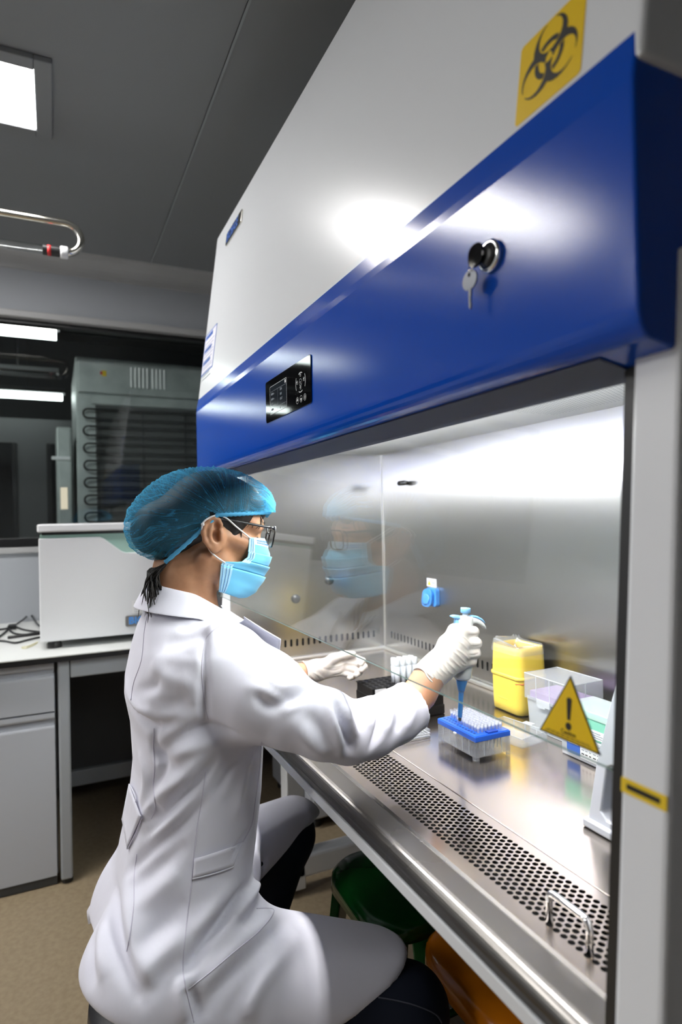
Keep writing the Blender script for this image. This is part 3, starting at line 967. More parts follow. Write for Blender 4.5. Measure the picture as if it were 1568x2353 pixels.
# rebuild as an upright isosceles triangle at the mean size
wid = (Cc.x - B.x)
zb_ = (B.z + Cc.z) / 2
hgt = A.z - zb_
xc_ = (B.x + Cc.x) / 2
org = Vector((xc_, gy(zb_) - 0.0006, zb_))
fw = plane_to(org, (1, 0, 0), gup)


def tri(wd, h, y0):
    return [(-wd / 2, y0), (wd / 2, y0), (0, y0 + h)]


ws = MB().prism(tri(wid, hgt, 0), fw, -0.0003, 0.0006).build('warning_sticker', 'print_black', bc)
MB().prism(tri(wid * 0.92, hgt * 0.92, hgt * 0.028), fw, 0.0006, 0.0009).build('sticker_face', 'sign_yellow', ws)
bar = [(-wid * 0.042, hgt * 0.64), (-wid * 0.024, hgt * 0.33), (wid * 0.024, hgt * 0.33), (wid * 0.042, hgt * 0.64), (wid * 0.02, hgt * 0.665), (-wid * 0.02, hgt * 0.665)]
MB().prism(bar, fw, 0.0009, 0.0012).build('exclamation_bar', 'print_black', ws)
MB().prism([(wid * 0.048 * math.cos(k * PI / 8), hgt * 0.235 + wid * 0.048 * math.sin(k * PI / 8)) for k in range(16)], fw, 0.0009, 0.0012).build('exclamation_dot', 'print_black', ws)
text_obj('sticker_text', 'Caution', 'print_black', fw(0, hgt * 0.135, 0.0011), (1, 0, 0), gup, wid * 0.075, ws, 0.0002, 'CENTER')
for k, (ww, hh) in enumerate(((0.70, 0.080), (0.78, 0.055))):
    for q in range(9):
        x0 = -wid * ww / 2 + q * wid * ww / 9
        MB().prism([(x0, hgt * hh - 0.0003), (x0 + wid * ww / 9 * 0.8, hgt * hh - 0.0003), (x0 + wid * ww / 9 * 0.8, hgt * hh + 0.0003), (x0, hgt * hh + 0.0003)], fw, 0.0009, 0.0011).build('print_line', 'print_black', ws)
# yellow strip on the right post
y0_ = py_(0.93)
q0, q1 = at(1434, 1808, 'y', py_(0.96)), at(1524, 1845, 'y', py_(0.96))
zq = (q0.z + q1.z) / 2
pn = plane_to(((-0.366 + XR) / 2, py_(zq) - 0.0003, zq), (1, 0, 0), (0, 0.077, 1))
st_ = MB().prism(rrect(0.042, 0.0120, 0.001), pn, -0.0002, 0.0005).build('yellow_label', 'tape_yellow', bc)
MB().prism(rrect(0.031, 0.0045, 0.0005), pn, 0.0005, 0.0007).build('label_print', 'print_black', st_)

# control panel
cz = 1.4606
cx0, cx1 = -1.234, -0.984
co = plane_to(((cx0 + cx1) / 2, 0.4119, cz), (1, 0, 0), (0, 0, 1))
CW, CH = cx1 - cx0, 0.0860
cp = MB().prism(rrect(CW, CH, 0.006), co, -0.001, 0.0016).build('control_panel', 'black_gloss', bc, bevel=0.0004)
sw, sh, scx, scy = 0.100, 0.0575, -CW * 0.185, -0.001


def ring2d(w_, h_, r, t, cx=0, cy=0, n=4):
    a = rrect(w_, h_, r, n)
    b = rrect(w_ - 2 * t, h_ - 2 * t, max(r - t, 0.0004), n)
    return [(x + cx, y + cy) for x, y in a], [(x + cx, y + cy) for x, y in b]


def flat_ring(name, A2, B2, f, z0, mat, par):
    n = len(A2)
    m = MB()
    m.add([f(u, v, z0) for u, v in A2] + [f(u, v, z0) for u, v in B2], [(i, (i + 1) % n, n + (i + 1) % n, n + i) for i in range(n)])
    return m.build(name, mat, par)


scr = MB().prism([(u + scx, v + scy) for u, v in rrect(sw, sh, 0.003)], co, 0.0016, 0.0019).build('screen', 'screen_glass', cp)
flat_ring('screen_border', *ring2d(sw, sh, 0.003, 0.0007, scx, scy), co, 0.0020, 'print_white', scr)


def bar2(name, x0, x1, y0, y1, mat, par, z=0.0021):
    return MB().add([co(x0, y0, z), co(x1, y0, z), co(x1, y1, z), co(x0, y1, z)], [(0, 1, 2, 3)]).build(name, mat, par)


sx0 = scx - sw / 2
for (yy, xa_, xb_) in ((0.0175, 0.004, 0.096), (-0.0175, 0.050, 0.096)):
    bar2('screen_rule', sx0 + xa_, sx0 + xb_, scy + yy - 0.0002, scy + yy + 0.0002, 'print_grey', scr)
bar2('screen_rule', sx0 + 0.048, sx0 + 0.0484, scy - 0.024, scy + 0.0175, 'print_grey', scr)
for k, tx in enumerate(('0000 m', '0000 m', '000 h', '000 h')):
    text_obj('screen_text', tx.replace('0', '8'), 'print_grey', co(sx0 + 0.008, scy + 0.012 - k * 0.0105, 0.0021), (1, 0, 0), (0, 0, 1), 0.0062, scr, 0.0001)
for k, tx in enumerate(('22.6', '000', '0057')):
    text_obj('screen_text', tx, 'print_grey', co(sx0 + 0.062, scy + 0.013 - k * 0.0095, 0.0021), (1, 0, 0), (0, 0, 1), 0.0066, scr, 0.0001)
text_obj('screen_text', '0', 'print_grey', co(sx0 + 0.06, scy - 0.0235, 0.0021), (1, 0, 0), (0, 0, 1), 0.005, scr, 0.0001)
bar2('screen_icon', sx0 + 0.090, sx0 + 0.096, scy + 0.020, scy + 0.026, 'print_white', scr)


def button(u, v, r, glyph):
    A2 = [(u + r * math.cos(t), v + r * math.sin(t)) for t in np.linspace(0, 2 * PI, 24, endpoint=False)]
    B2 = [(u + (r - 0.0005) * math.cos(t), v + (r - 0.0005) * math.sin(t)) for t in np.linspace(0, 2 * PI, 24, endpoint=False)]
    b_ = flat_ring('touch_button', A2, B2, co, 0.0019, 'print_white', cp)
    if glyph == 'up':
        MB().add([co(u - 0.004, v - 0.001, 0.0019), co(u + 0.004, v - 0.001, 0.0019), co(u, v + 0.0045, 0.0019)], [(0, 1, 2)]).build('arrow', 'print_white', b_)
    elif glyph == 'down':
        MB().add([co(u - 0.004, v + 0.001, 0.0019), co(u, v - 0.0045, 0.0019), co(u + 0.004, v + 0.001, 0.0019)], [(0, 1, 2)]).build('arrow', 'print_white', b_)
    elif glyph == 'power':
        bar2('power_mark', u - 0.0005, u + 0.0005, v - 0.001, v + 0.0045, 'print_white', b_, 0.0019)
        m_ = MB()
        for k in range(10):
            t0, t1 = PI / 2 + 0.7 + k * (2 * PI - 1.4) / 10, PI / 2 + 0.7 + (k + 1) * (2 * PI - 1.4) / 10
            m_.add([co(u + rr_ * math.cos(t), v + rr_ * math.sin(t), 0.0019) for rr_, t in ((0.0034, t0), (0.0026, t0), (0.0026, t1), (0.0034, t1))], [(0, 1, 2, 3)])
        m_.build('power_ring', 'print_white', b_)
    else:
        for (dx, dy, ww, hh) in ((-0.001, 0.0005, 0.003, 0.0022), (0.0005, -0.003, 0.002, 0.0012)):
            bar2('glyph', u + dx - ww / 2, u + dx + ww / 2, v + dy - hh / 2, v + dy + hh / 2, 'print_white', b_, 0.0019)
    return b_


ux = CW * 0.305
button(ux, 0.003, 0.0066, 'fan')
for (du, dv, ang) in ((0, 0.0175, PI / 2), (0, -0.0115, -PI / 2), (0.0215, 0.003, 0), (-0.0215, 0.003, PI)):
    k_ = button(ux + du * 0.78, 0.003 + dv * 0.80, 0.0036, 'x')
    m_ = MB()
    for q in range(6):
        t0, t1 = ang - 0.5 + q / 6, ang - 0.5 + (q + 1) / 6
        R0, R1 = (0.0185, 0.0172) if du == 0 else (0.0245, 0.0232)
        m_.add([co(ux + R * math.cos(t), 0.003 + R * math.sin(t), 0.0019) for R, t in ((R0, t0), (R1, t0), (R1, t1), (R0, t1))], [(0, 1, 2, 3)])
    m_.build('arc_mark', 'print_white', k_)
for du, g in ((-0.017, 'up'), (0.0015, 'down'), (0.020, 'power')):
    button(ux + du, -0.0275, 0.0062, g)

# lock
lx, lz = -0.498, 1.482
lk = MB().lathe([(0.0165, 0), (0.0165, 0.004), (0.0150, 0.0058), (0.0120, 0.0062), (0.0115, 0.0045), (0.003, 0.0045)], (lx, 0.4121, lz), 32, (0, -1, 0)).build('lock', 'chrome', bc, smooth=True)
MB().lathe([(0.010, 0), (0.010, 0.0038), (0.008, 0.0048), (0.003, 0.0049)], (lx, 0.4077, lz), 24, (0, -1, 0)).build('lock_cylinder', 'dark_steel', lk, smooth=True)

# name badge high on the white front
wn = Vector((0, -1, SL)).normalized()
wup = Vector((0, SL, 1)).normalized()


def on_front(px, py):
    d = ray(px, py)
    p0_ = Vector((0, front_y(1.596), 1.596))
    return CAM + d * ((p0_ - CAM).dot(wn) / d.dot(wn))


a_, b_, c_, d_ = on_front(522, 562), on_front(524, 535), on_front(559, 485), on_front(556, 515)
bo = (a_ + b_ + c_ + d_) / 4
bw, bh = ((d_ - a_).length + (c_ - b_).length) / 2, ((b_ - a_).length + (c_ - d_).length) / 2
bf = plane_to((bo.x, front_y(bo.z), bo.z), (1, 0, 0), wup)
bd = MB().prism(rrect(bw, bh, 0.006), bf, -0.001, 0.004).build('name_badge', 'satin_chrome', bc, bevel=0.001)
text_obj('lettering', 'BIOBASE', 'print_blue', bf(-bw * 0.45, 0, 0.0042), (1, 0, 0), wup, bh * 1.0, bd, 0.0004, bold=0.001, sx=bw * 0.9 / (bh * 4.55))
# instruction sheet at the left edge of the white front
e0, e1 = on_front(500, 742), on_front(485, 845)
ew = 0.15
ex0 = XL + 0.004
ec = plane_to(((ex0 + e0.x) / 2, front_y((e0.z + e1.z) / 2), (e0.z + e1.z) / 2), (1, 0, 0), wup)
EW, EH = e0.x - ex0, (e0 - e1).length
es = MB().prism(rrect(EW, EH, 0.002), ec, -0.001, 0.0006).build('instruction_sheet', 'print_blue', bc)
MB().prism(rrect(EW - 0.008, EH - 0.008, 0.002), ec, 0.0006, 0.0008).build('sheet_paper', 'paper_lilac', es)
for v in (0.40, 0.08, -0.22):
    MB().prism([(-EW * 0.42, v * EH - 0.006), (EW * 0.2, v * EH - 0.006), (EW * 0.2, v * EH + 0.006), (-EW * 0.42, v * EH + 0.006)], ec, 0.0008, 0.001).build('heading_bar', 'print_blue', es)
    for k in range(4):
        vv = v * EH - 0.020 - k * 0.011
        MB().prism([(-EW * 0.40, vv - 0.0012), (EW * (0.38 - 0.06 * (k % 3)), vv - 0.0012), (EW * (0.38 - 0.06 * (k % 3)), vv + 0.0012), (-EW * 0.40, vv + 0.0012)], ec, 0.0008, 0.001).build('print_line', 'print_grey', es)

# biohazard sign
h1, h2, h3 = on_front(1187, 281), on_front(1335, 150), on_front(1203, 108)
bs = (h2.x - h1.x) * 1.02
hz0 = h1.z
hcx, hcz = (h1.x + h2.x) / 2, hz0 + bs * 0.5 - 0.006
hh = (on_front(1203, 100) - h1).length
hf = plane_to((hcx, front_y(hcz), hcz), (1, 0, 0), wup)
bz = MB().prism(rrect(bs, bs, bs * 0.05), hf, -0.001, 0.0006).build('biohazard_sticker', 'sign_yellow', bc)
K = bs / 58.0


# the symbol, cell by cell: three open rings cut by smaller circles, slit at the middle, and a ring behind them
def in_symbol(x, y):
    solid, ring_zone = False, False
    for k in range(3):
        t = PI / 2 + k * 2 * PI / 3
        c, s_ = math.cos(t), math.sin(t)
        u, v = x * c + y * s_, -x * s_ + y * c          # along and across this horn
        if math.hypot(u - 11, v) < 15:
            solid = True
        if math.hypot(u - 15, v) < 9.6:
            ring_zone = True
    r = math.hypot(x, y)
    for k in range(3):
        t = PI / 2 + k * 2 * PI / 3
        c, s_ = math.cos(t), math.sin(t)
        u, v = x * c + y * s_, -x * s_ + y * c
        if math.hypot(u - 15, v) < 10.5 or (u > 15 and abs(v) < 2.4):
            solid = False
        if u > 0 and abs(v) < 0.6 and u < 7:
            solid = False
    if r < 3.0:
        solid = False
    return solid or (ring_zone and 9.4 < r < 13.0)


sym = MB()
NS, ext = 130, 27.0
st__ = 2 * ext / NS
for j in range(NS):
    i = 0
    while i < NS:
        if in_symbol(-ext + (i + 0.5) * st__, -ext + (j + 0.5) * st__ - 2.0):
            i0 = i
            while i < NS and in_symbol(-ext + (i + 0.5) * st__, -ext + (j + 0.5) * st__ - 2.0):
                i += 1
            xa, xb, ya2, yb2 = (-ext + i0 * st__) * K, (-ext + i * st__) * K, (-ext + j * st__) * K, (-ext + (j + 1) * st__) * K
            sym.add([hf(xa, ya2, 0.0009), hf(xb, ya2, 0.0009), hf(xb, yb2, 0.0009), hf(xa, yb2, 0.0009)], [(0, 1, 2, 3)])
        else:
            i += 1
sym.build('biohazard_symbol', 'print_black', bz)

# stand
for xx in (XL + 0.02, XR - 0.09):
    for yy in (0.66, 1.06):
        MB().box((xx, yy, 0.02), (xx + 0.06, yy + 0.06, 0.66)).build('stand_leg', 'post_paint', bc, bevel=0.004)
    q = at(733, 1950, 'x', XL + 0.05)
    MB().box((xx, 0.60, 0.055), (xx + 0.06, 1.14, 0.125)).build('base_beam', 'post_paint', bc, bevel=0.008)
    for yy in (0.64, 1.08):
        MB().lathe([(0.026, 0), (0.028, 0.004), (0.028, 0.05), (0.016, 0.056)], (xx + 0.03, yy, 0.0), 16).build('levelling_foot', 'black_plastic', bc)
MB().box((XL + 0.02, 1.06, 0.2), (XR - 0.03, 1.10, 0.26)).build('rear_beam', 'post_paint', bc, bevel=0.004)
adopt(bc)

# keys in the lock
kb = at(1100, 578, 'y', 0.388)
ky = thing('key_pair', 'two small keys on the blue fascia lock, one inserted, one hanging', 'keys', (lx, 0.397, lz))
MB().prism([(u + lx - 0.011, v + lz + 0.0035) for u, v in rrect(0.024, 0.024, 0.010)], xz, 0.4015, 0.3985).build('key_head', 'black_gloss', ky, bevel=0.0006)
MB().box((lx - 0.004, 0.3988, lz - 0.001), (lx + 0.002, 0.4075, lz + 0.003)).build('key_shaft', 'chrome', ky)
rgc = (lx - 0.0165, 0.3995, lz - 0.004)
MB().tube([(rgc[0] + 0.0055 * math.cos(t), rgc[1] + 0.003 * math.sin(t), rgc[2] + 0.0062 * math.sin(t)) for t in np.linspace(0, 2 * PI, 20, endpoint=False)], 0.0006, 6, closed=True).build('key_ring', 'chrome', ky, smooth=True)
hx_, hz_ = lx - 0.0205, lz - 0.019
hk = MB()
head = [(0.0085 * math.sin(t), 0.0088 * math.cos(t)) for t in np.linspace(0.35, 2 * PI - 0.35, 22)]
kp = [(-0.0022, -0.0082), (-0.0020, -0.028), (0, -0.0305), (0.0014, -0.028), (0.0014, -0.024), (0.0004, -0.0225), (0.0014, -0.021), (0.0006, -0.019), (0.0016, -0.017), (0.0022, -0.0082)]
poly = [(0.0120 * math.cos(t), 0.0105 * math.sin(t)) for t in np.linspace(-PI / 2 + 0.3, 1.5 * PI - 0.3, 24)] + kp
MB().prism([(u + hx_, v + hz_) for u, v in poly], xz, 0.4000, 0.3982).build('hanging_key', 'key_steel', ky)
MB().prism([(0.0022 * math.cos(t) + hx_, 0.0022 * math.sin(t) + hz_ + 0.0055) for t in np.linspace(0, 2 * PI, 12, endpoint=False)], xz, 0.3981, 0.3979).build('key_eye', 'dark_hole', ky)
adopt(ky)

# ================================================================== implicit modelling: smooth unions of tapered limbs, turned into one skin
class Field:
    def __init__(self, xs, ys, zs):
        self.a = [np.asarray(xs, np.float32), np.asarray(ys, np.float32), np.asarray(zs, np.float32)]
        self.v = np.full([len(q) for q in self.a], 1.0, np.float32)

    def _block(self, lo, hi, pad):
        sl = []
        for q, l, h in zip(self.a, lo, hi):
            i, j = np.searchsorted(q, l - pad), np.searchsorted(q, h + pad)
            if j <= i:
                return None
            sl.append(slice(int(i), int(j)))
        X = self.a[0][sl[0]][:, None, None]
        Y = self.a[1][sl[1]][None, :, None]
        Z = self.a[2][sl[2]][None, None, :]
        return tuple(sl), X, Y, Z

    def put(self, fn, lo, hi, k=0.02, op='add', pad=None):
        pad = (0.03 + k) if pad is None else pad
        b = self._block(lo, hi, pad)
        if b is None:
            return self
        sl, X, Y, Z = b
        d = fn(X, Y, Z).astype(np.float32)
        o = self.v[sl]
        if op == 'add':
            h = np.maximum(k - np.abs(o - d), 0) / k
            self.v[sl] = np.minimum(o, d) - h * h * k * 0.25
        elif op == 'cut':
            d = -d
            h = np.maximum(k - np.abs(o - d), 0) / k
            self.v[sl] = np.maximum(o, d) + h * h * k * 0.25
        return self

    def keep(self, fn, k=0.004):
        X, Y, Z = self.a[0][:, None, None], self.a[1][None, :, None], self.a[2][None, None, :]
        d = (fn(X, Y, Z) + 0 * X + 0 * Y + 0 * Z).astype(np.float32)
        h = np.maximum(k - np.abs(self.v - d), 0) / k
        self.v = np.maximum(self.v, d) + h * h * k * 0.25
        return self

    def limb(self, a, b, ra, rb, k=0.02, op='add', flat=None):
        """tapered capsule; flat = (axis, factor) squashes its section along a direction"""
        a, b = np.array(a, float), np.array(b, float)
        ba = b - a
        L2 = float(ba @ ba) + 1e-12
        R = max(ra, rb) * 1.25

        def fn(X, Y, Z):
            px, py, pz = X - a[0], Y - a[1], Z - a[2]
            t = np.clip((px * ba[0] + py * ba[1] + pz * ba[2]) / L2, 0, 1)
            qx, qy, qz = px - t * ba[0], py - t * ba[1], pz - t * ba[2]
            r = ra + (rb - ra) * t
            if flat is not None:
                n, s = np.array(flat[0], float), flat[1]
                n = n / np.linalg.norm(n)
                c = (qx * n[0] + qy * n[1] + qz * n[2]) * (1 / s - 1)
                qx, qy, qz = qx + c * n[0], qy + c * n[1], qz + c * n[2]
            return np.sqrt(qx * qx + qy * qy + qz * qz) - r
        return self.put(fn, np.minimum(a, b) - R, np.maximum(a, b) + R, k, op)

    def chain(self, pts, rs, k=0.02, op='add', flat=None):
        for i in range(len(pts) - 1):
            self.limb(pts[i], pts[i + 1], rs[i], rs[i + 1], k, op, flat)
        return self

    def ball(self, c, r, k=0.02, op='add', M=None):
        """ellipsoid of radii r about c, turned by M"""
        c = np.array(c, float)
        r = np.array([r] * 3 if np.isscalar(r) else r, float)
        M = np.eye(3) if M is None else np.array(M, float)
        R = float(r.max()) * 1.1

        def fn(X, Y, Z):
            px, py, pz = X - c[0], Y - c[1], Z - c[2]
            q = [(M[0][i] * px + M[1][i] * py + M[2][i] * pz) for i in range(3)]
            k0 = np.sqrt(sum((q[i] / r[i]) ** 2 for i in range(3)))
            k1 = np.sqrt(sum((q[i] / r[i] ** 2) ** 2 for i in range(3))) + 1e-9
            return k0 * (k0 - 1) / k1
        return self.put(fn, c - R, c + R, k, op)

    def mesh(self):
        """surface nets on the rectilinear grid"""
        v = self.v
        s = v < 0
        n = s[:-1, :-1, :-1].astype(np.int8)
        tot = np.zeros_like(n)
        for i in (0, 1):
            for j in (0, 1):
                for k in (0, 1):
                    tot += s[i:s.shape[0] - 1 + i, j:s.shape[1] - 1 + j, k:s.shape[2] - 1 + k]
        I, J, K = np.nonzero((tot > 0) & (tot < 8))
        idx = np.full(tot.shape, -1, np.int64)
        idx[I, J, K] = np.arange(len(I))
        acc = np.zeros((len(I), 3))
        cnt = np.zeros(len(I))
        ax, ay, az = self.a
        corners = [(i, j, k) for i in (0, 1) for j in (0, 1) for k in (0, 1)]
        for a in corners:
            for d in range(3):
                if a[d]:
                    continue
                b = list(a)
                b[d] = 1
                va = v[I + a[0], J + a[1], K + a[2]]
                vb = v[I + b[0], J + b[1], K + b[2]]
                m = (va < 0) != (vb < 0)
                t = np.where(m, va / np.where(m, va - vb, 1), 0)
                pa = np.stack([ax[I + a[0]], ay[J + a[1]], az[K + a[2]]], 1)
                pb = np.stack([ax[I + b[0]], ay[J + b[1]], az[K + b[2]]], 1)
                acc += np.where(m[:, None], pa + (pb - pa) * t[:, None], 0)
                cnt += m
        P = acc / cnt[:, None]
        F = []
        for d in range(3):
            e, f = (d + 1) % 3, (d + 2) % 3
            sl0 = [slice(None)] * 3
            sl1 = [slice(None)] * 3
            sl0[d] = slice(0, -1)
            sl1[d] = slice(1, None)
            A, B = s[tuple(sl0)], s[tuple(sl1)]
            G = np.stack(np.nonzero(A != B), 1)
            ok = (G[:, e] > 0) & (G[:, f] > 0) & (G[:, e] < v.shape[e] - 1) & (G[:, f] < v.shape[f] - 1)
            G = G[ok]
            ins = A[G[:, 0], G[:, 1], G[:, 2]]
            q = []
            for de, df in ((0, 0), (1, 0), (1, 1), (0, 1)):
                g = G.copy()
                g[:, e] -= 1 - de
                g[:, f] -= 1 - df
                q.append(idx[g[:, 0], g[:, 1], g[:, 2]])
            q = np.stack(q, 1)
            q[~ins] = q[~ins][:, ::-1]
            F.append(q[(q >= 0).all(1)])
        return P, np.concatenate(F)


def axis_pts(a, b, fine=None, h=0.006, hf=0.002):
    """grid coordinates from a to b, closer together inside the range fine"""
    if fine is None:
        return np.arange(a, b + h, h)
    out, x = [], a
    while x < b + h:
        out.append(x)
        x += hf if fine[0] <= x <= fine[1] else h
    return np.array(out)


def skin(name, P, F, mat, parent=None, relax=0):
    P = np.asarray(P, float)
    for _ in range(relax):
        s_ = np.zeros_like(P)
        c_ = np.zeros(len(P))
        for a, b in ((0, 1), (1, 2), (2, 3), (3, 0)):
            np.add.at(s_, F[:, a], P[F[:, b]])
            np.add.at(s_, F[:, b], P[F[:, a]])
            np.add.at(c_, F[:, a], 1)
            np.add.at(c_, F[:, b], 1)
        P = P * 0.5 + 0.5 * s_ / np.maximum(c_, 1)[:, None]
    me = bpy.data.meshes.new(name)
    me.vertices.add(len(P))
    me.vertices.foreach_set('co', P.astype(np.float32).ravel())
    me.loops.add(F.size)
    me.loops.foreach_set('vertex_index', F.astype(np.int32).ravel())
    me.polygons.add(len(F))
    me.polygons.foreach_set('loop_start', np.arange(0, F.size, F.shape[1], dtype=np.int32))
    me.polygons.foreach_set('use_smooth', [True] * len(F))
    me.update()
    me.validate()
    if mat is not None:
        me.materials.append(MATS[mat])
    o = bpy.data.objects.new(name, me)
    COL.objects.link(o)
    if parent is not None:
        o.parent = parent
    return o


def vertex_normals(P, F):
    n = np.cross(P[F[:, 2]] - P[F[:, 0]], P[F[:, 3 if F.shape[1] == 4 else 1]] - P[F[:, 1 if F.shape[1] == 4 else 0]])
    N = np.zeros_like(P)
    for k in range(F.shape[1]):
        np.add.at(N, F[:, k], n)
    return N / (np.linalg.norm(N, axis=1)[:, None] + 1e-12)


def rot3(ax, ang):
    return np.array(Matrix.Rotation(ang, 3, ax))

# ================================================================== the person
pmat('skin', (0.42, 0.225, 0.125), 0.48, 0, 0.4, Subsurface_Weight=0.12, Subsurface_Radius=(0.012, 0.005, 0.0025), Subsurface_Scale=1.0)
noise_color(MATS['skin'], (0.375, 0.185, 0.10), (0.45, 0.235, 0.132), 40, (1, 1, 1), 5)
pmat('hair', (0.010, 0.008, 0.007), 0.5, 0, 0.35)
noise_bump(MATS['hair'], 60, 0.35, 0.002, (14, 1.5, 1.5), 3)
pmat('coat_cotton', (0.74, 0.74, 0.83), 0.75, 0, 0.15, Sheen_Weight=0.15)
noise_bump(MATS['coat_cotton'], 22, 0.35, 0.006, (1.0, 1.0, 0.55), 2.5)
pmat('coat_seam', (0.64, 0.62, 0.73), 0.85, 0, 0.1)
pmat('denim', (0.008, 0.011, 0.022), 0.8, 0, 0.2)
noise_bump(MATS['denim'], 900, 0.3, 0.0006)
pmat('denim_seam', (0.055, 0.06, 0.085), 0.8)
pmat('shoe', (0.02, 0.02, 0.022), 0.5)
pmat('glove_latex', (0.66, 0.605, 0.55), 0.42, 0, 0.4, Subsurface_Weight=0.12, Subsurface_Radius=(0.008, 0.004, 0.003))
pmat('mask_blue', (0.17, 0.54, 0.80), 0.8, 0, 0.1, Sheen_Weight=0.2)
noise_bump(MATS['mask_blue'], 900, 0.2, 0.0004)
pmat('mask_edge', (0.42, 0.71, 0.90), 0.8, 0, 0.1)
pmat('mask_pale', (0.62, 0.80, 0.93), 0.8, 0, 0.1)
pmat('elastic', (0.80, 0.80, 0.80), 0.8)
pmat('cap_hem', (0.10, 0.40, 0.66), 0.8, 0, 0.15)
pmat('spectacle_black', (0.006, 0.006, 0.007), 0.25)
pmat('metal_hinge', (0.6, 0.58, 0.5), 0.3, 1.0)
pmat('eye_dark', (0.01, 0.008, 0.007), 0.3)

pe = thing('person', 'seated person in white lab coat, blue hair cover, mask and gloves, pipetting', 'person', (-1.15, 0.2, 0))
HO = np.array([-1.198, 0.279, 1.184])
HR = rot3('X', -math.radians(8))
hd = lambda p: HO + HR @ np.array(p, float)
hdM = HR

SHR, SHL = np.array([-1.058, 0.258, 0.975]), np.array([-1.345, 0.245, 0.975])
ELR, WRR = np.array(at(748, 1676, 'x', -0.950)), np.array(at(984, 1578, 'x', -0.983))
HNR = np.array(at(1022, 1528, 'x', -0.986))
ELL, WRL = np.array([-1.455, 0.42, 0.825]), np.array(at(686, 1550, 'x', -1.428))
HIPR, HIPL = np.array([-1.065, 0.17, 0.49]), np.array([-1.245, 0.17, 0.49])
KNR, KNL = np.array([-0.885, 0.505, 0.405]), np.array([-1.365, 0.475, 0.470])
ANR, ANL = np.array([-0.955, 0.300, 0.09]), np.array([-1.345, 0.330, 0.09])

bf_ = Field(axis_pts(-1.56, -0.76, (-1.29, -1.105), 0.007, 0.0021), axis_pts(-0.02, 0.76, (0.155, 0.405), 0.007, 0.0021), axis_pts(-0.005, 1.36, (1.06, 1.34), 0.007, 0.0021))
# trunk, legs and arms under the clothes
bf_.chain([(-1.155, 0.17, 0.50), (-1.165, 0.225, 0.66), (-1.185, 0.235, 0.86), (-1.195, 0.235, 0.97)], [0.095, 0.075, 0.085, 0.070], 0.05, flat=((0, 1, 0), 0.80))
bf_.limb(SHR + np.array([-0.03, 0, -0.015]), SHL + np.array([0.03, 0, -0.015]), 0.036, 0.036, 0.05)
bf_.chain([HIPR, KNR, ANR], [0.078, 0.052, 0.036], 0.03)
bf_.chain([HIPL, KNL, ANL], [0.078, 0.052, 0.036], 0.03)
for an in (ANR, ANL):
    bf_.chain([an + np.array([0, -0.02, -0.05]), an + np.array([0, 0.14, -0.065])], [0.03, 0.022], 0.03)
bf_.chain([SHR + np.array([-0.012, 0, -0.012]), ELR, np.array(at(930, 1636, 'x', -0.970)), np.array(at(966, 1592, 'x', -0.983)), np.array(at(984, 1558, 'x', -0.985)), HNR], [0.036, 0.034, 0.030, 0.0275, 0.0248, 0.0235], 0.02)
bf_.chain([SHL, ELL, WRL, WRL + np.array([0.004, 0.05, 0.005])], [0.045, 0.036, 0.0225, 0.0205], 0.02)
# neck
bf_.chain([hd((0, -0.020, -0.035)), hd((0, -0.038, -0.085)), (-1.195, 0.225, 1.04), (-1.195, 0.22, 0.96)], [0.047, 0.0475, 0.054, 0.08], 0.03)
bf_.limb(hd((0, -0.075, -0.04)), (-1.195, 0.185, 1.03), 0.022, 0.03, 0.03)
bf_.limb(hd((0.055, -0.02, -0.04)), (-1.178, 0.268, 1.03), 0.012, 0.012, 0.022)
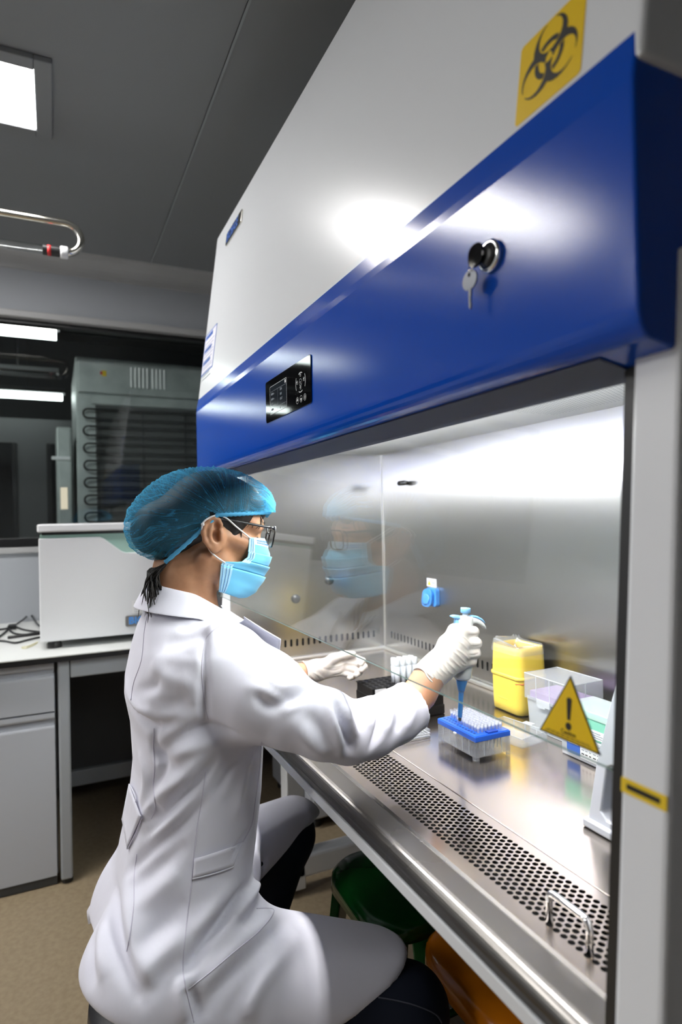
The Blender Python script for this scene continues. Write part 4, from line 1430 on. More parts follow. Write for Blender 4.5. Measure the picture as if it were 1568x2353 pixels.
# head
bf_.ball(hd((0, -0.002, 0.042)), (0.070, 0.088, 0.082), 0.02, M=hdM)
bf_.ball(hd((0, 0.040, -0.012)), (0.0515, 0.049, 0.085), 0.03, M=hdM)
bf_.ball(hd((0, 0.062, 0.045)), (0.055, 0.028, 0.04), 0.03, M=hdM)
for s_ in (1, -1):
    bf_.chain([hd((0.051 * s_, 0.004, -0.02)), hd((0.045 * s_, 0.015, -0.055)), hd((0.012 * s_, 0.076, -0.092))], [0.014, 0.016, 0.018], 0.025)
    bf_.ball(hd((0.034 * s_, 0.062, -0.020)), 0.022, 0.02)
    bf_.limb(hd((0.048 * s_, 0.074, 0.028)), hd((0.012 * s_, 0.089, 0.030)), 0.010, 0.010, 0.018)
    bf_.limb(hd((0.054 * s_, 0.060, -0.006)), hd((0.062 * s_, 0.020, 0.002)), 0.010, 0.008, 0.018)
    bf_.ball(hd((0.031 * s_, 0.101, 0.010)), (0.018, 0.017, 0.012), 0.012, 'cut', M=hdM)
    bf_.ball(hd((0.031 * s_, 0.0765, 0.010)), (0.0145, 0.0125, 0.0125), 0.004)
    bf_.limb(hd((0.043 * s_, 0.083, 0.0035)), hd((0.020 * s_, 0.0885, 0.0035)), 0.0022, 0.0022, 0.004)
    # ear: a tilted plate with rolled rim, fold, hollow and lobe
    Me = hdM @ rot3('Z', math.radians(6 * s_)) @ rot3('X', math.radians(14))
    ec_ = np.array((0.0755 * s_, -0.013, 0.004))
    E_ = lambda y, z, x=0.0: hd(ec_) + Me @ np.array([x * s_, y, z])
    bf_.ball(E_(0, 0), (0.0060, 0.0205, 0.0300), 0.006, M=Me)
    bf_.ball(hd((0.067 * s_, 0.002, -0.002)), (0.010, 0.010, 0.020), 0.010, M=hdM)
    rim = [E_(0.0125, 0.006, 0.003), E_(0.0150, 0.016, 0.004), E_(0.0120, 0.0255, 0.004), E_(0.0030, 0.0300, 0.004), E_(-0.0080, 0.0275, 0.004), E_(-0.0165, 0.0185, 0.004), E_(-0.0205, 0.006, 0.004), E_(-0.0185, -0.008, 0.0035), E_(-0.0120, -0.020, 0.003)]
    for i in range(len(rim) - 1):
        bf_.limb(rim[i], rim[i + 1], 0.0036, 0.0036, 0.004)
    anti = [E_(0.002, 0.017, 0.003), E_(-0.0065, 0.010, 0.0038), E_(-0.0090, 0.0, 0.004), E_(-0.0070, -0.011, 0.0035), E_(-0.001, -0.017, 0.003)]
    for i in range(len(anti) - 1):
        bf_.limb(anti[i], anti[i + 1], 0.0030, 0.0030, 0.004)
    bf_.ball(E_(0.0045, -0.003, 0.0065), (0.0125, 0.0085, 0.0120), 0.002, 'cut', M=Me)
    bf_.ball(E_(0.0060, 0.0150, 0.0065), (0.0080, 0.0058, 0.0075), 0.002, 'cut', M=Me)
    bf_.limb(E_(0.0135, -0.001, 0.004), E_(0.0130, -0.010, 0.003), 0.0040, 0.0036, 0.004)
    bf_.ball(E_(-0.001, -0.0265, 0.001), (0.0050, 0.0092, 0.0090), 0.006, M=Me)
# nose, lips, chin
bf_.chain([hd((0, 0.090, 0.014)), hd((0, 0.104, -0.016)), hd((0, 0.105, -0.026))], [0.0065, 0.0095, 0.0105], 0.012)
for s_ in (1, -1):
    bf_.ball(hd((0.012 * s_, 0.096, -0.026)), 0.0085, 0.008)
    bf_.limb(hd((0.018 * s_, 0.086, -0.052)), hd((0, 0.094, -0.0505)), 0.0055, 0.0065, 0.008)
    bf_.limb(hd((0.016 * s_, 0.085, -0.059)), hd((0, 0.0925, -0.0605)), 0.0055, 0.0070, 0.008)
bf_.ball(hd((0, 0.080, -0.088)), 0.017, 0.02)
P, F = bf_.mesh()
skin('body', P, F, 'skin', pe, 0)
del bf_

# ------------------------------------------------------------------ hair
hf_ = Field(np.arange(-1.31, -1.085, 0.0028), np.arange(0.10, 0.42, 0.0028), np.arange(1.02, 1.36, 0.0028))
hf_.ball(hd((0, -0.004, 0.044)), (0.0735, 0.0915, 0.0855), 0.02, M=hdM)
hf_.ball(hd((0, 0.052, 0.070)), (0.056, 0.044, 0.036), 0.03, M=hdM)
hf_.ball(hd((0, -0.080, 0.010)), (0.055, 0.048, 0.048), 0.04, M=hdM)          # bun under the cover
hf_.ball(hd((0, -0.115, 0.000)), (0.048, 0.036, 0.044), 0.03, M=hdM)
hf_.limb(hd((0, -0.072, -0.02)), hd((0, -0.088, -0.075)), 0.040, 0.014, 0.03, flat=((0, 1, 0), 0.55))
for s_ in (1, -1):
    hf_.limb(hd((0.058 * s_, 0.040, 0.045)), hd((0.0635 * s_, 0.027, 0.006)), 0.016, 0.0055, 0.015)      # temple
    hf_.limb(hd((0.040 * s_, 0.070, 0.060)), hd((0.052 * s_, 0.062, 0.032)), 0.012, 0.0045, 0.015)       # fringe
for s_ in (1, -1):
    hf_.limb(hd((0.026 * s_, 0.090, 0.056)), hd((0.044 * s_, 0.079, 0.036)), 0.0085, 0.0032, 0.012)
# the face and ears stay free
hf_.ball(hd((0, 0.102, -0.005)), (0.068, 0.042, 0.048), 0.012, 'cut', M=hdM)
for s_ in (1, -1):
    hf_.ball(hd((0.070 * s_, -0.010, -0.012)), (0.020, 0.020, 0.036), 0.008, 'cut', M=hdM)
    hf_.ball(hd((0.062 * s_, -0.02, -0.065)), (0.034, 0.045, 0.05), 0.01, 'cut', M=hdM)
P, F = hf_.mesh()
hair = skin('hair', P, F, 'hair', pe, 1)
rs = random.Random(4)
sm = MB()
for i in range(75):      # strands at the nape
    t = rs.random()
    a = hd((rs.uniform(-0.005, 0.038), -0.074 - 0.012 * t, -0.045 - 0.02 * t))
    b = hd((rs.uniform(-0.005, 0.042), -0.094 - 0.016 * t, -0.078))
    c = np.array([-1.175 + rs.uniform(-0.014, 0.032), 0.158 + rs.uniform(-0.012, 0.02), 1.085 + rs.uniform(-0.006, 0.014)])
    e = c + np.array([rs.uniform(0, 0.012), rs.uniform(-0.010, 0.010), -0.028 - 0.022 * rs.random()])
    sm.tube(smooth_path([a, b, c, e], 4), [0.0015] * 9 + [0.0012, 0.0009, 0.0006, 0.0002], 5)
sm.build('hair_strands', 'hair', hair, smooth=True)
sm = MB()
for i in range(22):      # temple wisps
    a = hd((0.0625 + rs.uniform(-0.002, 0.003), rs.uniform(0.020, 0.046), rs.uniform(0.014, 0.036)))
    b = a + hdM @ np.array([0.003, rs.uniform(-0.010, 0.004), -0.014])
    c = b + hdM @ np.array([-0.001, rs.uniform(-0.008, 0.002), rs.uniform(-0.008, -0.003)])
    sm.tube(smooth_path([a, b, c], 4), [0.0011] * 4 + [0.0009, 0.0007, 0.0005, 0.0004, 0.0002], 4)
for i in range(30):      # fringe wisps at the forehead
    a = hd((rs.uniform(0.015, 0.055), 0.078 - 0.012 * rs.random(), 0.062))
    b = hd((rs.uniform(0.030, 0.060), 0.084 - 0.022 * rs.random(), 0.038))
    c = b + hdM @ np.array([0.004, rs.uniform(-0.012, -0.002), -0.014])
    sm.tube(smooth_path([a, b, c], 4), [0.0014] * 4 + [0.0011, 0.0009, 0.0007, 0.0005, 0.0002], 4)
sm.build('fringe_strands', 'hair', hair, smooth=True)
for s_ in (1, -1):
    MB().tube([hd((0.0485 * s_, 0.0800, 0.0075)), hd((0.040 * s_, 0.0895, 0.0045)), hd((0.031 * s_, 0.0930, 0.0035)), hd((0.019 * s_, 0.0895, 0.004))], [0.0012, 0.0024, 0.0024, 0.0010], 6).build('eyelash', 'hair', hair, smooth=True)
    MB().tube([hd((0.052 * s_, 0.078, 0.033)), hd((0.034 * s_, 0.0945, 0.038)), hd((0.016 * s_, 0.0975, 0.034))], [0.0015, 0.0030, 0.0018], 6).build('eyebrow', 'hair', hair, smooth=True)

# ------------------------------------------------------------------ hair cover
capm = bpy.data.materials.new('hair_cover_fabric')
MATS['hair_cover_fabric'] = capm
capm.use_nodes = True
n, l = capm.node_tree.nodes, capm.node_tree.links
n.clear()
tc = n.new('ShaderNodeTexCoord')
no = n.new('ShaderNodeTexNoise'); no.inputs['Scale'].default_value = 420; no.inputs['Detail'].default_value = 3
fo = n.new('ShaderNodeAttribute'); fo.attribute_name = 'fold'
ma = n.new('ShaderNodeMath'); ma.operation = 'MULTIPLY_ADD'; ma.inputs[1].default_value = 0.34; ma.inputs[2].default_value = 0.02
ad = n.new('ShaderNodeMath'); ad.operation = 'ADD'
lwt = n.new('ShaderNodeLayerWeight'); lwt.inputs['Blend'].default_value = 0.25
mf = n.new('ShaderNodeMath'); mf.operation = 'MULTIPLY_ADD'; mf.inputs[1].default_value = 0.42; mf.use_clamp = True
df = n.new('ShaderNodeBsdfDiffuse'); df.inputs[0].default_value = (0.10, 0.44, 0.70, 1)
tl = n.new('ShaderNodeBsdfTranslucent'); tl.inputs[0].default_value = (0.10, 0.44, 0.70, 1)
ms = n.new('ShaderNodeMixShader'); ms.inputs[0].default_value = 0.35
tr = n.new('ShaderNodeBsdfTransparent'); tr.inputs[0].default_value = (0.86, 0.95, 1, 1)
mx = n.new('ShaderNodeMixShader'); o_ = n.new('ShaderNodeOutputMaterial')
bp = n.new('ShaderNodeBump'); bp.inputs['Strength'].default_value = 0.4; bp.inputs['Distance'].default_value = 0.001
l.new(tc.outputs['Object'], no.inputs['Vector'])
l.new(no.outputs['Fac'], ma.inputs[0]); l.new(ma.outputs[0], ad.inputs[0]); l.new(fo.outputs['Fac'], ad.inputs[1])
fl_ = n.new('ShaderNodeAttribute'); fl_.attribute_name = 'flow'
lines = None
for sc_, th_, gn_ in ((1.0, 0.020, 0.40), (2.3, 0.028, 0.30), (5.0, 0.05, 0.16)):
    nz = n.new('ShaderNodeTexNoise'); nz.inputs['Scale'].default_value = sc_; nz.inputs['Detail'].default_value = 1.5
    d1 = n.new('ShaderNodeMath'); d1.operation = 'SUBTRACT'; d1.inputs[1].default_value = 0.5
    d2 = n.new('ShaderNodeMath'); d2.operation = 'ABSOLUTE'
    d3 = n.new('ShaderNodeMapRange'); d3.inputs[1].default_value = 0.0; d3.inputs[2].default_value = th_; d3.inputs[3].default_value = gn_; d3.inputs[4].default_value = 0.0
    l.new(fl_.outputs['Vector'], nz.inputs['Vector']); l.new(nz.outputs['Fac'], d1.inputs[0]); l.new(d1.outputs[0], d2.inputs[0]); l.new(d2.outputs[0], d3.inputs[0])
    if lines is None:
        lines = d3.outputs[0]
    else:
        q_ = n.new('ShaderNodeMath'); q_.operation = 'ADD'
        l.new(lines, q_.inputs[0]); l.new(d3.outputs[0], q_.inputs[1]); lines = q_.outputs[0]
ad2 = n.new('ShaderNodeMath'); ad2.operation = 'ADD'
l.new(ad.outputs[0], ad2.inputs[0]); l.new(lines, ad2.inputs[1])
l.new(lwt.outputs['Facing'], mf.inputs[0]); l.new(ad2.outputs[0], mf.inputs[2])
l.new(no.outputs['Fac'], bp.inputs['Height']); l.new(bp.outputs[0], df.inputs['Normal'])
l.new(df.outputs[0], ms.inputs[1]); l.new(tl.outputs[0], ms.inputs[2])
l.new(mf.outputs[0], mx.inputs[0]); l.new(tr.outputs[0], mx.inputs[1]); l.new(ms.outputs[0], mx.inputs[2]); l.new(mx.outputs[0], o_.inputs[0])

hz = lambda p: np.array(p, float)
cf = Field(np.arange(-1.325, -1.07, 0.0024), np.arange(0.03, 0.43, 0.0024), np.arange(1.06, 1.38, 0.0024))
cf.ball(hd((0, 0.004, 0.050)), (0.0800, 0.1000, 0.0880), 0.03, M=hdM)
cf.ball(hd((0, 0.070, 0.072)), (0.060, 0.046, 0.036), 0.05, M=hdM)
cf.ball(hd((0, -0.070, 0.036)), (0.076, 0.072, 0.074), 0.05, M=hdM)
cf.ball(hd((0, -0.108, 0.004)), (0.064, 0.054, 0.056), 0.04, M=hdM)
P, F = cf.mesh()
# hem line in head coordinates: from the forehead over the ear, then down behind it
Hl = (P - HO) @ HR


def hem_z(x, y):
    ax_ = np.abs(x)
    zf = 0.044 + (y - 0.0) * 0.17 - 0.05 * (0.075 - np.minimum(ax_, 0.075)) * 0
    zb_ = 0.039 + (y + 0.012) * 1.25
    z = np.where(y > -0.012, zf - 0.002, np.maximum(zb_, -0.058))
    z = np.where((ax_ > 0.064) & (y > -0.025) & (y < 0.012), np.maximum(z, 0.043), z)
    # behind the head the edge comes together under the bun
    return z


keepv = Hl[:, 2] > hem_z(Hl[:, 0], Hl[:, 1]) - 0.0
kf = keepv[F].all(1) | ((Hl[F][:, :, 1].mean(1) < -0.088))
F2 = F[kf]
used_v, inv = np.unique(F2, return_inverse=True)
P, F2 = P[used_v], inv.reshape(F2.shape)
Hl = (P - HO) @ HR
N = vertex_normals(P, F2)
# gathers: folds run from the front bunch backwards over the crown, and from the hem behind the ear to the back of the cover
x_, y_, z_ = Hl[:, 0], Hl[:, 1], Hl[:, 2]
angA = np.arctan2(z_ - 0.052, np.abs(x_) + 0.02)                       # around the front-back axis
angB = np.arctan2(z_ - 0.035, -(y_ - 0.012) + 1e-4)                    # around an axis through the ear
rngc = np.random.RandomState(3)


def ridges(a, freq, ph, sharp):
    t = np.abs(((a * freq + ph) % 1.0) - 0.5) * 2
    return t ** sharp


wobA = 0.03 * np.sin(y_ * 60 + x_ * 30) + 0.03 * np.sin(y_ * 130)
wobB = 0.025 * np.sin(y_ * 70 + 2 * z_ * 40) + 0.03 * np.sin(x_ * 60)
front = np.clip((y_ + 0.00) / 0.05, 0, 1)
back = 1 - front
fA = ridges(angA + wobA, 3.3, 0.1, 9) + 0.75 * ridges(angA + wobA * 1.4, 8.1, 0.37, 9)
fB = ridges(angB + wobB, 5.1, 0.2, 9) + 0.8 * ridges(angB + wobB * 1.5, 12.3, 0.6, 9)
nearhem = np.exp(-np.maximum(z_ - hem_z(x_, y_), 0) / 0.012) * (y_ > -0.085)
scal = ridges(y_, 95, 0.0, 1.2) * nearhem
fold = front * fA + back * fB
P = P + N * (0.0022 * (fold - 0.5) + 0.0012 * scal)[:, None]
cap = skin('hair_cover', P, F2, 'hair_cover_fabric', pe, 0)
at_ = cap.data.attributes.new('fold', 'FLOAT', 'POINT')
fl3 = cap.data.attributes.new('flow', 'FLOAT_VECTOR', 'POINT')
along = np.where(y_ > 0.0, np.hypot(y_ - 0.115, z_ - 0.06), np.hypot(y_ - 0.0, z_ - 0.03))
angm = front * (angA + wobA) + back * (angB + wobB + 3.0)
fl3.data.foreach_set('vector', np.stack([angm * 7.0, along * 5.0, x_ * 4.0], 1).astype(np.float32).ravel())
bunch = np.exp(-((y_ - 0.115) ** 2 + (z_ - 0.07) ** 2) / 0.0006)
empty_top = 0.10 * np.exp(-((y_ + 0.085) ** 2 / 0.0016 + (z_ - 0.095) ** 2 / 0.0008))
at_.data.foreach_set('value', np.clip(0.20 * fold ** 2.0 + 0.30 * nearhem + 0.55 * bunch + empty_top - 0.05, 0, 1).astype(np.float32))
# elastic hem: a gathered band along the open edge, right side and left side
for s_ in (1, -1):
    hp = []
    for yy in np.linspace(0.104, -0.088, 46):
        zz = float(hem_z(np.array(0.05), np.array(yy)))
        xx = 0.0800 * math.sqrt(max(0.02, 1 - ((yy - 0.004) / 0.112) ** 2))
        hp.append(hd((s_ * (xx + 0.0012 * (len(hp) % 2)), yy, zz)))
    MB().tube(hp, [0.0034 + 0.0010 * (i % 2) for i in range(len(hp))], 8).build('elastic_hem', 'cap_hem', cap, smooth=True)
b0 = hd((0, 0.112, 0.066))
bm_ = MB()
for i in range(9):
    d = np.array([rs.uniform(-0.014, 0.014), rs.uniform(0.0, 0.006), rs.uniform(-0.012, 0.012)])
    bm_.tube([hd(np.array((0, 0.096, 0.070)) + d * 0.6), hd(np.array((0, 0.110, 0.066)) + d)], [0.009, 0.0055], 8)
bm_.build('front_gather', 'cap_hem', cap, smooth=True)

# ------------------------------------------------------------------ face mask
def lerp_poly(tab, v):
    tv = [t[0] for t in tab]
    return np.array([np.interp(v, tv, [t[1][i] for t in tab]) for i in range(3)])


MC = [(0, (0, 0.1040, 0.0075)), (0.12, (0, 0.1150, -0.010)), (0.25, (0, 0.1205, -0.024)), (0.40, (0, 0.1200, -0.041)), (0.55, (0, 0.1170, -0.060)),
      (0.70, (0, 0.1130, -0.080)), (0.84, (0, 0.1010, -0.1020)), (0.94, (0, 0.0830, -0.1135)), (1.0, (0, 0.0680, -0.1150))]
ME = [(0, (0.0645, 0.0590, 0.0060)), (0.20, (0.0680, 0.0590, -0.012)), (0.40, (0.0700, 0.0580, -0.032)), (0.50, (0.0715, 0.0460, -0.042)),
      (0.56, (0.0725, 0.0120, -0.0440)), (0.62, (0.0725, 0.0090, -0.0500)), (0.80, (0.0695, 0.0105, -0.075)), (1.0, (0.0635, 0.0130, -0.1010))]


def mask_pt(u, v, off=0.0):
    """u in -1..1 across the face, v from the nose bridge to below the chin"""
    m, e = lerp_poly(MC, v), lerp_poly(ME, v)
    a = abs(u)
    s = math.copysign(1, u) if u else 1.0
    th = a * PI / 2
    x = e[0] * math.sin(th) ** 0.92
    y = e[1] + (m[1] - e[1]) * max(math.cos(th), 0) ** 0.85
    z = m[2] + (e[2] - m[2]) * a ** 1.6
    pl = 0.0
    for c in (0.30, 0.47, 0.63):
        d = v - c
        if 0 <= d < 0.15:
            pl += 0.0042 * (1 - d / 0.15)
    pl *= 0.35 + 0.65 * math.cos(th) ** 0.5 if th < PI / 2 else 0.35
    pl += 0.0016 * math.sin(9 * a + 14 * v) * a * (1 - a) * 2.5
    p = np.array([x * s, y, z])
    c0 = np.array([0, 0.02, -0.045])
    d = p - c0
    d[2] *= 0.5
    d /= np.linalg.norm(d)
    return hd(p + d * (pl + off))


us = np.linspace(-1, 1, 57)
vs_ = sorted(set(list(np.linspace(0, 1, 44)) + [0.299, 0.301, 0.469, 0.471, 0.629, 0.631]))
mk = MB().grid([[mask_pt(u, v) for u in us] for v in vs_]).build('face_mask', 'mask_blue', pe, smooth=True)
so_ = mk.modifiers.new('thick', 'SOLIDIFY'); so_.thickness = 0.0014; so_.offset = 0
MB().grid([[mask_pt(u, v, 0.0011) for u in us] for v in np.linspace(0.0, 0.13, 7)]).build('nose_band', 'mask_pale', mk, smooth=True)
for s_ in (1, -1):
    MB().grid([[mask_pt(s_ * u, v, 0.0012) for u in np.linspace(0.90, 1.0, 5)] for v in np.linspace(0.0, 0.50, 22)]).build('side_band', 'mask_edge', mk, smooth=True)
    MB().grid([[mask_pt(s_ * u, v, 0.0012) for u in np.linspace(0.90, 1.0, 5)] for v in np.linspace(0.57, 1.0, 18)]).build('side_band', 'mask_edge', mk, smooth=True)
    # embossed weld dots in rows
    dm = MB()
    for r_, (u0, va, vb, nn) in enumerate(((0.925, 0.60, 0.99, 26), (0.955, 0.60, 0.99, 26), (0.985, 0.60, 0.99, 26), (0.935, 0.03, 0.44, 22), (0.97, 0.03, 0.44, 22))):
        for v in np.linspace(va, vb, nn):
            c = mask_pt(s_ * u0, v, 0.0017)
            dm.box(c - 0.0005, c + 0.0005)
    for v in (0.045, 0.06, 0.085, 0.10):
        for u in np.linspace(0.30, 0.84, 22):
            c = mask_pt(s_ * u, v, 0.0016)
            dm.box(c - 0.0005, c + 0.0005)
    o = dm.build('weld_dots', 'pip_deep', mk)
    o['kind'] = 'stuff'
    lp = smooth_path([mask_pt(s_ * 0.985, 0.02, 0.001), hd((0.0735 * s_, 0.030, 0.0225)), hd((0.0790 * s_, 0.006, 0.0370)), hd((0.0810 * s_, -0.014, 0.0390)), hd((0.0860 * s_, -0.036, 0.024)),
                      hd((0.0790 * s_, -0.0330, 0.002)), hd((0.0755 * s_, -0.020, -0.0200)), hd((0.0745 * s_, -0.006, -0.0340)), mask_pt(s_ * 0.985, 0.575, 0.001)], 6)
    MB().tube(lp, 0.0016, 8).build('ear_loop', 'elastic', mk, smooth=True)
    kn = hd((0.0865 * s_, -0.037, 0.020))
    MB().lathe([(0.0008, -0.0032), (0.0026, -0.0022), (0.0033, 0), (0.0026, 0.0022), (0.0008, 0.0032)], tuple(kn), 10).build('loop_knot', 'elastic', mk, smooth=True)

# ------------------------------------------------------------------ spectacles
gl = MB()
lens_fr = []
for s_ in (1, -1):
    rim = []
    for (u, v) in rrect(0.0500, 0.0400, 0.013, 6):
        x = 0.0345 + u
        y = 0.1170 - 1.9 * x * x + 0.10 * v
        rim.append(hd((x * s_, y, 0.0120 + v)))
    lens_fr.append(rim)
sp_o = bpy.data.objects.new('spectacles', None)
COL.objects.link(sp_o)
sp_o.parent = pe
for s_, rim in zip((1, -1), lens_fr):
    MB().tube(rim, 0.0016, 8, closed=True).build('lens_rim', 'spectacle_black', sp_o, smooth=True)
    MB().add(rim, [tuple(range(len(rim)))[::s_]]).build('lens', 'lens_glass', sp_o)
    MB().tube([hd((0.0585 * s_, 0.1095, 0.0280)), hd((0.0660 * s_, 0.1040, 0.0285)), hd((0.0690 * s_, 0.0970, 0.0290))], [0.0024, 0.0028, 0.0024], 8).build('end_piece', 'spectacle_black', sp_o, smooth=True)
    MB().box(hd((0.0672 * s_, 0.1005, 0.0280)) - 0.0016, hd((0.0672 * s_, 0.1005, 0.0280)) + 0.0016).build('hinge', 'metal_hinge', sp_o)
    MB().tube(smooth_path([hd((0.0690 * s_, 0.0980, 0.0290)), hd((0.0705 * s_, 0.060, 0.0315)), hd((0.0735 * s_, 0.010, 0.0345)), hd((0.0765 * s_, -0.012, 0.0310)), hd((0.0770 * s_, -0.030, 0.016))], 5), 0.0024, 8).build('temple', 'spectacle_black', sp_o, smooth=True)
MB().tube(smooth_path([hd((0.0105, 0.1160, 0.0165)), hd((0, 0.1180, 0.0200)), hd((-0.0105, 0.1160, 0.0165))], 5), 0.0015, 8).build('bridge', 'spectacle_black', sp_o, smooth=True)

# ------------------------------------------------------------------ lab coat
BK = [at(px, py, 'x', -1.2) for px, py in ((372, 1340), (338, 1392), (318, 1440), (300, 1505), (288, 1560), (286, 1600), (299, 1660), (304, 1750), (292, 1850), (272, 1940), (259, 2010), (235, 2090), (205, 2170), (190, 2240))]
FR = [at(px, py, 'x', -1.1) for px, py in ((535, 1400), (575, 1450), (600, 1520), (613, 1600), (614, 1705), (607, 1800), (592, 1900), (580, 1960))]
bz_, by_ = [p.z for p in BK][::-1], [p.y for p in BK][::-1]
fz_, fy_ = [p.z for p in FR][::-1], [p.y for p in FR][::-1]
HWZ = [0.25, 0.40, 0.50, 0.58, 0.66, 0.75, 0.85, 0.93, 0.985, 1.02, 1.05, 1.08, 1.12]
HWV = [0.235, 0.222, 0.205, 0.188, 0.168, 0.162, 0.168, 0.172, 0.160, 0.112, 0.070, 0.055, 0.05]
CXZ, CXV = [0.25, 0.5, 0.75, 1.0, 1.1], [-1.15, -1.15, -1.168, -1.195, -1.198]
ct = Field(np.arange(-1.56, -0.76, 0.0041), np.arange(-0.04, 0.70, 0.0041), np.arange(0.22, 1.12, 0.0041))


def trunk(X, Y, Z):
    yb = np.interp(Z, bz_, by_)
    yf = np.interp(Z, fz_, fy_)
    hw = np.interp(Z, HWZ, HWV)
    cx = np.interp(Z, CXZ, CXV)
    cy, hd_ = (yb + yf) / 2, (yf - yb) / 2
    a, b = np.abs((X - cx) / hw), np.abs((Y - cy) / hd_)
    r = (a ** 2.35 + b ** 2.35) ** (1 / 2.35)
    d = (r - 1) * np.minimum(hw, hd_)
    return np.maximum(d, Z - 1.062)


ct.put(trunk, (-1.6, -0.1, 0.19), (-0.7, 0.5, 1.13), 0.02)
ct.chain([(-1.185, 0.216, 0.988), SHR + np.array([-0.012, 0, 0.0])], [0.055, 0.060], 0.04)
ct.chain([(-1.205, 0.216, 0.988), SHL + np.array([0.012, 0, 0.0])], [0.055, 0.060], 0.04)
# right sleeve
arm = [np.array(at(*q)) for q in ((528, 1552, 'x', -1.085), (605, 1597, 'x', -1.010), (670, 1638, 'x', -0.970), (745, 1663, 'x', -0.945), (800, 1682, 'x', -0.945), (850, 1673, 'x', -0.953), (908, 1646, 'x', -0.966), (958, 1613, 'x', -0.978))]
fdir = arm[-1] - arm[-2]
fdir /= np.linalg.norm(fdir)
end_r = arm[-1] + fdir * 0.05
ct.chain(arm[:3], [0.083, 0.070, 0.0585], 0.035)
ct.chain(arm[2:] + [end_r], [0.0585, 0.0575, 0.0515, 0.0500, 0.0470, 0.0455, 0.0475], 0.010)
# left sleeve
ct.chain([SHL, (SHL + ELL) / 2, ELL], [0.080, 0.066, 0.055], 0.04)
ldir = (WRL - ELL) / np.linalg.norm(WRL - ELL)
ct.chain([ELL, WRL - ldir * 0.035], [0.054, 0.040], 0.025)
# lap: cloth lying over both thighs; below the thigh line it falls down as a curtain


def drape(a, b, ra, rb, drop):
    a, b = np.array(a, float), np.array(b, float)
    ba = b - a
    L2 = float(ba @ ba)

    def fn(X, Y, Z):
        px, py, pz = X - a[0], Y - a[1], Z - a[2]
        t = np.clip((px * ba[0] + py * ba[1]) / (ba[0] ** 2 + ba[1] ** 2), 0, 1)
        qx, qy, qz = px - t * ba[0], py - t * ba[1], pz - t * ba[2]
        qz = np.where(qz > 0, qz, np.minimum(qz + drop, 0))
        r = ra + (rb - ra) * t
        return np.sqrt(qx * qx + qy * qy + qz * qz) - r
    return fn


lapR0, lapR1 = np.array([-1.050, 0.14, 0.470]), np.array([-0.902, 0.575, 0.400])
lapL0, lapL1 = np.array([-1.245, 0.16, 0.475]), np.array([-1.372, 0.50, 0.470])
ct.put(drape(lapR0, lapR1, 0.122, 0.082, 0.15), (-1.2, 0.0, 0.19), (-0.74, 0.66, 0.62), 0.05)
ct.put(drape(lapL0, lapL1, 0.108, 0.082, 0.03), (-1.5, 0.02, 0.3), (-1.1, 0.62, 0.6), 0.04)


def half(p, n):
    p, n = np.array(p, float), np.array(n, float)
    n = n / np.linalg.norm(n)
    return lambda X, Y, Z: (X - p[0]) * n[0] + (Y - p[1]) * n[1] + (Z - p[2]) * n[2]


# openings: neck, cuffs, hems
ct.limb((-1.196, 0.215, 0.99), hd((0, -0.01, -0.05)), 0.050, 0.066, 0.01, 'cut')
ct.limb((-1.196, 0.300, 0.93), (-1.196, 0.335, 1.10), 0.020, 0.075, 0.015, 'cut')
cutr = half(arm[-1] - fdir * 0.012, -fdir)
ct.put(lambda X, Y, Z: np.maximum(cutr(X, Y, Z), np.sqrt((X - end_r[0]) ** 2 + (Y - end_r[1]) ** 2 + (Z - end_r[2]) ** 2) - 0.13), end_r - 0.13, end_r + 0.13, 0.004, 'cut', 0.0)
ct.limb(arm[-1] - fdir * 0.05, arm[-1] + fdir * 0.05, 0.038, 0.0425, 0.006, 'cut')
H1, H2 = np.array(at(945, 2176, 'x', -0.896)) + np.array([0, 0.014, 0]), np.array(at(862, 2353, 'x', -0.838))
H3 = H1 + np.array([-0.12, -0.03, 0.0])
nR = np.cross(H2 - H1, H3 - H1)
nR = nR if nR[1] > 0 else -nR
cR = half(H1, -nR)
ct.put(lambda X, Y, Z: np.maximum(cR(X, Y, Z), X * 0 + (-1.06 - X)), (-1.07, 0.2, 0.15), (-0.70, 0.8, 0.75), 0.018, 'cut', 0.0)
K1, K2 = at(707, 1905, 'x', -1.33), at(612, 1992, 'x', -1.29)
nL = np.cross(np.array(K2 - K1), np.array([1.0, 0.1, 0.0]))
nL = nL if nL[1] > 0 else -nL
cL = half(K1, -nL)
ct.put(lambda X, Y, Z: np.maximum(cL(X, Y, Z), X * 0 + (X + 1.215)), (-1.6, 0.2, 0.2), (-1.205, 0.8, 0.7), 0.012, 'cut', 0.0)
# the open front between the two panels
ct.put(lambda X, Y, Z: np.maximum(np.maximum(np.abs(X + 1.185 + (Y - 0.3) * 0.1) - (0.02 + np.clip(Y - 0.30, 0, 1) * 0.42), 0.315 - Y), Z - 0.60) + 0 * Z, (-1.35, 0.30, 0.2), (-1.05, 0.8, 0.62), 0.02, 'cut', 0.0)
B1, B2 = np.array(at(184, 2252, 'x', -1.06)), np.array(at(312, 2344, 'x', -0.97))
B3 = np.array([-1.32, 0.05, B1[2] - 0.02])
nB = np.cross(B2 - B1, B3 - B1)
nB = nB if nB[2] < 0 else -nB
ct.limb((-1.17, 0.17, 0.10), (-1.17, 0.17, 0.315), 0.150, 0.146, 0.01, 'cut')
ct.put(lambda X, Y, Z: np.maximum(np.maximum(X + 0.985, Z - 0.385), 0.10 - Y) + 0 * X, (-1.6, 0.05, 0.15), (-0.95, 0.8, 0.45), 0.02, 'cut', 0.0)
hB = half(B1, nB)
ct.keep(lambda X, Y, Z: np.minimum(hB(X, Y, Z), 0.5 * (0.155 - Y)), 0.014)
CP, CF_ = ct.mesh()
del ct

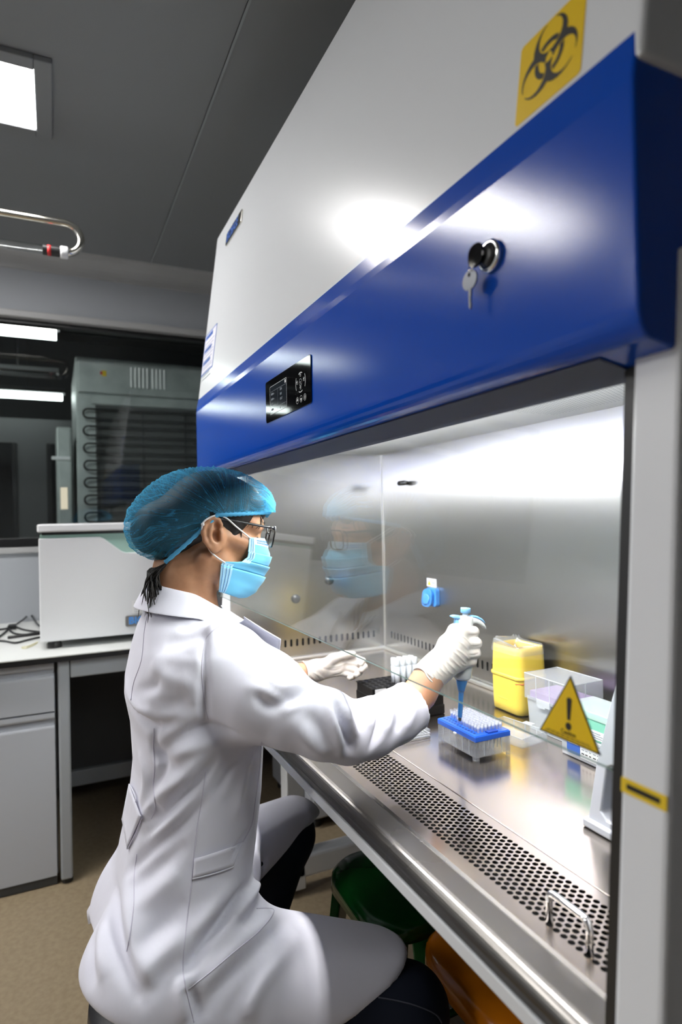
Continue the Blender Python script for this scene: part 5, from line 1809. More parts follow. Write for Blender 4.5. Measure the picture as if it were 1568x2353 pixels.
# folds, drawn as lines of picture measurements laid on the cloth: (points, half width, height)
from mathutils.bvhtree import BVHTree


def bvh_of(P, F):
    return BVHTree.FromPolygons([Vector(p) for p in P], [tuple(f) for f in F])


cbv = bvh_of(CP, CF_)


def on_cloth(px, py, bv=None, off=0.0):
    d = ray(px, py).normalized()
    h = (bv or cbv).ray_cast(CAM, d)
    if h[0] is None:
        return None
    return h[0] + h[1] * off


FOLDS = [
    ([(545, 1689), (473, 1669), (424, 1689), (366, 1730)], 0.013, -0.01),
    ([(500, 1703), (446, 1718), (393, 1741)], 0.014, 0.007),
    ([(294, 1613), (326, 1653), (357, 1671), (411, 1658)], 0.012, -0.008),
    ([(312, 1586), (352, 1577), (370, 1551)], 0.014, -0.006),
    ([(290, 1573), (312, 1622), (348, 1640)], 0.012, 0.006),
    ([(487, 1743), (446, 1797), (393, 1855), (334, 1922)], 0.012, -0.011),
    ([(469, 1730), (424, 1783), (370, 1828), (326, 1882)], 0.014, 0.009),
    ([(357, 1730), (375, 1765), (352, 1806)], 0.012, -0.007),
    ([(321, 1730), (339, 1792), (326, 1850)], 0.016, 0.007),
    ([(357, 1671), (352, 1716), (370, 1752)], 0.01, -0.006),
    ([(352, 1828), (361, 1864), (334, 1886)], 0.01, -0.006),
    ([(469, 1841), (411, 1904), (348, 1949), (294, 2007)], 0.014, -0.01),
    ([(446, 1828), (393, 1886), (339, 1935)], 0.013, 0.006),
    ([(428, 1935), (370, 1989), (308, 2034)], 0.018, -0.007),
    ([(411, 1998), (361, 2052), (312, 2087)], 0.02, 0.007),
    ([(433, 2070), (370, 2128), (308, 2186)], 0.022, -0.008),
    ([(428, 2141), (375, 2199), (330, 2253)], 0.022, 0.007),
    ([(424, 2199), (375, 2240), (339, 2289)], 0.02, -0.006),
    ([(545, 1747), (518, 1774), (491, 1828)], 0.014, -0.006),
    ([(585, 1730), (563, 1801), (540, 1882)], 0.016, 0.006),
    ([(598, 1716), (576, 1770), (563, 1837)], 0.01, -0.005),
    ([(576, 1900), (554, 1944), (531, 1971)], 0.009, -0.009),
    ([(565, 2034), (518, 2101), (473, 2159), (424, 2233)], 0.011, -0.013),
    ([(545, 2025), (491, 2087), (446, 2150)], 0.018, 0.008),
    ([(585, 1944), (590, 1998), (576, 2061), (540, 2105)], 0.012, 0.009),
    ([(603, 1980), (621, 2025), (607, 2056)], 0.01, -0.007),
    ([(625, 2034), (590, 2087), (554, 2132)], 0.014, -0.005),
    ([(697, 2087), (634, 2132), (563, 2199), (500, 2275), (464, 2342)], 0.02, -0.01),
    ([(661, 2087), (598, 2141), (536, 2195), (473, 2266)], 0.02, 0.009),
    ([(688, 2150), (630, 2204), (590, 2262), (563, 2342)], 0.022, 0.009),
    ([(652, 2159), (621, 2199), (576, 2253), (518, 2342)], 0.016, -0.007),
    ([(433, 2266), (446, 2302), (451, 2347)], 0.012, -0.01),
    ([(419, 2235), (424, 2284), (433, 2347)], 0.02, 0.008),
    ([(263, 2038), (267, 2128), (290, 2217), (330, 2298)], 0.016, -0.014),
    ([(236, 2119), (232, 2190), (245, 2248)], 0.016, 0.006),
    ([(214, 2150), (209, 2217), (218, 2262)], 0.012, -0.005),
    ([(290, 2007), (299, 2096), (308, 2177), (348, 2284)], 0.024, 0.01),
    ([(411, 1774), (352, 1716)], 0.016, -0.005),
    ([(455, 1586), (411, 1613), (366, 1631)], 0.02, -0.006),
    ([(469, 1551), (469, 1604), (473, 1658)], 0.01, -0.007),
    ([(411, 1551), (437, 1586), (446, 1622)], 0.02, 0.006),
    ([(375, 1479), (428, 1466), (473, 1448)], 0.022, -0.006),
    ([(352, 1515), (375, 1551), (411, 1568)], 0.02, 0.006),
    ([(469, 1416), (446, 1434), (411, 1439)], 0.014, -0.006),
    ([(473, 1457), (496, 1439), (536, 1430)], 0.012, 0.006),
    ([(527, 1448), (554, 1461), (572, 1457)], 0.01, -0.007),
    ([(473, 1448), (469, 1497), (469, 1551)], 0.008, -0.006),
    ([(586, 1593), (621, 1620), (669, 1610), (714, 1579)], 0.012, -0.008),
    ([(621, 1555), (648, 1579), (690, 1565)], 0.012, 0.005),
    ([(566, 1579), (614, 1593), (652, 1620), (703, 1620)], 0.014, 0.006),
    ([(774, 1610), (779, 1641), (796, 1686), (807, 1727)], 0.009, -0.012),
    ([(758, 1607), (765, 1648), (779, 1693), (786, 1738)], 0.012, 0.009),
    ([(793, 1620), (803, 1662), (820, 1696)], 0.012, 0.008),
    ([(869, 1610), (876, 1638), (872, 1676), (855, 1720)], 0.009, -0.011),
    ([(851, 1600), (855, 1638), (848, 1676)], 0.012, 0.006),
    ([(889, 1603), (893, 1641), (886, 1686)], 0.013, 0.008),
    ([(838, 1624), (862, 1620), (889, 1607)], 0.008, -0.005),
    ([(814, 1624), (841, 1627), (862, 1641)], 0.01, -0.005),
    ([(910, 1607), (924, 1641), (910, 1682)], 0.014, -0.006),
    ([(944, 1593), (948, 1634), (931, 1676)], 0.016, 0.005),
    ([(703, 1641), (731, 1676), (752, 1720)], 0.018, -0.006),
    ([(669, 1648), (703, 1693), (745, 1738)], 0.022, 0.006),
    ([(896, 1600), (931, 1579), (958, 1562)], 0.01, -0.006),
]
coat_N = vertex_normals(CP, CF_)


def apply_folds(P, N, folds):
    D = np.zeros(len(P))
    for pts, wdt, amp in folds:
        q = [on_cloth(*p) for p in smooth_px(pts)]
        q = [np.array(p) for p in q if p is not None]
        if len(q) < 2:
            continue
        n = len(q)
        lo, hi = np.min(q, 0) - 3 * wdt, np.max(q, 0) + 3 * wdt
        sel = np.nonzero(((P > lo) & (P < hi)).all(1))[0]
        if not len(sel):
            continue
        best = np.full(len(sel), 9.0)
        tt = np.zeros(len(sel))
        S_ = P[sel]
        for i in range(n - 1):
            a, b = q[i], q[i + 1]
            ba = b - a
            if np.linalg.norm(ba) > 0.08:
                continue
            t = np.clip(((S_ - a) @ ba) / (ba @ ba + 1e-12), 0, 1)
            d = np.linalg.norm(S_ - a - t[:, None] * ba, axis=1)
            m = d < best
            best[m] = d[m]
            tt[m] = (i + t[m]) / (n - 1)
        env = np.clip(np.sin(np.clip(tt * 0.94 + 0.03, 0, 1) * PI), 0, 1) ** 0.7
        D[sel] += amp * env * np.exp(-(best / wdt) ** 2)
    return P + N * D[:, None]


def smooth_px(pts, n=5):
    return [(p.x, p.y) for p in smooth_path([(a, b, 0) for a, b in pts], n)]
CP = apply_folds(CP, coat_N, [(p, w * 0.78, a * (1.5 if w < 0.0125 else 1.25)) for p, w, a in FOLDS])
coat = skin('lab_coat', CP, CF_, 'coat_cotton', pe, 2)

# ------------------------------------------------------------------ lab coat details
cbv = bvh_of(CP, CF_)


def seam(name, pts, r=0.0008, off=0.0002, mat='coat_seam', bv=None):
    q = [on_cloth(a, b, bv, off) for a, b in smooth_px(pts, 8)]
    q = [p for p in q if p is not None]
    return MB().tube(q, r, 6).build(name, mat, coat, smooth=True)


def cloth_patch(name, quad, nu, nv, off=0.002, mat='coat_cotton', th=0.0016):
    """piece of cloth lying on the coat: quad of four picture measurements"""
    a, b, c, d = [Vector((x, y, 0)) for x, y in quad]
    rows = []
    for j in range(nv + 1):
        row = []
        for i in range(nu + 1):
            u, v = i / nu, j / nv
            p = (a * (1 - u) + b * u) * (1 - v) + (d * (1 - u) + c * u) * v
            h = on_cloth(p.x, p.y, None, off)
            row.append(h)
        rows.append(row)
    last = None
    for row in rows:
        for k in range(len(row)):
            if row[k] is None:
                row[k] = next((x for x in row[k:] if x is not None), last)
            last = row[k]
    o = MB().grid(rows).build(name, mat, coat, smooth=True)
    s = o.modifiers.new('thick', 'SOLIDIFY'); s.thickness = th; s.offset = -1
    return o


T_ = lambda pts: [(160 + .4474 * x, 1300 + .4474 * y) for x, y in pts]
seam('seam', T_([(470, 150), (410, 230), (385, 330), (370, 480), (330, 600), (315, 690)]))
seam('seam', T_([(433, 835), (430, 930), (436, 1030), (430, 1130), (440, 1240), (420, 1300)]))
seam('seam', T_([(780, 300), (710, 360), (685, 450), (680, 560), (690, 680), (712, 790)]))
seam('seam', T_([(700, 1060), (680, 1200), (655, 1350), (640, 1480), (628, 1610), (612, 1750), (595, 1900), (583, 2060), (595, 2160), (618, 2260), (640, 2345)]))
seam('seam', T_([(345, 1480), (332, 1600), (330, 1740), (310, 1890), (295, 1980)]))
seam('seam', T_([(985, 905), (975, 1050), (955, 1200), (935, 1330), (890, 1420)]))
seam('seam', T_([(960, 1760), (1050, 1770), (980, 1870), (850, 1980), (720, 2090), (610, 2175)]))
# back tab and pocket flap
tab = cloth_patch('back_tab', T_([(318, 1120), (378, 1285), (308, 1450), (282, 1300)]), 8, 8, 0.0035)
seam('tab_edge', T_([(318, 1122), (335, 1150), (352, 1195), (350, 1240), (378, 1283)]), 0.0014, 0.004, 'coat_cotton')
seam('tab_edge', T_([(282, 1300), (295, 1360), (300, 1410), (308, 1452)]), 0.0014, 0.004, 'coat_cotton')
seam('tab_edge', T_([(378, 1290), (350, 1370), (308, 1452)]), 0.0010, 0.003)
cloth_patch('pocket_welt', T_([(640, 1505), (893, 1420), (835, 1545), (632, 1605)]), 14, 5, 0.0022)
seam('welt_edge', T_([(632, 1606), (700, 1590), (770, 1570), (838, 1545)]), 0.0013, 0.003, 'coat_cotton')
seam('welt_edge', T_([(640, 1504), (740, 1480), (830, 1450), (895, 1415)]), 0.0009, 0.0024)

# collar: a band folded over round the neck
CC = np.array([-1.196, 0.232])


def collar_ring(rx, ryb, ryf, zb, zs, zf, n=44, a0=0.30):
    """open ring from front right over the back to front left; heights at back, side and front"""
    out = []
    for i in range(n + 1):
        t = a0 + (2 * PI - 2 * a0) * i / n           # 0 = straight ahead
        c, s = math.cos(t), math.sin(t)
        y = CC[1] + (ryf if c > 0 else ryb) * c
        x = CC[0] + rx * s
        f = (1 - c) / 2
        z = np.interp(f, [0, 0.5, 1.0], [zf, zs, zb])
        out.append((x, y, z))
    return out


inner0 = collar_ring(0.060, 0.062, 0.075, 1.055, 1.020, 0.985, a0=0.42)
fold_ = collar_ring(0.064, 0.068, 0.080, 1.103, 1.083, 1.030, a0=0.42)
fold2 = collar_ring(0.069, 0.074, 0.086, 1.103, 1.083, 1.029, a0=0.42)
leaf1 = collar_ring(0.084, 0.088, 0.098, 1.078, 1.060, 1.008, a0=0.46)
leaf2 = collar_ring(0.101, 0.100, 0.112, 1.056, 1.040, 0.990, a0=0.50)
co_ = MB().grid([inner0, fold_, fold2, leaf1, leaf2]).build('collar', 'coat_cotton', coat, smooth=True)
s = co_.modifiers.new('thick', 'SOLIDIFY'); s.thickness = 0.002; s.offset = 0
s = co_.modifiers.new('round', 'SUBSURF'); s.levels = 1; s.render_levels = 2
# lapels: turned-back fronts standing off the chest
for s_ in (1, -1):
    base = np.array([-1.196, 0.0, 0.0])
    L_ = []
    for (dx, y, z) in ((0.085, 0.318, 1.035), (0.100, 0.352, 1.010), (0.108, 0.382, 0.990), (0.085, 0.386, 0.955), (0.030, 0.384, 0.87)):
        L_.append(np.array([base[0] + s_ * dx, y, z]))
    R_ = []
    for (dx, y, z) in ((0.066, 0.312, 1.020), (0.060, 0.332, 0.995), (0.052, 0.345, 0.965), (0.036, 0.356, 0.925), (0.012, 0.366, 0.86)):
        R_.append(np.array([base[0] + s_ * dx, y, z]))
    rows = [[tuple(a + (b - a) * u + np.array([0, 0.006 * math.sin(u * PI), 0])) for u in np.linspace(0, 1, 6)] for a, b in zip(R_, L_)]
    lp_ = MB().grid(rows).build('lapel', 'coat_cotton', coat, smooth=True)
    s = lp_.modifiers.new('thick', 'SOLIDIFY'); s.thickness = 0.0022; s.offset = 0
# tail: the far rear panel of the vent swings out behind
tl_ = []
for i, v in enumerate(np.linspace(0, 1, 10)):
    row = []
    for u in np.linspace(0, 1, 8):
        a = np.array(at(260 - 56 * v, 2005 + 118 * v ** 1.1, 'x', -1.27 - 0.03 * v))
        b = np.array([-1.40, 0.16 - 0.06 * v, a[2] + 0.01])
        p = a + (b - a) * u + np.array([0, -0.020 * math.sin(u * PI) * v, 0.006 * math.sin(u * 7) * v])
        row.append(tuple(p))
    tl_.append(row)
tail = MB().grid(tl_).build('coat_tail', 'coat_cotton', coat, smooth=True)
s = tail.modifiers.new('thick', 'SOLIDIFY'); s.thickness = 0.002; s.offset = 0
tl2 = []
for v in np.linspace(0, 1, 10):
    a = np.array(at(260 - 56 * v, 2005 + 118 * v ** 1.1, 'x', -1.27 - 0.03 * v))
    b = np.array(at(262 - 20 * v, 2010 + 95 * v, 'x', -1.20 - 0.02 * v)) + np.array([0, 0.03, 0])
    tl2.append([tuple(a + (b - a) * u + np.array([0, 0.012 * math.sin(u * PI) * v, -0.012 * u * v])) for u in np.linspace(0, 1, 6)])
t2 = MB().grid(tl2).build('tail_turn', 'coat_cotton', coat, smooth=True)
s = t2.modifiers.new('thick', 'SOLIDIFY'); s.thickness = 0.0016; s.offset = 0
# sleeve hem stitch and knitted inner cuff at the left wrist
wl = WRL - ldir * 0.012
x0_, y0__ = frame_of(ldir)
for k in range(5):
    c = Vector(wl) + Vector(ldir) * (-0.016 + 0.006 * k)
    MB().tube([c + (x0_ * math.cos(t) + y0__ * math.sin(t)) * (0.0275 + 0.0012 * math.sin(9 * t + k)) for t in np.linspace(0, 2 * PI, 28, endpoint=False)], 0.0034, 7, closed=True).build('knit_cuff', 'coat_cotton', coat, smooth=True)

# ------------------------------------------------------------------ trousers and shoes
tf = Field(np.arange(-1.50, -0.72, 0.0065), np.arange(-0.02, 0.68, 0.0065), np.arange(0.05, 0.62, 0.0065))
tf.chain([HIPR, KNR + np.array([0.005, 0.012, -0.005]), ANR + np.array([0, 0, 0.02])], [0.086, 0.062, 0.056], 0.03)
tf.chain([HIPL, KNL + np.array([-0.005, 0.01, 0.0]), ANL + np.array([0, 0, 0.02])], [0.078, 0.062, 0.054], 0.03)
tf.limb((-1.155, 0.19, 0.49), (-1.155, 0.21, 0.53), 0.08, 0.08, 0.05)
P, F = tf.mesh()
tr_ = skin('trousers', P, F, 'denim', pe, 1)
tb = bvh_of(P, F)
q = [on_cloth(a, b, tb, 0.0006) for a, b in smooth_px([(870, 2292), (915, 2300), (960, 2312), (1000, 2330), (1015, 2350)], 8)]
q = [p for p in q if p is not None]
if len(q) > 2:
    MB().tube(q, 0.0012, 6).build('trouser_seam', 'denim_seam', tr_, smooth=True)
for an in (ANR, ANL):
    sf = Field(np.arange(an[0] - 0.08, an[0] + 0.08, 0.005), np.arange(an[1] - 0.10, an[1] + 0.24, 0.005), np.arange(-0.01, 0.12, 0.005))
    sf.chain([(an[0], an[1] - 0.03, 0.045), (an[0], an[1] + 0.06, 0.042), (an[0], an[1] + 0.15, 0.032)], [0.044, 0.042, 0.034], 0.03)
    sf.limb((an[0], an[1] - 0.01, 0.06), (an[0], an[1] - 0.01, 0.095), 0.042, 0.040, 0.02)
    sf.keep(lambda X, Y, Z: 0.0015 - Z)
    P, F = sf.mesh()
    skin('shoe', P, F, 'shoe', pe, 1)

# ------------------------------------------------------------------ gloves
gr = Field(np.arange(-1.075, -0.930, 0.0014), np.arange(0.595, 0.800, 0.0014), np.arange(0.870, 1.020, 0.0014))
PX = -1.003
w0 = np.array(at(976, 1561, 'x', -0.984)); w1 = np.array(at(992, 1547, 'x', -0.985)); w2 = np.array(at(1006, 1535, 'x', -0.985))
mcp = [np.array(at(*q)) for q in ((1050, 1455, 'x', -0.983), (1057, 1480, 'x', -0.974), (1059, 1504, 'x', -0.973), (1056, 1526, 'x', -0.977))]
pip = [np.array(at(*q)) for q in ((1089, 1452, 'x', -0.978), (1095, 1478, 'x', -0.972), (1093, 1501, 'x', -0.972), (1085, 1520, 'x', -0.976))]
dipx = [(1084, 1457, 'x', -1.013), (1090, 1481, 'x', -1.010), (1088, 1503, 'x', -1.010), (1080, 1522, 'x', -1.010)]
tipx = [(1060, 1464, 'x', -1.031), (1062, 1487, 'x', -1.031), (1061, 1507, 'x', -1.030), (1058, 1525, 'x', -1.027)]
dip = [np.array(at(*q)) for q in dipx]
tip = [np.array(at(*q)) for q in tipx]
rad = [(0.0112, 0.0103, 0.0090, 0.0078), (0.0115, 0.0105, 0.0092, 0.0080), (0.0110, 0.0100, 0.0088, 0.0076), (0.0100, 0.0090, 0.0078, 0.0068)]
gr.chain([w0, w1, w2], [0.0275, 0.0265, 0.0250], 0.02, flat=((1, 0, 0), 0.92))
for m, r in zip(mcp, (0.0150, 0.0155, 0.0150, 0.0135)):
    gr.limb(w2, m, 0.0200, r, 0.018, flat=((1, 0, 0), 0.85))
for a, b, c, d, r in zip(mcp, pip, dip, tip, rad):
    gr.limb(a, b, r[0] + 0.001, r[1], 0.006)
    gr.chain([b, c, d], [r[1], r[2], r[3]], 0.0045)
th = [np.array(at(*q)) for q in ((1003, 1522, 'x', -1.000), (1024, 1478, 'x', -1.018), (1044, 1448, 'x', -1.026), (1066, 1436, 'x', -1.020))]
gr.chain(th, [0.019, 0.0135, 0.0110, 0.0090], 0.010)
gr.limb(w2, mcp[0], 0.018, 0.013, 0.02)
# hollow for the wrist, open cuff
gd = (w1 - w0) / np.linalg.norm(w1 - w0)
cutg = half(w0, gd)
gr.put(lambda X, Y, Z: np.maximum(cutg(X, Y, Z), np.sqrt((X - w0[0]) ** 2 + (Y - w0[1]) ** 2 + (Z - w0[2]) ** 2) - 0.06), w0 - 0.06, w0 + 0.06, 0.002, 'cut', 0.0)
GP, GF = gr.mesh()
gbv = bvh_of(GP, GF)
gN = vertex_normals(GP, GF)
Gc = lambda pts: [(900 + .1594 * x, 1340 + .1594 * y) for x, y in pts]
GFOLD = []
for pts, wd, am in (
        ([(730, 1010), (800, 1130), (870, 1200), (940, 1260)], .0013, .0016), ([(680, 1040), (760, 1180), (850, 1290)], .0013, .0016),
        ([(640, 1120), (720, 1240), (810, 1320)], .0013, .0015), ([(600, 1180), (680, 1290), (740, 1340)], .0012, .0013),
        ([(880, 970), (980, 1060), (1090, 1170)], .0015, .0018), ([(830, 1040), (930, 1150), (1010, 1220)], .0014, .0015),
        ([(930, 940), (1040, 1020), (1130, 1110)], .0014, .0014), ([(760, 980), (830, 1100), (900, 1170)], .0014, -.0012),
        ([(960, 730), (1060, 790), (1160, 900)], .0013, .0012), ([(900, 800), (1010, 860), (1110, 960)], .0016, .0010),
        ([(540, 1180), (600, 1300), (660, 1390)], .0012, .0012), ([(500, 1220), (560, 1330), (610, 1430)], .0014, .0014),
        ([(800, 700), (900, 690), (1010, 740)], .0016, .0010), ([(700, 860), (760, 940), (800, 1000)], .0018, .0010),
        ([(990, 1140), (1040, 1180), (1090, 1190)], .0012, .0012), ([(780, 1240), (860, 1300), (900, 1310)], .0012, .0012),
        ([(1110, 745), (1180, 755), (1250, 740)], .0018, -.0012), ([(1150, 905), (1220, 915), (1290, 890)], .0018, -.0012), ([(1120, 1035), (1190, 1040), (1260, 1010)], .0018, -.0012)):
    GFOLD.append((Gc(pts), wd, am))
_oc = on_cloth
cbv_keep = cbv
cbv = gbv
GP = apply_folds(GP, gN, GFOLD)
cbv = cbv_keep
glr = skin('glove', GP, GF, 'glove_latex', pe, 1)
# rolled, crumpled cuff
xg, yg_ = frame_of(gd)
for k, (dd, rr2) in enumerate(((-0.001, 0.0268), (0.004, 0.0272), (0.009, 0.0266))):
    c = Vector(w0) + Vector(gd) * dd
    MB().tube([c + Vector((xg.x * math.cos(t), xg.y * math.cos(t), xg.z * math.cos(t))) * (rr2 + 0.0014 * math.sin(7 * t + 2 * k)) + yg_ * math.sin(t) * (rr2 + 0.0012 * math.sin(5 * t + k)) + Vector(gd) * 0.002 * math.sin(4 * t + k) for t in np.linspace(0, 2 * PI, 36, endpoint=False)], 0.0017, 7, closed=True).build('glove_cuff', 'glove_latex', glr, smooth=True)

# left glove: relaxed, palm down, fingers curled
LX = -1.43
gl_ = Field(np.arange(-1.50, -1.36, 0.0016), np.arange(0.535, 0.775, 0.0016), np.arange(0.770, 0.890, 0.0016))
v0 = np.array(at(700, 1545, 'x', -1.427)); v1 = np.array(at(728, 1540, 'x', -1.427))
P4 = lambda *r: [np.array(at(x, y, 'x', d)) for x, y, d in r]
lm = P4((786, 1512, -1.420), (787, 1523, -1.413), (782, 1534, -1.411), (775, 1543, -1.412))
lp1 = P4((816, 1511, -1.408), (819, 1525, -1.402), (811, 1538, -1.400), (797, 1549, -1.402))
lp2 = P4((834, 1518, -1.398), (838, 1532, -1.391), (827, 1545, -1.390), (811, 1555, -1.393))
lp3 = P4((829, 1526, -1.385), (830, 1540, -1.379), (818, 1551, -1.379), (803, 1558, -1.383))
gl_.chain([v0, v1], [0.026, 0.025], 0.02)
for m in lm:
    gl_.limb(v1, m, 0.019, 0.0120, 0.014)
for a, b, c, d, k in zip(lm, lp1, lp2, lp3, (1, 1.03, 0.98, 0.90)):
    gl_.limb(a, b, 0.0098 * k, 0.0086 * k, 0.004)
    gl_.chain([b, c, d], [0.0086 * k, 0.0080 * k, 0.0070 * k], 0.0025)
lt = P4((738, 1534, -1.412), (766, 1513, -1.404), (792, 1505, -1.399), (812, 1503, -1.397))
gl_.chain(lt, [0.018, 0.0115, 0.0095, 0.0078], 0.008)
ld_ = (v1 - v0) / np.linalg.norm(v1 - v0)
cutl = half(v0, ld_)
gl_.put(lambda X, Y, Z: np.maximum(cutl(X, Y, Z), np.sqrt((X - v0[0]) ** 2 + (Y - v0[1]) ** 2 + (Z - v0[2]) ** 2) - 0.06), v0 - 0.06, v0 + 0.06, 0.002, 'cut', 0.0)
P, F = gl_.mesh()
gN = vertex_normals(P, F)
cbv = bvh_of(P, F)
Lc = lambda pts: [(560 + .2806 * x, 1440 + .2806 * y) for x, y in pts]
P = apply_folds(P, gN, [(Lc(p), w_, a_) for p, w_, a_ in (([(540, 390), (580, 430), (610, 470)], .0016, .0014), ([(600, 380), (660, 430), (690, 460)], .002, .0014), ([(640, 340), (740, 360), (800, 340)], .002, -.0012),
                                                          ([(700, 330), (780, 320), (850, 290)], .0022, .0014), ([(720, 400), (780, 390), (820, 370)], .002, -.0014), ([(560, 360), (620, 410), (650, 450)], .0016, .0012))])
cbv = cbv_keep
gll = skin('glove', P, F, 'glove_latex', pe, 1)
xg, yg_ = frame_of(ld_)
c = Vector(v0)
MB().tube([c + (xg * math.cos(t) + yg_ * math.sin(t)) * (0.0262 + 0.0008 * math.sin(6 * t)) for t in np.linspace(0, 2 * PI, 30, endpoint=False)], 0.0014, 6, closed=True).build('glove_cuff', 'glove_latex', gll, smooth=True)

# ================================================================== pipette
tip_pt = np.array(at(1057, 1656, 'z', 0.812))
top_pt = np.array(at(1070.5, 1400, 'x', tip_pt[0] + 0.0))
PX_SHIFT = 0
axd = Vector(top_pt - tip_pt).normalized()
Lp = (top_pt - tip_pt)
plen = np.linalg.norm(Lp)
pp_ = thing('pipette', 'white and blue single-channel pipette held upright in the right glove', 'pipette', tuple(tip_pt))
sc_px = plen / 256.0                    # metres per picture pixel along the pipette
hgt_ = lambda py: (1656 - py) * sc_px   # height above the nozzle end
base = Vector(tip_pt)
r_ = lambda wpx: wpx * sc_px / 2
fwdv = Vector((0.18, 1.0, 0)); fwdv = (fwdv - axd * fwdv.dot(axd)).normalized()
sidev = axd.cross(fwdv)


def plathe(name, prof, mat, n=24, parent=None, shift=0.0):
    return MB().lathe([(r_(w_), hgt_(py)) for w_, py in prof], tuple(base + fwdv * shift), n, tuple(axd)).build(name, mat, parent or pp_, smooth=True, bevel=0)


plathe('nozzle', [(5, 1657), (7, 1655), (8, 1648), (8, 1645)], 'black_plastic', 14)
plathe('shaft', [(8, 1649), (10.5, 1646), (11.5, 1600), (12.5, 1585), (14, 1584)], 'pip_deep', 20)
plathe('ejector_collar', [(13, 1590), (16, 1586), (24, 1570), (27, 1560), (27, 1545)], 'pip_deep', 24)
# grey body: oval handle
hb_ = MB()
rows = []
for w_, d_, py in ((30, 30, 1562), (40, 42, 1556), (44, 46, 1535), (38, 42, 1500), (32, 38, 1470), (28, 38, 1445), (28, 42, 1432), (27, 44, 1420), (24, 40, 1416)):
    c = base + axd * hgt_(py)
    rows.append([c + sidev * (r_(w_) * math.cos(t)) + fwdv * (r_(d_) * math.sin(t)) for t in np.linspace(0, 2 * PI, 24, endpoint=False)])
hb_.grid(rows, True)
n_ = len(rows[0])
hb_.f.append(list(range(n_))[::-1]); hb_.f.append(list(range(len(hb_.v) - n_, len(hb_.v))))
hb_.build('handle_body', 'pip_white', pp_, smooth=True)


def hook(name, mat, tab, wd):
    """curved bar in the pipette's own plane: (forward px, py, thickness px)"""
    m = MB()
    rows = []
    for fx, py, th_ in tab:
        c = base + axd * hgt_(py) + fwdv * (fx * sc_px / 0.93)
        rows.append([c + sidev * (wd * cx_) + axd * (th_ * sc_px * cz_) for cx_, cz_ in ((-1, -0.5), (-0.8, 0.4), (-0.4, 0.5), (0.4, 0.5), (0.8, 0.4), (1, -0.5), (0.5, -0.6), (-0.5, -0.6))])
    m.grid(rows, True)
    m.f.append(list(range(8))[::-1]); m.f.append(list(range(len(m.v) - 8, len(m.v))))
    return m.build(name, mat, pp_, smooth=True, bevel=0)


hook('finger_hook', 'pip_white', ((6, 1425, 22), (14, 1423, 16), (24, 1424, 11), (34, 1428, 10), (42, 1434, 9), (47, 1440, 5), (48, 1443, 1)), 0.0085)
hook('hook_cover', 'pip_blue', ((8, 1416, 3), (18, 1415, 4), (28, 1417, 5), (38, 1422, 5), (45, 1429, 3)), 0.0075)
hook('ejector_button', 'pip_blue', ((-33, 1417, 3), (-28, 1417, 7), (-18, 1418, 8), (-13, 1419, 8)), 0.0075)
hook('ejector_slide', 'pip_blue', ((-24, 1430, 20), (-13, 1430, 22)), 0.0060)
plathe('plunger_rod', [(13, 1420), (13.5, 1416), (13.5, 1405)], 'pip_white', 16)
plathe('plunger_button', [(18, 1409), (24, 1408), (24.5, 1399), (23, 1396.5), (10, 1396)], 'pip_blue', 10)
adopt(pp_)

# ================================================================== tip rack with tips
RX0, RX1, RY0, RY1 = -1.066, -0.942, 0.714, 0.797
rk = thing('tip_rack', 'clear tip box with blue tray, standing open on the steel work surface under the pipette', 'box', ((RX0 + RX1) / 2, (RY0 + RY1) / 2, ZW))
ZR = ZW + 0.047


def shell(name, x0, x1, y0, y1, z0, z1, mat, par, t=0.0015, draft=0.0, bottom=True):
    """open box wall"""
    m = MB()
    A = [(x0 + draft, y0 + draft, z0), (x1 - draft, y0 + draft, z0), (x1 - draft, y1 - draft, z0), (x0 + draft, y1 - draft, z0)]
    B = [(x0, y0, z1), (x1, y0, z1), (x1, y1, z1), (x0, y1, z1)]
    Ai = [(x0 + draft + t, y0 + draft + t, z0 + t), (x1 - draft - t, y0 + draft + t, z0 + t), (x1 - draft - t, y1 - draft - t, z0 + t), (x0 + draft + t, y1 - draft - t, z0 + t)]
    Bi = [(x0 + t, y0 + t, z1), (x1 - t, y0 + t, z1), (x1 - t, y1 - t, z1), (x0 + t, y1 - t, z1)]
    fs = []
    for k in range(4):
        k2 = (k + 1) % 4
        fs += [(k, k2, 4 + k2, 4 + k), (8 + k2, 8 + k, 12 + k, 12 + k2), (4 + k, 4 + k2, 12 + k2, 12 + k)]
    if bottom:
        fs += [(3, 2, 1, 0), (8, 9, 10, 11)]
    m.add(A + B + Ai + Bi, fs)
    return m.build(name, mat, par)


shell('rack_box', RX0, RX1, RY0, RY1, ZW + 0.006, ZR - 0.006, 'clear_plastic', rk, 0.0014, 0.0)
for xx, yy in ((RX0, RY0), (RX1, RY0), (RX1, RY1), (RX0, RY1)):
    sx, sy = (1 if xx == RX0 else -1), (1 if yy == RY0 else -1)
    MB().prism([(xx, yy), (xx + sx * 0.010, yy), (xx + sx * 0.010, yy + sy * 0.002), (xx + sx * 0.003, yy + sy * 0.009), (xx, yy + sy * 0.009)][::sx * sy], xy, ZW + 0.0002, ZR - 0.007).build('corner_post', 'clear_plastic', rk)
for k in range(5):
    x = RX0 + 0.02 + k * (RX1 - RX0 - 0.04) / 4
    MB().box((x - 0.0006, RY0 - 0.0006, ZW + 0.008), (x + 0.0006, RY0 + 0.0002, ZR - 0.010)).build('rib', 'cloudy_plastic', rk)
for k in range(3):
    y = RY0 + 0.02 + k * 0.021
    MB().box((RX1 - 0.0002, y - 0.0006, ZW + 0.008), (RX1 + 0.0006, y + 0.0006, ZR - 0.010)).build('rib', 'cloudy_plastic', rk)
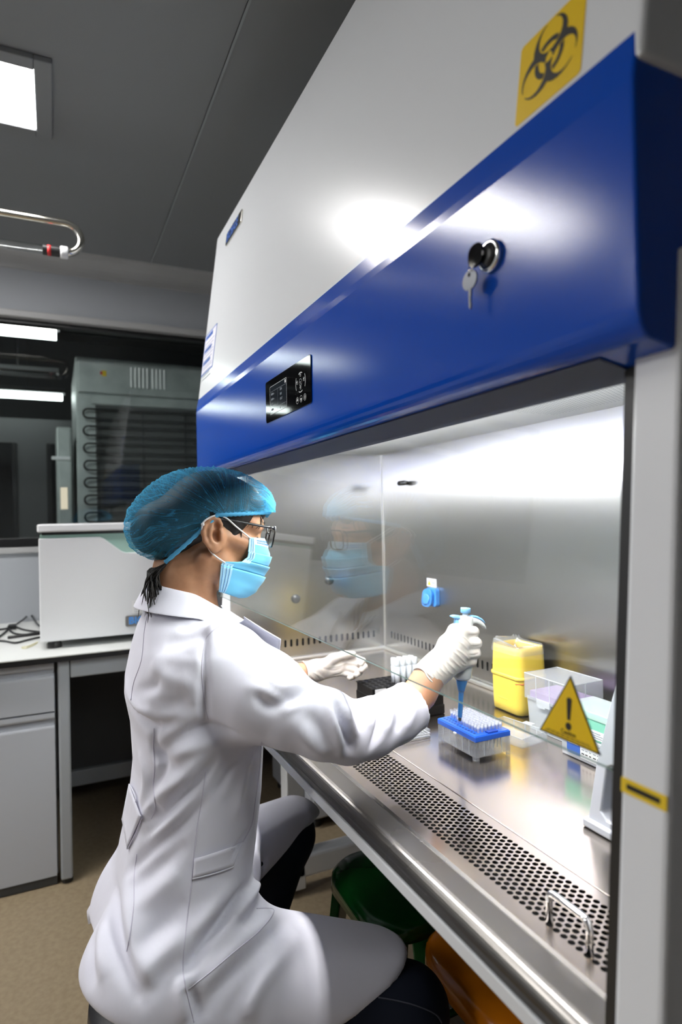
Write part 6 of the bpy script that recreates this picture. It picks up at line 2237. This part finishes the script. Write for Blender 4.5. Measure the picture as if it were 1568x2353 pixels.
MB().box((RX0 - 0.0008, RY0 - 0.0008, ZR - 0.0115), (RX1 + 0.0008, RY1 + 0.0008, ZR - 0.0012)).build('tip_tray', 'tray_blue', rk, bevel=0.0012)
MB().box((RX0 + 0.001, RY0 + 0.001, ZR - 0.0014), (RX1 - 0.001, RY1 - 0.001, ZR)).build('tray_plate', 'tray_blue', rk, bevel=0.0006)
MB().box((RX1 - 0.012, RY0 + 0.032, ZR - 0.0005), (RX1 - 0.0015, RY0 + 0.056, ZR + 0.003)).build('tray_tab', 'tray_blue_dark', rk, bevel=0.0008)
MB().box((RX0 + 0.058, RY0 - 0.004, ZR - 0.013), (RX0 + 0.066, RY0, ZR - 0.010)).build('latch', 'device_lid', rk, bevel=0.0006)
P9 = 0.0090
gx0, gy0 = (RX0 + RX1) / 2 - 5.5 * P9 - 0.003, (RY0 + RY1) / 2 - 3.5 * P9
filled = lambda i, j: j >= 2 or (j == 1 and i >= 4)
for j in range(8):
    for i in range(12):
        if not filled(i, j):
            x, y = gx0 + i * P9, gy0 + j * P9
            MB().add([(x + 0.0026 * math.cos(k * PI / 6), y + 0.0026 * math.sin(k * PI / 6), ZR + 0.0002) for k in range(12)], [tuple(range(12))]).build('tray_hole', 'hole_blue', rk)
adopt(rk)
# pipette tips: one shape, copied
tm = MB()
n_ = 12
prof = [(0.0030, 0.0165), (0.0033, 0.0160), (0.0032, 0.0060), (0.0027, 0.0040), (0.0026, 0.0), (0.0021, -0.012), (0.0009, -0.034), (0.0005, -0.035)]
for rr2, h in prof:
    for k in range(n_):
        tm.v.append(Vector((rr2 * math.cos(2 * PI * k / n_), rr2 * math.sin(2 * PI * k / n_), h)))
for a in range(len(prof) - 1):
    for k in range(n_):
        tm.f.append([a * n_ + k, (a + 1) * n_ + k, (a + 1) * n_ + (k + 1) % n_, a * n_ + (k + 1) % n_])
filt = MB().lathe([(0.0008, 0.0045), (0.0026, 0.0050), (0.0027, 0.0105), (0.0008, 0.0108)], (0, 0, 0), 10)
rownm = ['first', 'second', 'third', 'fourth', 'fifth', 'sixth', 'seventh', 'eighth', 'ninth', 'tenth', 'eleventh', 'twelfth']
proto = None
for j in range(8):
    for i in range(12):
        if not filled(i, j):
            continue
        if proto is None:
            proto = tm.build('pipette_tip', 'tip_plastic', None, smooth=True)
            pf_ = filt.build('filter', 'tube_white', proto, smooth=True)
            o = proto
        else:
            o = proto.copy(); COL.objects.link(o)
            c = pf_.copy(); COL.objects.link(c); c.parent = o
        o.location = (gx0 + i * P9, gy0 + j * P9, ZR)
        tag(o, 'clear pipette tip in blue tray, %s row from front, %s from left' % (rownm[j], rownm[i]), 'pipette tip', 'pipette tips in the blue tray')

# ================================================================== things on the work surface
# yellow sharps bin with clear liner
BX0, BX1, BY0, BY1 = -1.196, -1.090, 0.953, 1.040
bcx, bcy = (BX0 + BX1) / 2, (BY0 + BY1) / 2
sb = thing('sharps_bin', 'open yellow plastic sharps bin with a clear bag liner, against the steel rear wall', 'bin', (bcx, bcy, ZW))
zt_b = at(1190, 1492, 'y', BY0 + 0.006).z


def ring_rows(tab, n=6, cx=bcx, cy=bcy):
    rows = []
    for w_, d_, r2, z in tab:
        rows.append([(cx + u, cy + v, z) for u, v in rrect(w_, d_, r2, n)])
    return rows


W_, D_ = BX1 - BX0, BY1 - BY0
zm_ = ZW + (zt_b - ZW) * 0.56
m = MB()
rows = ring_rows(((W_ * 0.86, D_ * 0.86, 0.012, ZW + 0.0005), (W_ * 0.95, D_ * 0.95, 0.016, ZW + 0.004), (W_ * 0.97, D_ * 0.97, 0.017, ZW + 0.02), (W_, D_, 0.018, zm_ - 0.004)))
m.grid(rows, True); k = len(rows[0]); m.f.append(list(range(k))[::-1])
m.build('lower_shell', 'bin_yellow', sb, smooth=True)
m = MB()
m.grid(ring_rows(((W_ * 1.0, D_ * 1.0, 0.018, zm_ - 0.005), (W_ * 1.045, D_ * 1.05, 0.018, zm_ - 0.003), (W_ * 1.045, D_ * 1.05, 0.018, zm_ + 0.002), (W_ * 1.0, D_ * 1.0, 0.018, zm_ + 0.004))), True)
m.build('seam_rim', 'bin_yellow', sb, smooth=True)
m = MB()
m.grid(ring_rows(((W_ * 1.0, D_ * 1.0, 0.018, zm_ + 0.003), (W_ * 0.995, D_ * 0.995, 0.020, zm_ + (zt_b - zm_) * 0.45), (W_ * 0.96, D_ * 0.96, 0.018, zt_b - 0.010), (W_ * 0.93, D_ * 0.93, 0.016, zt_b), (W_ * 0.89, D_ * 0.89, 0.014, zt_b), (W_ * 0.91, D_ * 0.91, 0.015, zt_b - 0.012), (W_ * 0.94, D_ * 0.94, 0.016, zm_))), True)
m.build('upper_shell', 'bin_yellow', sb, smooth=True)
# raised moulded marks on the front
fy = BY0 + 0.0012
for z_, w2, h_ in ((0.055, 0.045, 0.0022), (0.048, 0.052, 0.0016), (0.032, 0.034, 0.004)):
    MB().box((bcx - w2 / 2 - 0.006, fy - 0.0006, ZW + z_ - h_ / 2), (bcx + w2 / 2 - 0.006, fy + 0.002, ZW + z_ + h_ / 2)).build('moulded_line', 'bin_yellow', sb, bevel=0.0006)
MB().tube([(bcx - 0.008 + 0.009 * math.cos(t), fy + 0.0004, zm_ - 0.026 + 0.009 * math.sin(t)) for t in np.linspace(0, 2 * PI, 24, endpoint=False)], 0.0010, 6, closed=True).build('moulded_emblem', 'bin_yellow', sb, smooth=True)
MB().box((bcx - 0.016, fy - 0.0005, zm_ + 0.030), (bcx + 0.010, fy + 0.003, zm_ + 0.034)).build('moulded_line', 'bin_yellow', sb, bevel=0.0006)
MB().tube([(BX1 - 0.014, BY0 - 0.0006, zm_ - 0.012), (BX1 + 0.0006, BY0 + 0.010, zm_ - 0.011), (BX1 + 0.0008, BY0 + 0.024, zm_ - 0.008)], 0.0008, 6).build('red_line', 'print_red', sb, smooth=True)
# liner bag turned over the rim, crumpled
rr_ = random.Random(9)
base_ring = rrect(W_ * 0.93, D_ * 0.93, 0.016, 7)
rows = []
for lev, (dz_, k_) in enumerate(((-0.016, 1.085), (-0.008, 1.065), (0.0012, 1.03), (0.0050, 0.98), (-0.006, 0.90), (-0.05, 0.86))):
    rows.append([(bcx + u * k_ + rr_.uniform(-1, 1) * 0.0016, bcy + v * k_ + rr_.uniform(-1, 1) * 0.0016, zt_b + dz_ + (abs(math.sin(i * 1.7)) * 0.010 if lev in (2, 3) and 8 < i < 26 else 0) + rr_.uniform(-1, 1) * 0.0012) for i, (u, v) in enumerate(base_ring)])
MB().grid(rows, True).build('bag_liner', 'liner_film', sb, smooth=True)
adopt(sb)

# clear box with purple insert
CX0, CX1, CY0, CY1 = -1.042, -0.915, 0.924, 1.020
zlid = 0.868
cbx = thing('clear_box', 'clear lidded tip box with purple insert, right of the yellow bin', 'box', ((CX0 + CX1) / 2, (CY0 + CY1) / 2, ZW))
zs_ = ZW + (zlid - ZW) * 0.60
shell('box_base', CX0 + 0.004, CX1 - 0.004, CY0 + 0.004, CY1 - 0.004, ZW + 0.0005, zs_, 'cloudy_plastic', cbx, 0.0016, 0.003)
m = MB().box((CX0, CY0, zs_ - 0.004), (CX1, CY0 + 0.0016, zlid)).box((CX0, CY1 - 0.0016, zs_ - 0.004), (CX1, CY1, zlid)).box((CX0, CY0 + 0.0016, zs_ - 0.004), (CX0 + 0.0016, CY1 - 0.0016, zlid)).box((CX1 - 0.0016, CY0 + 0.0016, zs_ - 0.004), (CX1, CY1 - 0.0016, zlid)).box((CX0, CY0, zlid), (CX1, CY1, zlid + 0.0016))
m.build('box_lid', 'clear_plastic', cbx)
for x in (CX0 + 0.036, CX0 + 0.075, CX1 - 0.008):
    MB().box((x - 0.001, CY0 - 0.0008, zs_), (x + 0.001, CY0, zlid)).build('lid_rib', 'cloudy_plastic', cbx)
MB().box((CX1, CY0 + 0.045, zs_), (CX1 + 0.0008, CY0 + 0.047, zlid)).build('lid_rib', 'cloudy_plastic', cbx)
MB().tube([(CX0 + 0.001, CY0 + 0.001, zlid + 0.0016), (CX1 - 0.001, CY0 + 0.001, zlid + 0.0016), (CX1 - 0.001, CY1 - 0.001, zlid + 0.0016), (CX0 + 0.001, CY1 - 0.001, zlid + 0.0016)], 0.0013, 6, closed=True).build('lid_edge', 'cloudy_plastic', cbx)
MB().box((CX0 + 0.008, CY0 + 0.008, zs_ - 0.006), (CX1 - 0.008, CY1 - 0.008, zs_ + 0.012)).build('insert_tray', 'lilac', cbx, bevel=0.001)
lt_ = [(-0.014, 0.000), (-0.012, -0.012), (-0.008, -0.015), (0.010, -0.015), (0.012, -0.011), (0.024, -0.011), (0.024, 0.002), (-0.014, 0.002)]
MB().prism([(u + CX0 + 0.052, v + zs_) for u, v in lt_][::-1], xz, CY0 - 0.0026, CY0 - 0.0004).build('latch', 'cloudy_plastic', cbx)
adopt(cbx)

# empty lid lying upside down behind the rack
ll = thing('rack_lid', 'empty clear lid lying upside down on the steel between rack and yellow bin', 'lid', (-1.010, 0.862, ZW))
ll_o = shell('lid_shell', -0.058, 0.058, -0.040, 0.040, 0.0004, 0.020, 'clear_plastic', None, 0.0013, 0.002)
ll_o.parent = ll
for x in (-0.03, 0.0, 0.03):
    o = MB().box((x - 0.0008, 0.0388, 0.001), (x + 0.0008, 0.0400, 0.020)).build('lid_rib', 'cloudy_plastic', ll)
MB().tube([(-0.057, -0.039, 0.020), (0.057, -0.039, 0.020), (0.057, 0.039, 0.020), (-0.057, 0.039, 0.020)], 0.0009, 6, closed=True).build('lid_rim', 'cloudy_plastic', ll)
MB().box((-0.010, 0.040, 0.018), (0.012, 0.056, 0.0195)).build('latch', 'cloudy_plastic', ll)
ll.rotation_euler = (0, 0, math.radians(9))

# stacked boxes behind the warning sticker
GX0, GX1, GY0, GY1 = -0.900, -0.775, 0.888, 0.975
lo_ = thing('label_box', 'translucent box with blue and white label, lower of the stack beside the grey stand', 'box', ((GX0 + GX1) / 2, (GY0 + GY1) / 2, ZW))
MB().box((GX0, GY0, ZW + 0.0005), (GX1, GY1, ZW + 0.044)).build('box_body', 'cloudy_plastic', lo_, bevel=0.002)
MB().box((GX0 + 0.006, GY0 + 0.004, ZW + 0.003), (GX1 - 0.006, GY1 - 0.004, ZW + 0.040)).build('contents', 'stand_grey', lo_, bevel=0.001)
MB().box((GX0 - 0.001, GY0 - 0.001, ZW + 0.040), (GX1 + 0.001, GY1 + 0.001, ZW + 0.046)).build('box_lid', 'cloudy_plastic', lo_, bevel=0.001)
MB().prism([(u + GX0 + 0.030, v + ZW + 0.0235) for u, v in rrect(0.032, 0.030, 0.004)], xz, GY0 - 0.0004, GY0).build('blue_label', 'print_blue', lo_)
bl = MB().box((GX0 + 0.047, GY0 - 0.0004, ZW + 0.007), (GX1 - 0.012, GY0, ZW + 0.037)).build('white_label', 'paper', lo_)
for k in range(3):
    for q in range(6):
        x = GX0 + 0.050 + q * 0.009
        MB().box((x, GY0 - 0.0006, ZW + 0.015 + k * 0.007), (x + 0.0065 - 0.001 * (q % 3), GY0 - 0.0004, ZW + 0.017 + k * 0.007)).build('print_line', 'print_grey' if k else 'print_black', bl)
MB().box((GX0 + 0.017, GY0 - 0.0006, ZW + 0.027), (GX0 + 0.042, GY0 - 0.0004, ZW + 0.031)).build('print_line', 'paper', lo_)
adopt(lo_)
hi_ = thing('green_box', 'mint green labelled tip box, upper of the stack beside the grey stand', 'box', ((GX0 + GX1) / 2, (GY0 + GY1) / 2, ZW + 0.0465))
z0_ = ZW + 0.0466
MB().box((GX0 + 0.003, GY0 + 0.003, z0_), (GX1 - 0.003, GY1 - 0.003, z0_ + 0.044)).build('box_body', 'mint_card', hi_, bevel=0.002)
MB().box((GX0 + 0.001, GY0 + 0.001, z0_ + 0.038), (GX1 - 0.001, GY1 - 0.001, z0_ + 0.052)).build('box_lid', 'cloudy_plastic', hi_, bevel=0.002)
ml = MB().box((GX0 + 0.045, GY0 + 0.0022, z0_ + 0.004), (GX1 - 0.010, GY0 + 0.003, z0_ + 0.020)).build('white_label', 'paper', hi_)
for k in range(3):
    MB().box((GX0 + 0.050, GY0 + 0.0018, z0_ + 0.007 + k * 0.004), (GX1 - 0.020 - 0.006 * k, GY0 + 0.0022, z0_ + 0.0085 + k * 0.004)).build('print_line', 'print_grey', ml)
adopt(hi_)

# grey plastic stand with a window, at the right end
sx_, sy_ = -0.672, 0.708
gs = thing('plastic_stand', 'pale grey plastic stand with a cut-out opening, at the right end of the work surface', 'stand', (sx_ + 0.08, sy_ + 0.04, ZW))
MB().box((sx_ - 0.006, sy_ - 0.002, ZW + 0.0005), (-0.475, sy_ + 0.105, ZW + 0.014)).build('base', 'stand_grey', gs, bevel=0.003)
lean = lambda z: 0.062 * ((z - ZW) / 0.27)
HT = 0.272
outl = [(sx_, ZW + 0.013), (sx_ + lean(ZW + 0.10) * 0.75, ZW + 0.10), (sx_ + lean(ZW + 0.19), ZW + 0.19), (sx_ + 0.060, ZW + 0.24), (sx_ + 0.075, ZW + HT), (-0.485, ZW + HT), (-0.485, ZW + 0.013)]
inn = [(sx_ + 0.034, ZW + 0.022), (sx_ + 0.024, ZW + 0.032), (sx_ + 0.036, ZW + 0.10), (sx_ + 0.044, ZW + 0.105), (sx_ + 0.070, ZW + 0.106), (-0.52, ZW + 0.106), (-0.52, ZW + 0.022)]


def fan_at(pts, n=60):
    """resample a closed polyline"""
    P_ = [Vector((a, b, 0)) for a, b in pts]
    L_ = [0]
    for i in range(len(P_)):
        L_.append(L_[-1] + (P_[(i + 1) % len(P_)] - P_[i]).length)
    out = []
    for k in range(n):
        d = L_[-1] * k / n
        i = max(j for j in range(len(P_)) if L_[j] <= d)
        t = (d - L_[i]) / (L_[i + 1] - L_[i])
        p = P_[i].lerp(P_[(i + 1) % len(P_)], t)
        out.append((p.x, p.y))
    return out


m = MB()
NO = len(outl)
Y0, Y1 = sy_ + 0.004, sy_ + 0.052
# frame between outline and opening (both seven-sided, matching corners)
A_ = [(x, Y0, z) for x, z in outl]; B_ = [(x, Y0, z) for x, z in inn]; C_ = [(x, Y1, z) for x, z in outl]; D2 = [(x, Y1, z) for x, z in inn]
n7 = 7
map_in = [1, 2, 3, 4, 5, 5, 6]
inn2 = [inn[1], inn[2], inn[3], inn[4], inn[4], inn[5], inn[6]]
inn2 = [inn[0], inn[1], inn[2], inn[3], inn[4], inn[5], inn[6]]
m.add(A_ + B_ + C_ + D2, [])
fs = []
for k in range(n7):
    k2 = (k + 1) % n7
    fs += [(k, k2, n7 + k2, n7 + k), (2 * n7 + k2, 2 * n7 + k, 3 * n7 + k, 3 * n7 + k2), (k2, k, 2 * n7 + k, 2 * n7 + k2), (n7 + k, n7 + k2, 3 * n7 + k2, 3 * n7 + k)]
m.f = fs
m.build('frame', 'stand_grey', gs, bevel=0.003, seg=3)
adopt(gs)


# black tube racks
def tube_rack(x0, x1, y0, y1, h, label, nx, ny):
    t = thing('tube_rack', label, 'rack', ((x0 + x1) / 2, (y0 + y1) / 2, ZW), 'black tube racks')
    MB().box((x0, y0, ZW + 0.0004), (x1, y1, ZW + h * 0.5)).build('rack_base', 'rack_black', t, bevel=0.002)
    MB().box((x0 + 0.002, y0 + 0.002, ZW + h * 0.5), (x1 - 0.002, y1 - 0.002, ZW + h - 0.003)).build('rack_body', 'rack_black', t, bevel=0.001)
    # top plate with rimmed round holes
    mm = MB()
    sx2, sy2 = (x1 - x0) / nx, (y1 - y0) / ny
    mm.box((x0, y0, ZW + h - 0.003), (x1, y1, ZW + h))
    mm.build('rack_top', 'rack_black', t, bevel=0.0006)
    for i in range(nx):
        for j in range(ny):
            cx, cy = x0 + (i + 0.5) * sx2, y0 + (j + 0.5) * sy2
            r0 = min(sx2, sy2) * 0.40
            MB().lathe([(r0 * 0.86, -0.0008), (r0, 0.0006), (r0 * 0.92, 0.0008), (r0 * 0.84, -0.0006)], (cx, cy, ZW + h), 14).build('socket_rim', 'rack_black', t, smooth=True)
            MB().add([(cx + r0 * 0.84 * math.cos(k * PI / 6), cy + r0 * 0.84 * math.sin(k * PI / 6), ZW + h + 0.0009) for k in range(12)], [tuple(range(12))]).build('socket_hole', 'dark_hole', t)
    return t


ra = tube_rack(-1.412, -1.322, 0.697, 0.850, 0.045, 'black tube rack holding the white tubes, left of the right sleeve', 5, 9)
MB().box((-1.3222, 0.7045, ZW + 0.024), (-1.3215, 0.735, ZW + 0.043)).build('rack_label', 'paper', ra)
adopt(ra)
rb = tube_rack(-1.295, -1.203, 0.720, 0.826, 0.045, 'black tube rack behind the bare right wrist, without tubes', 5, 6)
adopt(rb)
# white tubes standing in the rack
tp = None
k = 0
place = ['nearest the left glove', 'second from the left glove', 'third from the left glove', 'fourth from the left glove', 'fifth from the left glove', 'sixth from the left glove', 'seventh from the left glove', 'nearest the bare wrist', 'farthest from the left glove']
for j in range(4):
    for i in range(2):
        x, y = -1.412 + 0.018 * (3.5 + i), 0.697 + 0.017 * (4.5 + j)
        zt0 = ZW + 0.0462
        if tp is None:
            tp = MB().lathe([(0.0055, 0.0), (0.0066, 0.0004), (0.0068, 0.052)], (0, 0, 0), 16).build('sample_tube', 'tube_white', None, smooth=True)
            cpx = MB().lathe([(0.0071, 0.044), (0.0073, 0.045), (0.0073, 0.0595), (0.0066, 0.0615), (0.003, 0.062)], (0, 0, 0), 16).build('cap', 'tube_white', tp, smooth=True)
            o = tp
        else:
            o = tp.copy(); COL.objects.link(o)
            c = cpx.copy(); COL.objects.link(c); c.parent = o
        o.location = (x, y, zt0)
        tag(o, 'white capped tube in the black rack, %s column from the left glove, %s row' % (rownm[j], 'near' if i else 'far'), 'tube', 'white tubes in the black rack')

# clear tray under the right forearm
tt = thing('clear_tray', 'clear shallow tray with whitish rim on the steel under the right sleeve', 'tray', (-1.15, 0.668, ZW))
shell('tray_shell', -1.212, -1.092, 0.622, 0.712, ZW + 0.0005, ZW + 0.016, 'clear_plastic', tt, 0.0014, 0.002)
for zz in (0.001, 0.006):
    MB().tube([(-1.211, 0.623, ZW + 0.0015 + zz), (-1.0925, 0.623, ZW + 0.0015 + zz), (-1.0925, 0.711, ZW + 0.0015 + zz), (-1.211, 0.711, ZW + 0.0015 + zz)], 0.0012, 6, closed=True).build('tray_rim', 'device_lid', tt)
adopt(tt)


# ================================================================== stools
def stool(name, label, c, zs, mat, r=0.15, rot=0.0):
    t = thing(name, label, 'stool', (c[0], c[1], 0))
    prof = [(0.0, zs), (r * 0.30, zs), (r * 0.75, zs - 0.001), (r * 0.93, zs - 0.006), (r, zs - 0.018), (r * 1.01, zs - 0.045), (r * 0.985, zs - 0.046), (r * 0.97, zs - 0.03)]
    m = MB()
    rows = []
    for rr2, z in prof[1:]:
        rows.append([(c[0] + p[0], c[1] + p[1], z) for p in [(Matrix.Rotation(rot, 2) @ Vector(q)) for q in rrect(2 * rr2, 2 * rr2, rr2 * 0.62, 8)]])
    m.grid(rows, True)
    m.f.append(list(range(len(rows[0])))[::-1])
    for f in m.f:
        f.reverse()
    m.build('seat', mat, t, smooth=True)
    for k in range(4):
        a = rot + PI / 4 + k * PI / 2
        d, e = Vector((math.cos(a), math.sin(a), 0)), Vector((-math.sin(a), math.cos(a), 0))
        top, bot = Vector((c[0], c[1], zs - 0.03)) + d * r * 1.08, Vector((c[0], c[1], 0.002)) + d * r * 1.40
        hw_, th_ = 0.036, 0.012
        m = MB().hexa([bot - e * hw_ * 0.8 - d * th_, bot + e * hw_ * 0.8 - d * th_, bot + e * hw_ * 0.8 + d * th_ * 0.5, bot - e * hw_ * 0.8 + d * th_ * 0.5],
                      [top - e * hw_ * 1.2 - d * th_ * 2, top + e * hw_ * 1.2 - d * th_ * 2, top + e * hw_ * 1.2 + d * 0.0, top - e * hw_ * 1.2 + d * 0.0])
        m.build('leg', mat, t, bevel=0.005, seg=2)
    m = MB()
    for k in range(4):
        a0, a1 = rot + PI / 4 + k * PI / 2, rot + PI / 4 + (k + 1) * PI / 2
        q0 = Vector((c[0] + math.cos(a0) * r * 1.25, c[1] + math.sin(a0) * r * 1.25, zs * 0.42))
        q1 = Vector((c[0] + math.cos(a1) * r * 1.25, c[1] + math.sin(a1) * r * 1.25, zs * 0.42))
        MB().tube([q0, q1], 0.008, 8).build('stretcher', mat, t, smooth=True)
    adopt(t)
    return t


stool('green_stool', 'glossy dark green plastic stool under the cabinet, left of the orange one', (-1.215, 0.715, 0), 0.40, 'green_plastic', 0.150, 0.0)
stool('orange_stool', 'orange plastic stool under the cabinet, beside the right knee', (-0.900, 0.770, 0), 0.40, 'orange_plastic', 0.150, 0.0)
# the stool she sits on
ss = thing('round_stool', 'black round stool under the seated person, hidden by the white coat', 'stool', (-1.16, 0.10, 0))
MB().lathe([(0.08, 0.330), (0.120, 0.332), (0.130, 0.342), (0.128, 0.362), (0.11, 0.370), (0.05, 0.372)], (-1.17, 0.17, 0), 32).build('seat', 'stool_black', ss, smooth=True)
MB().lathe([(0.024, 0.06), (0.024, 0.330)], (-1.17, 0.17, 0), 16).build('column', 'dark_steel', ss, smooth=True)
for k in range(4):
    a = k * PI / 2 + math.radians(80)
    MB().tube([(-1.17, 0.17, 0.075), (-1.17 + 0.17 * math.cos(a), 0.17 + 0.17 * math.sin(a), 0.055)], [0.02, 0.014], 10).build('leg', 'stool_black', ss, smooth=True)
    MB().lathe([(0.010, -0.012), (0.024, -0.010), (0.024, 0.010), (0.010, 0.012)], (-1.17 + 0.17 * math.cos(a), 0.17 + 0.17 * math.sin(a), 0.0245), 14, (math.sin(a), -math.cos(a), 0)).build('caster', 'black_plastic', ss, smooth=True)
adopt(ss)
adopt(pe)
bpy.context.view_layer.update()
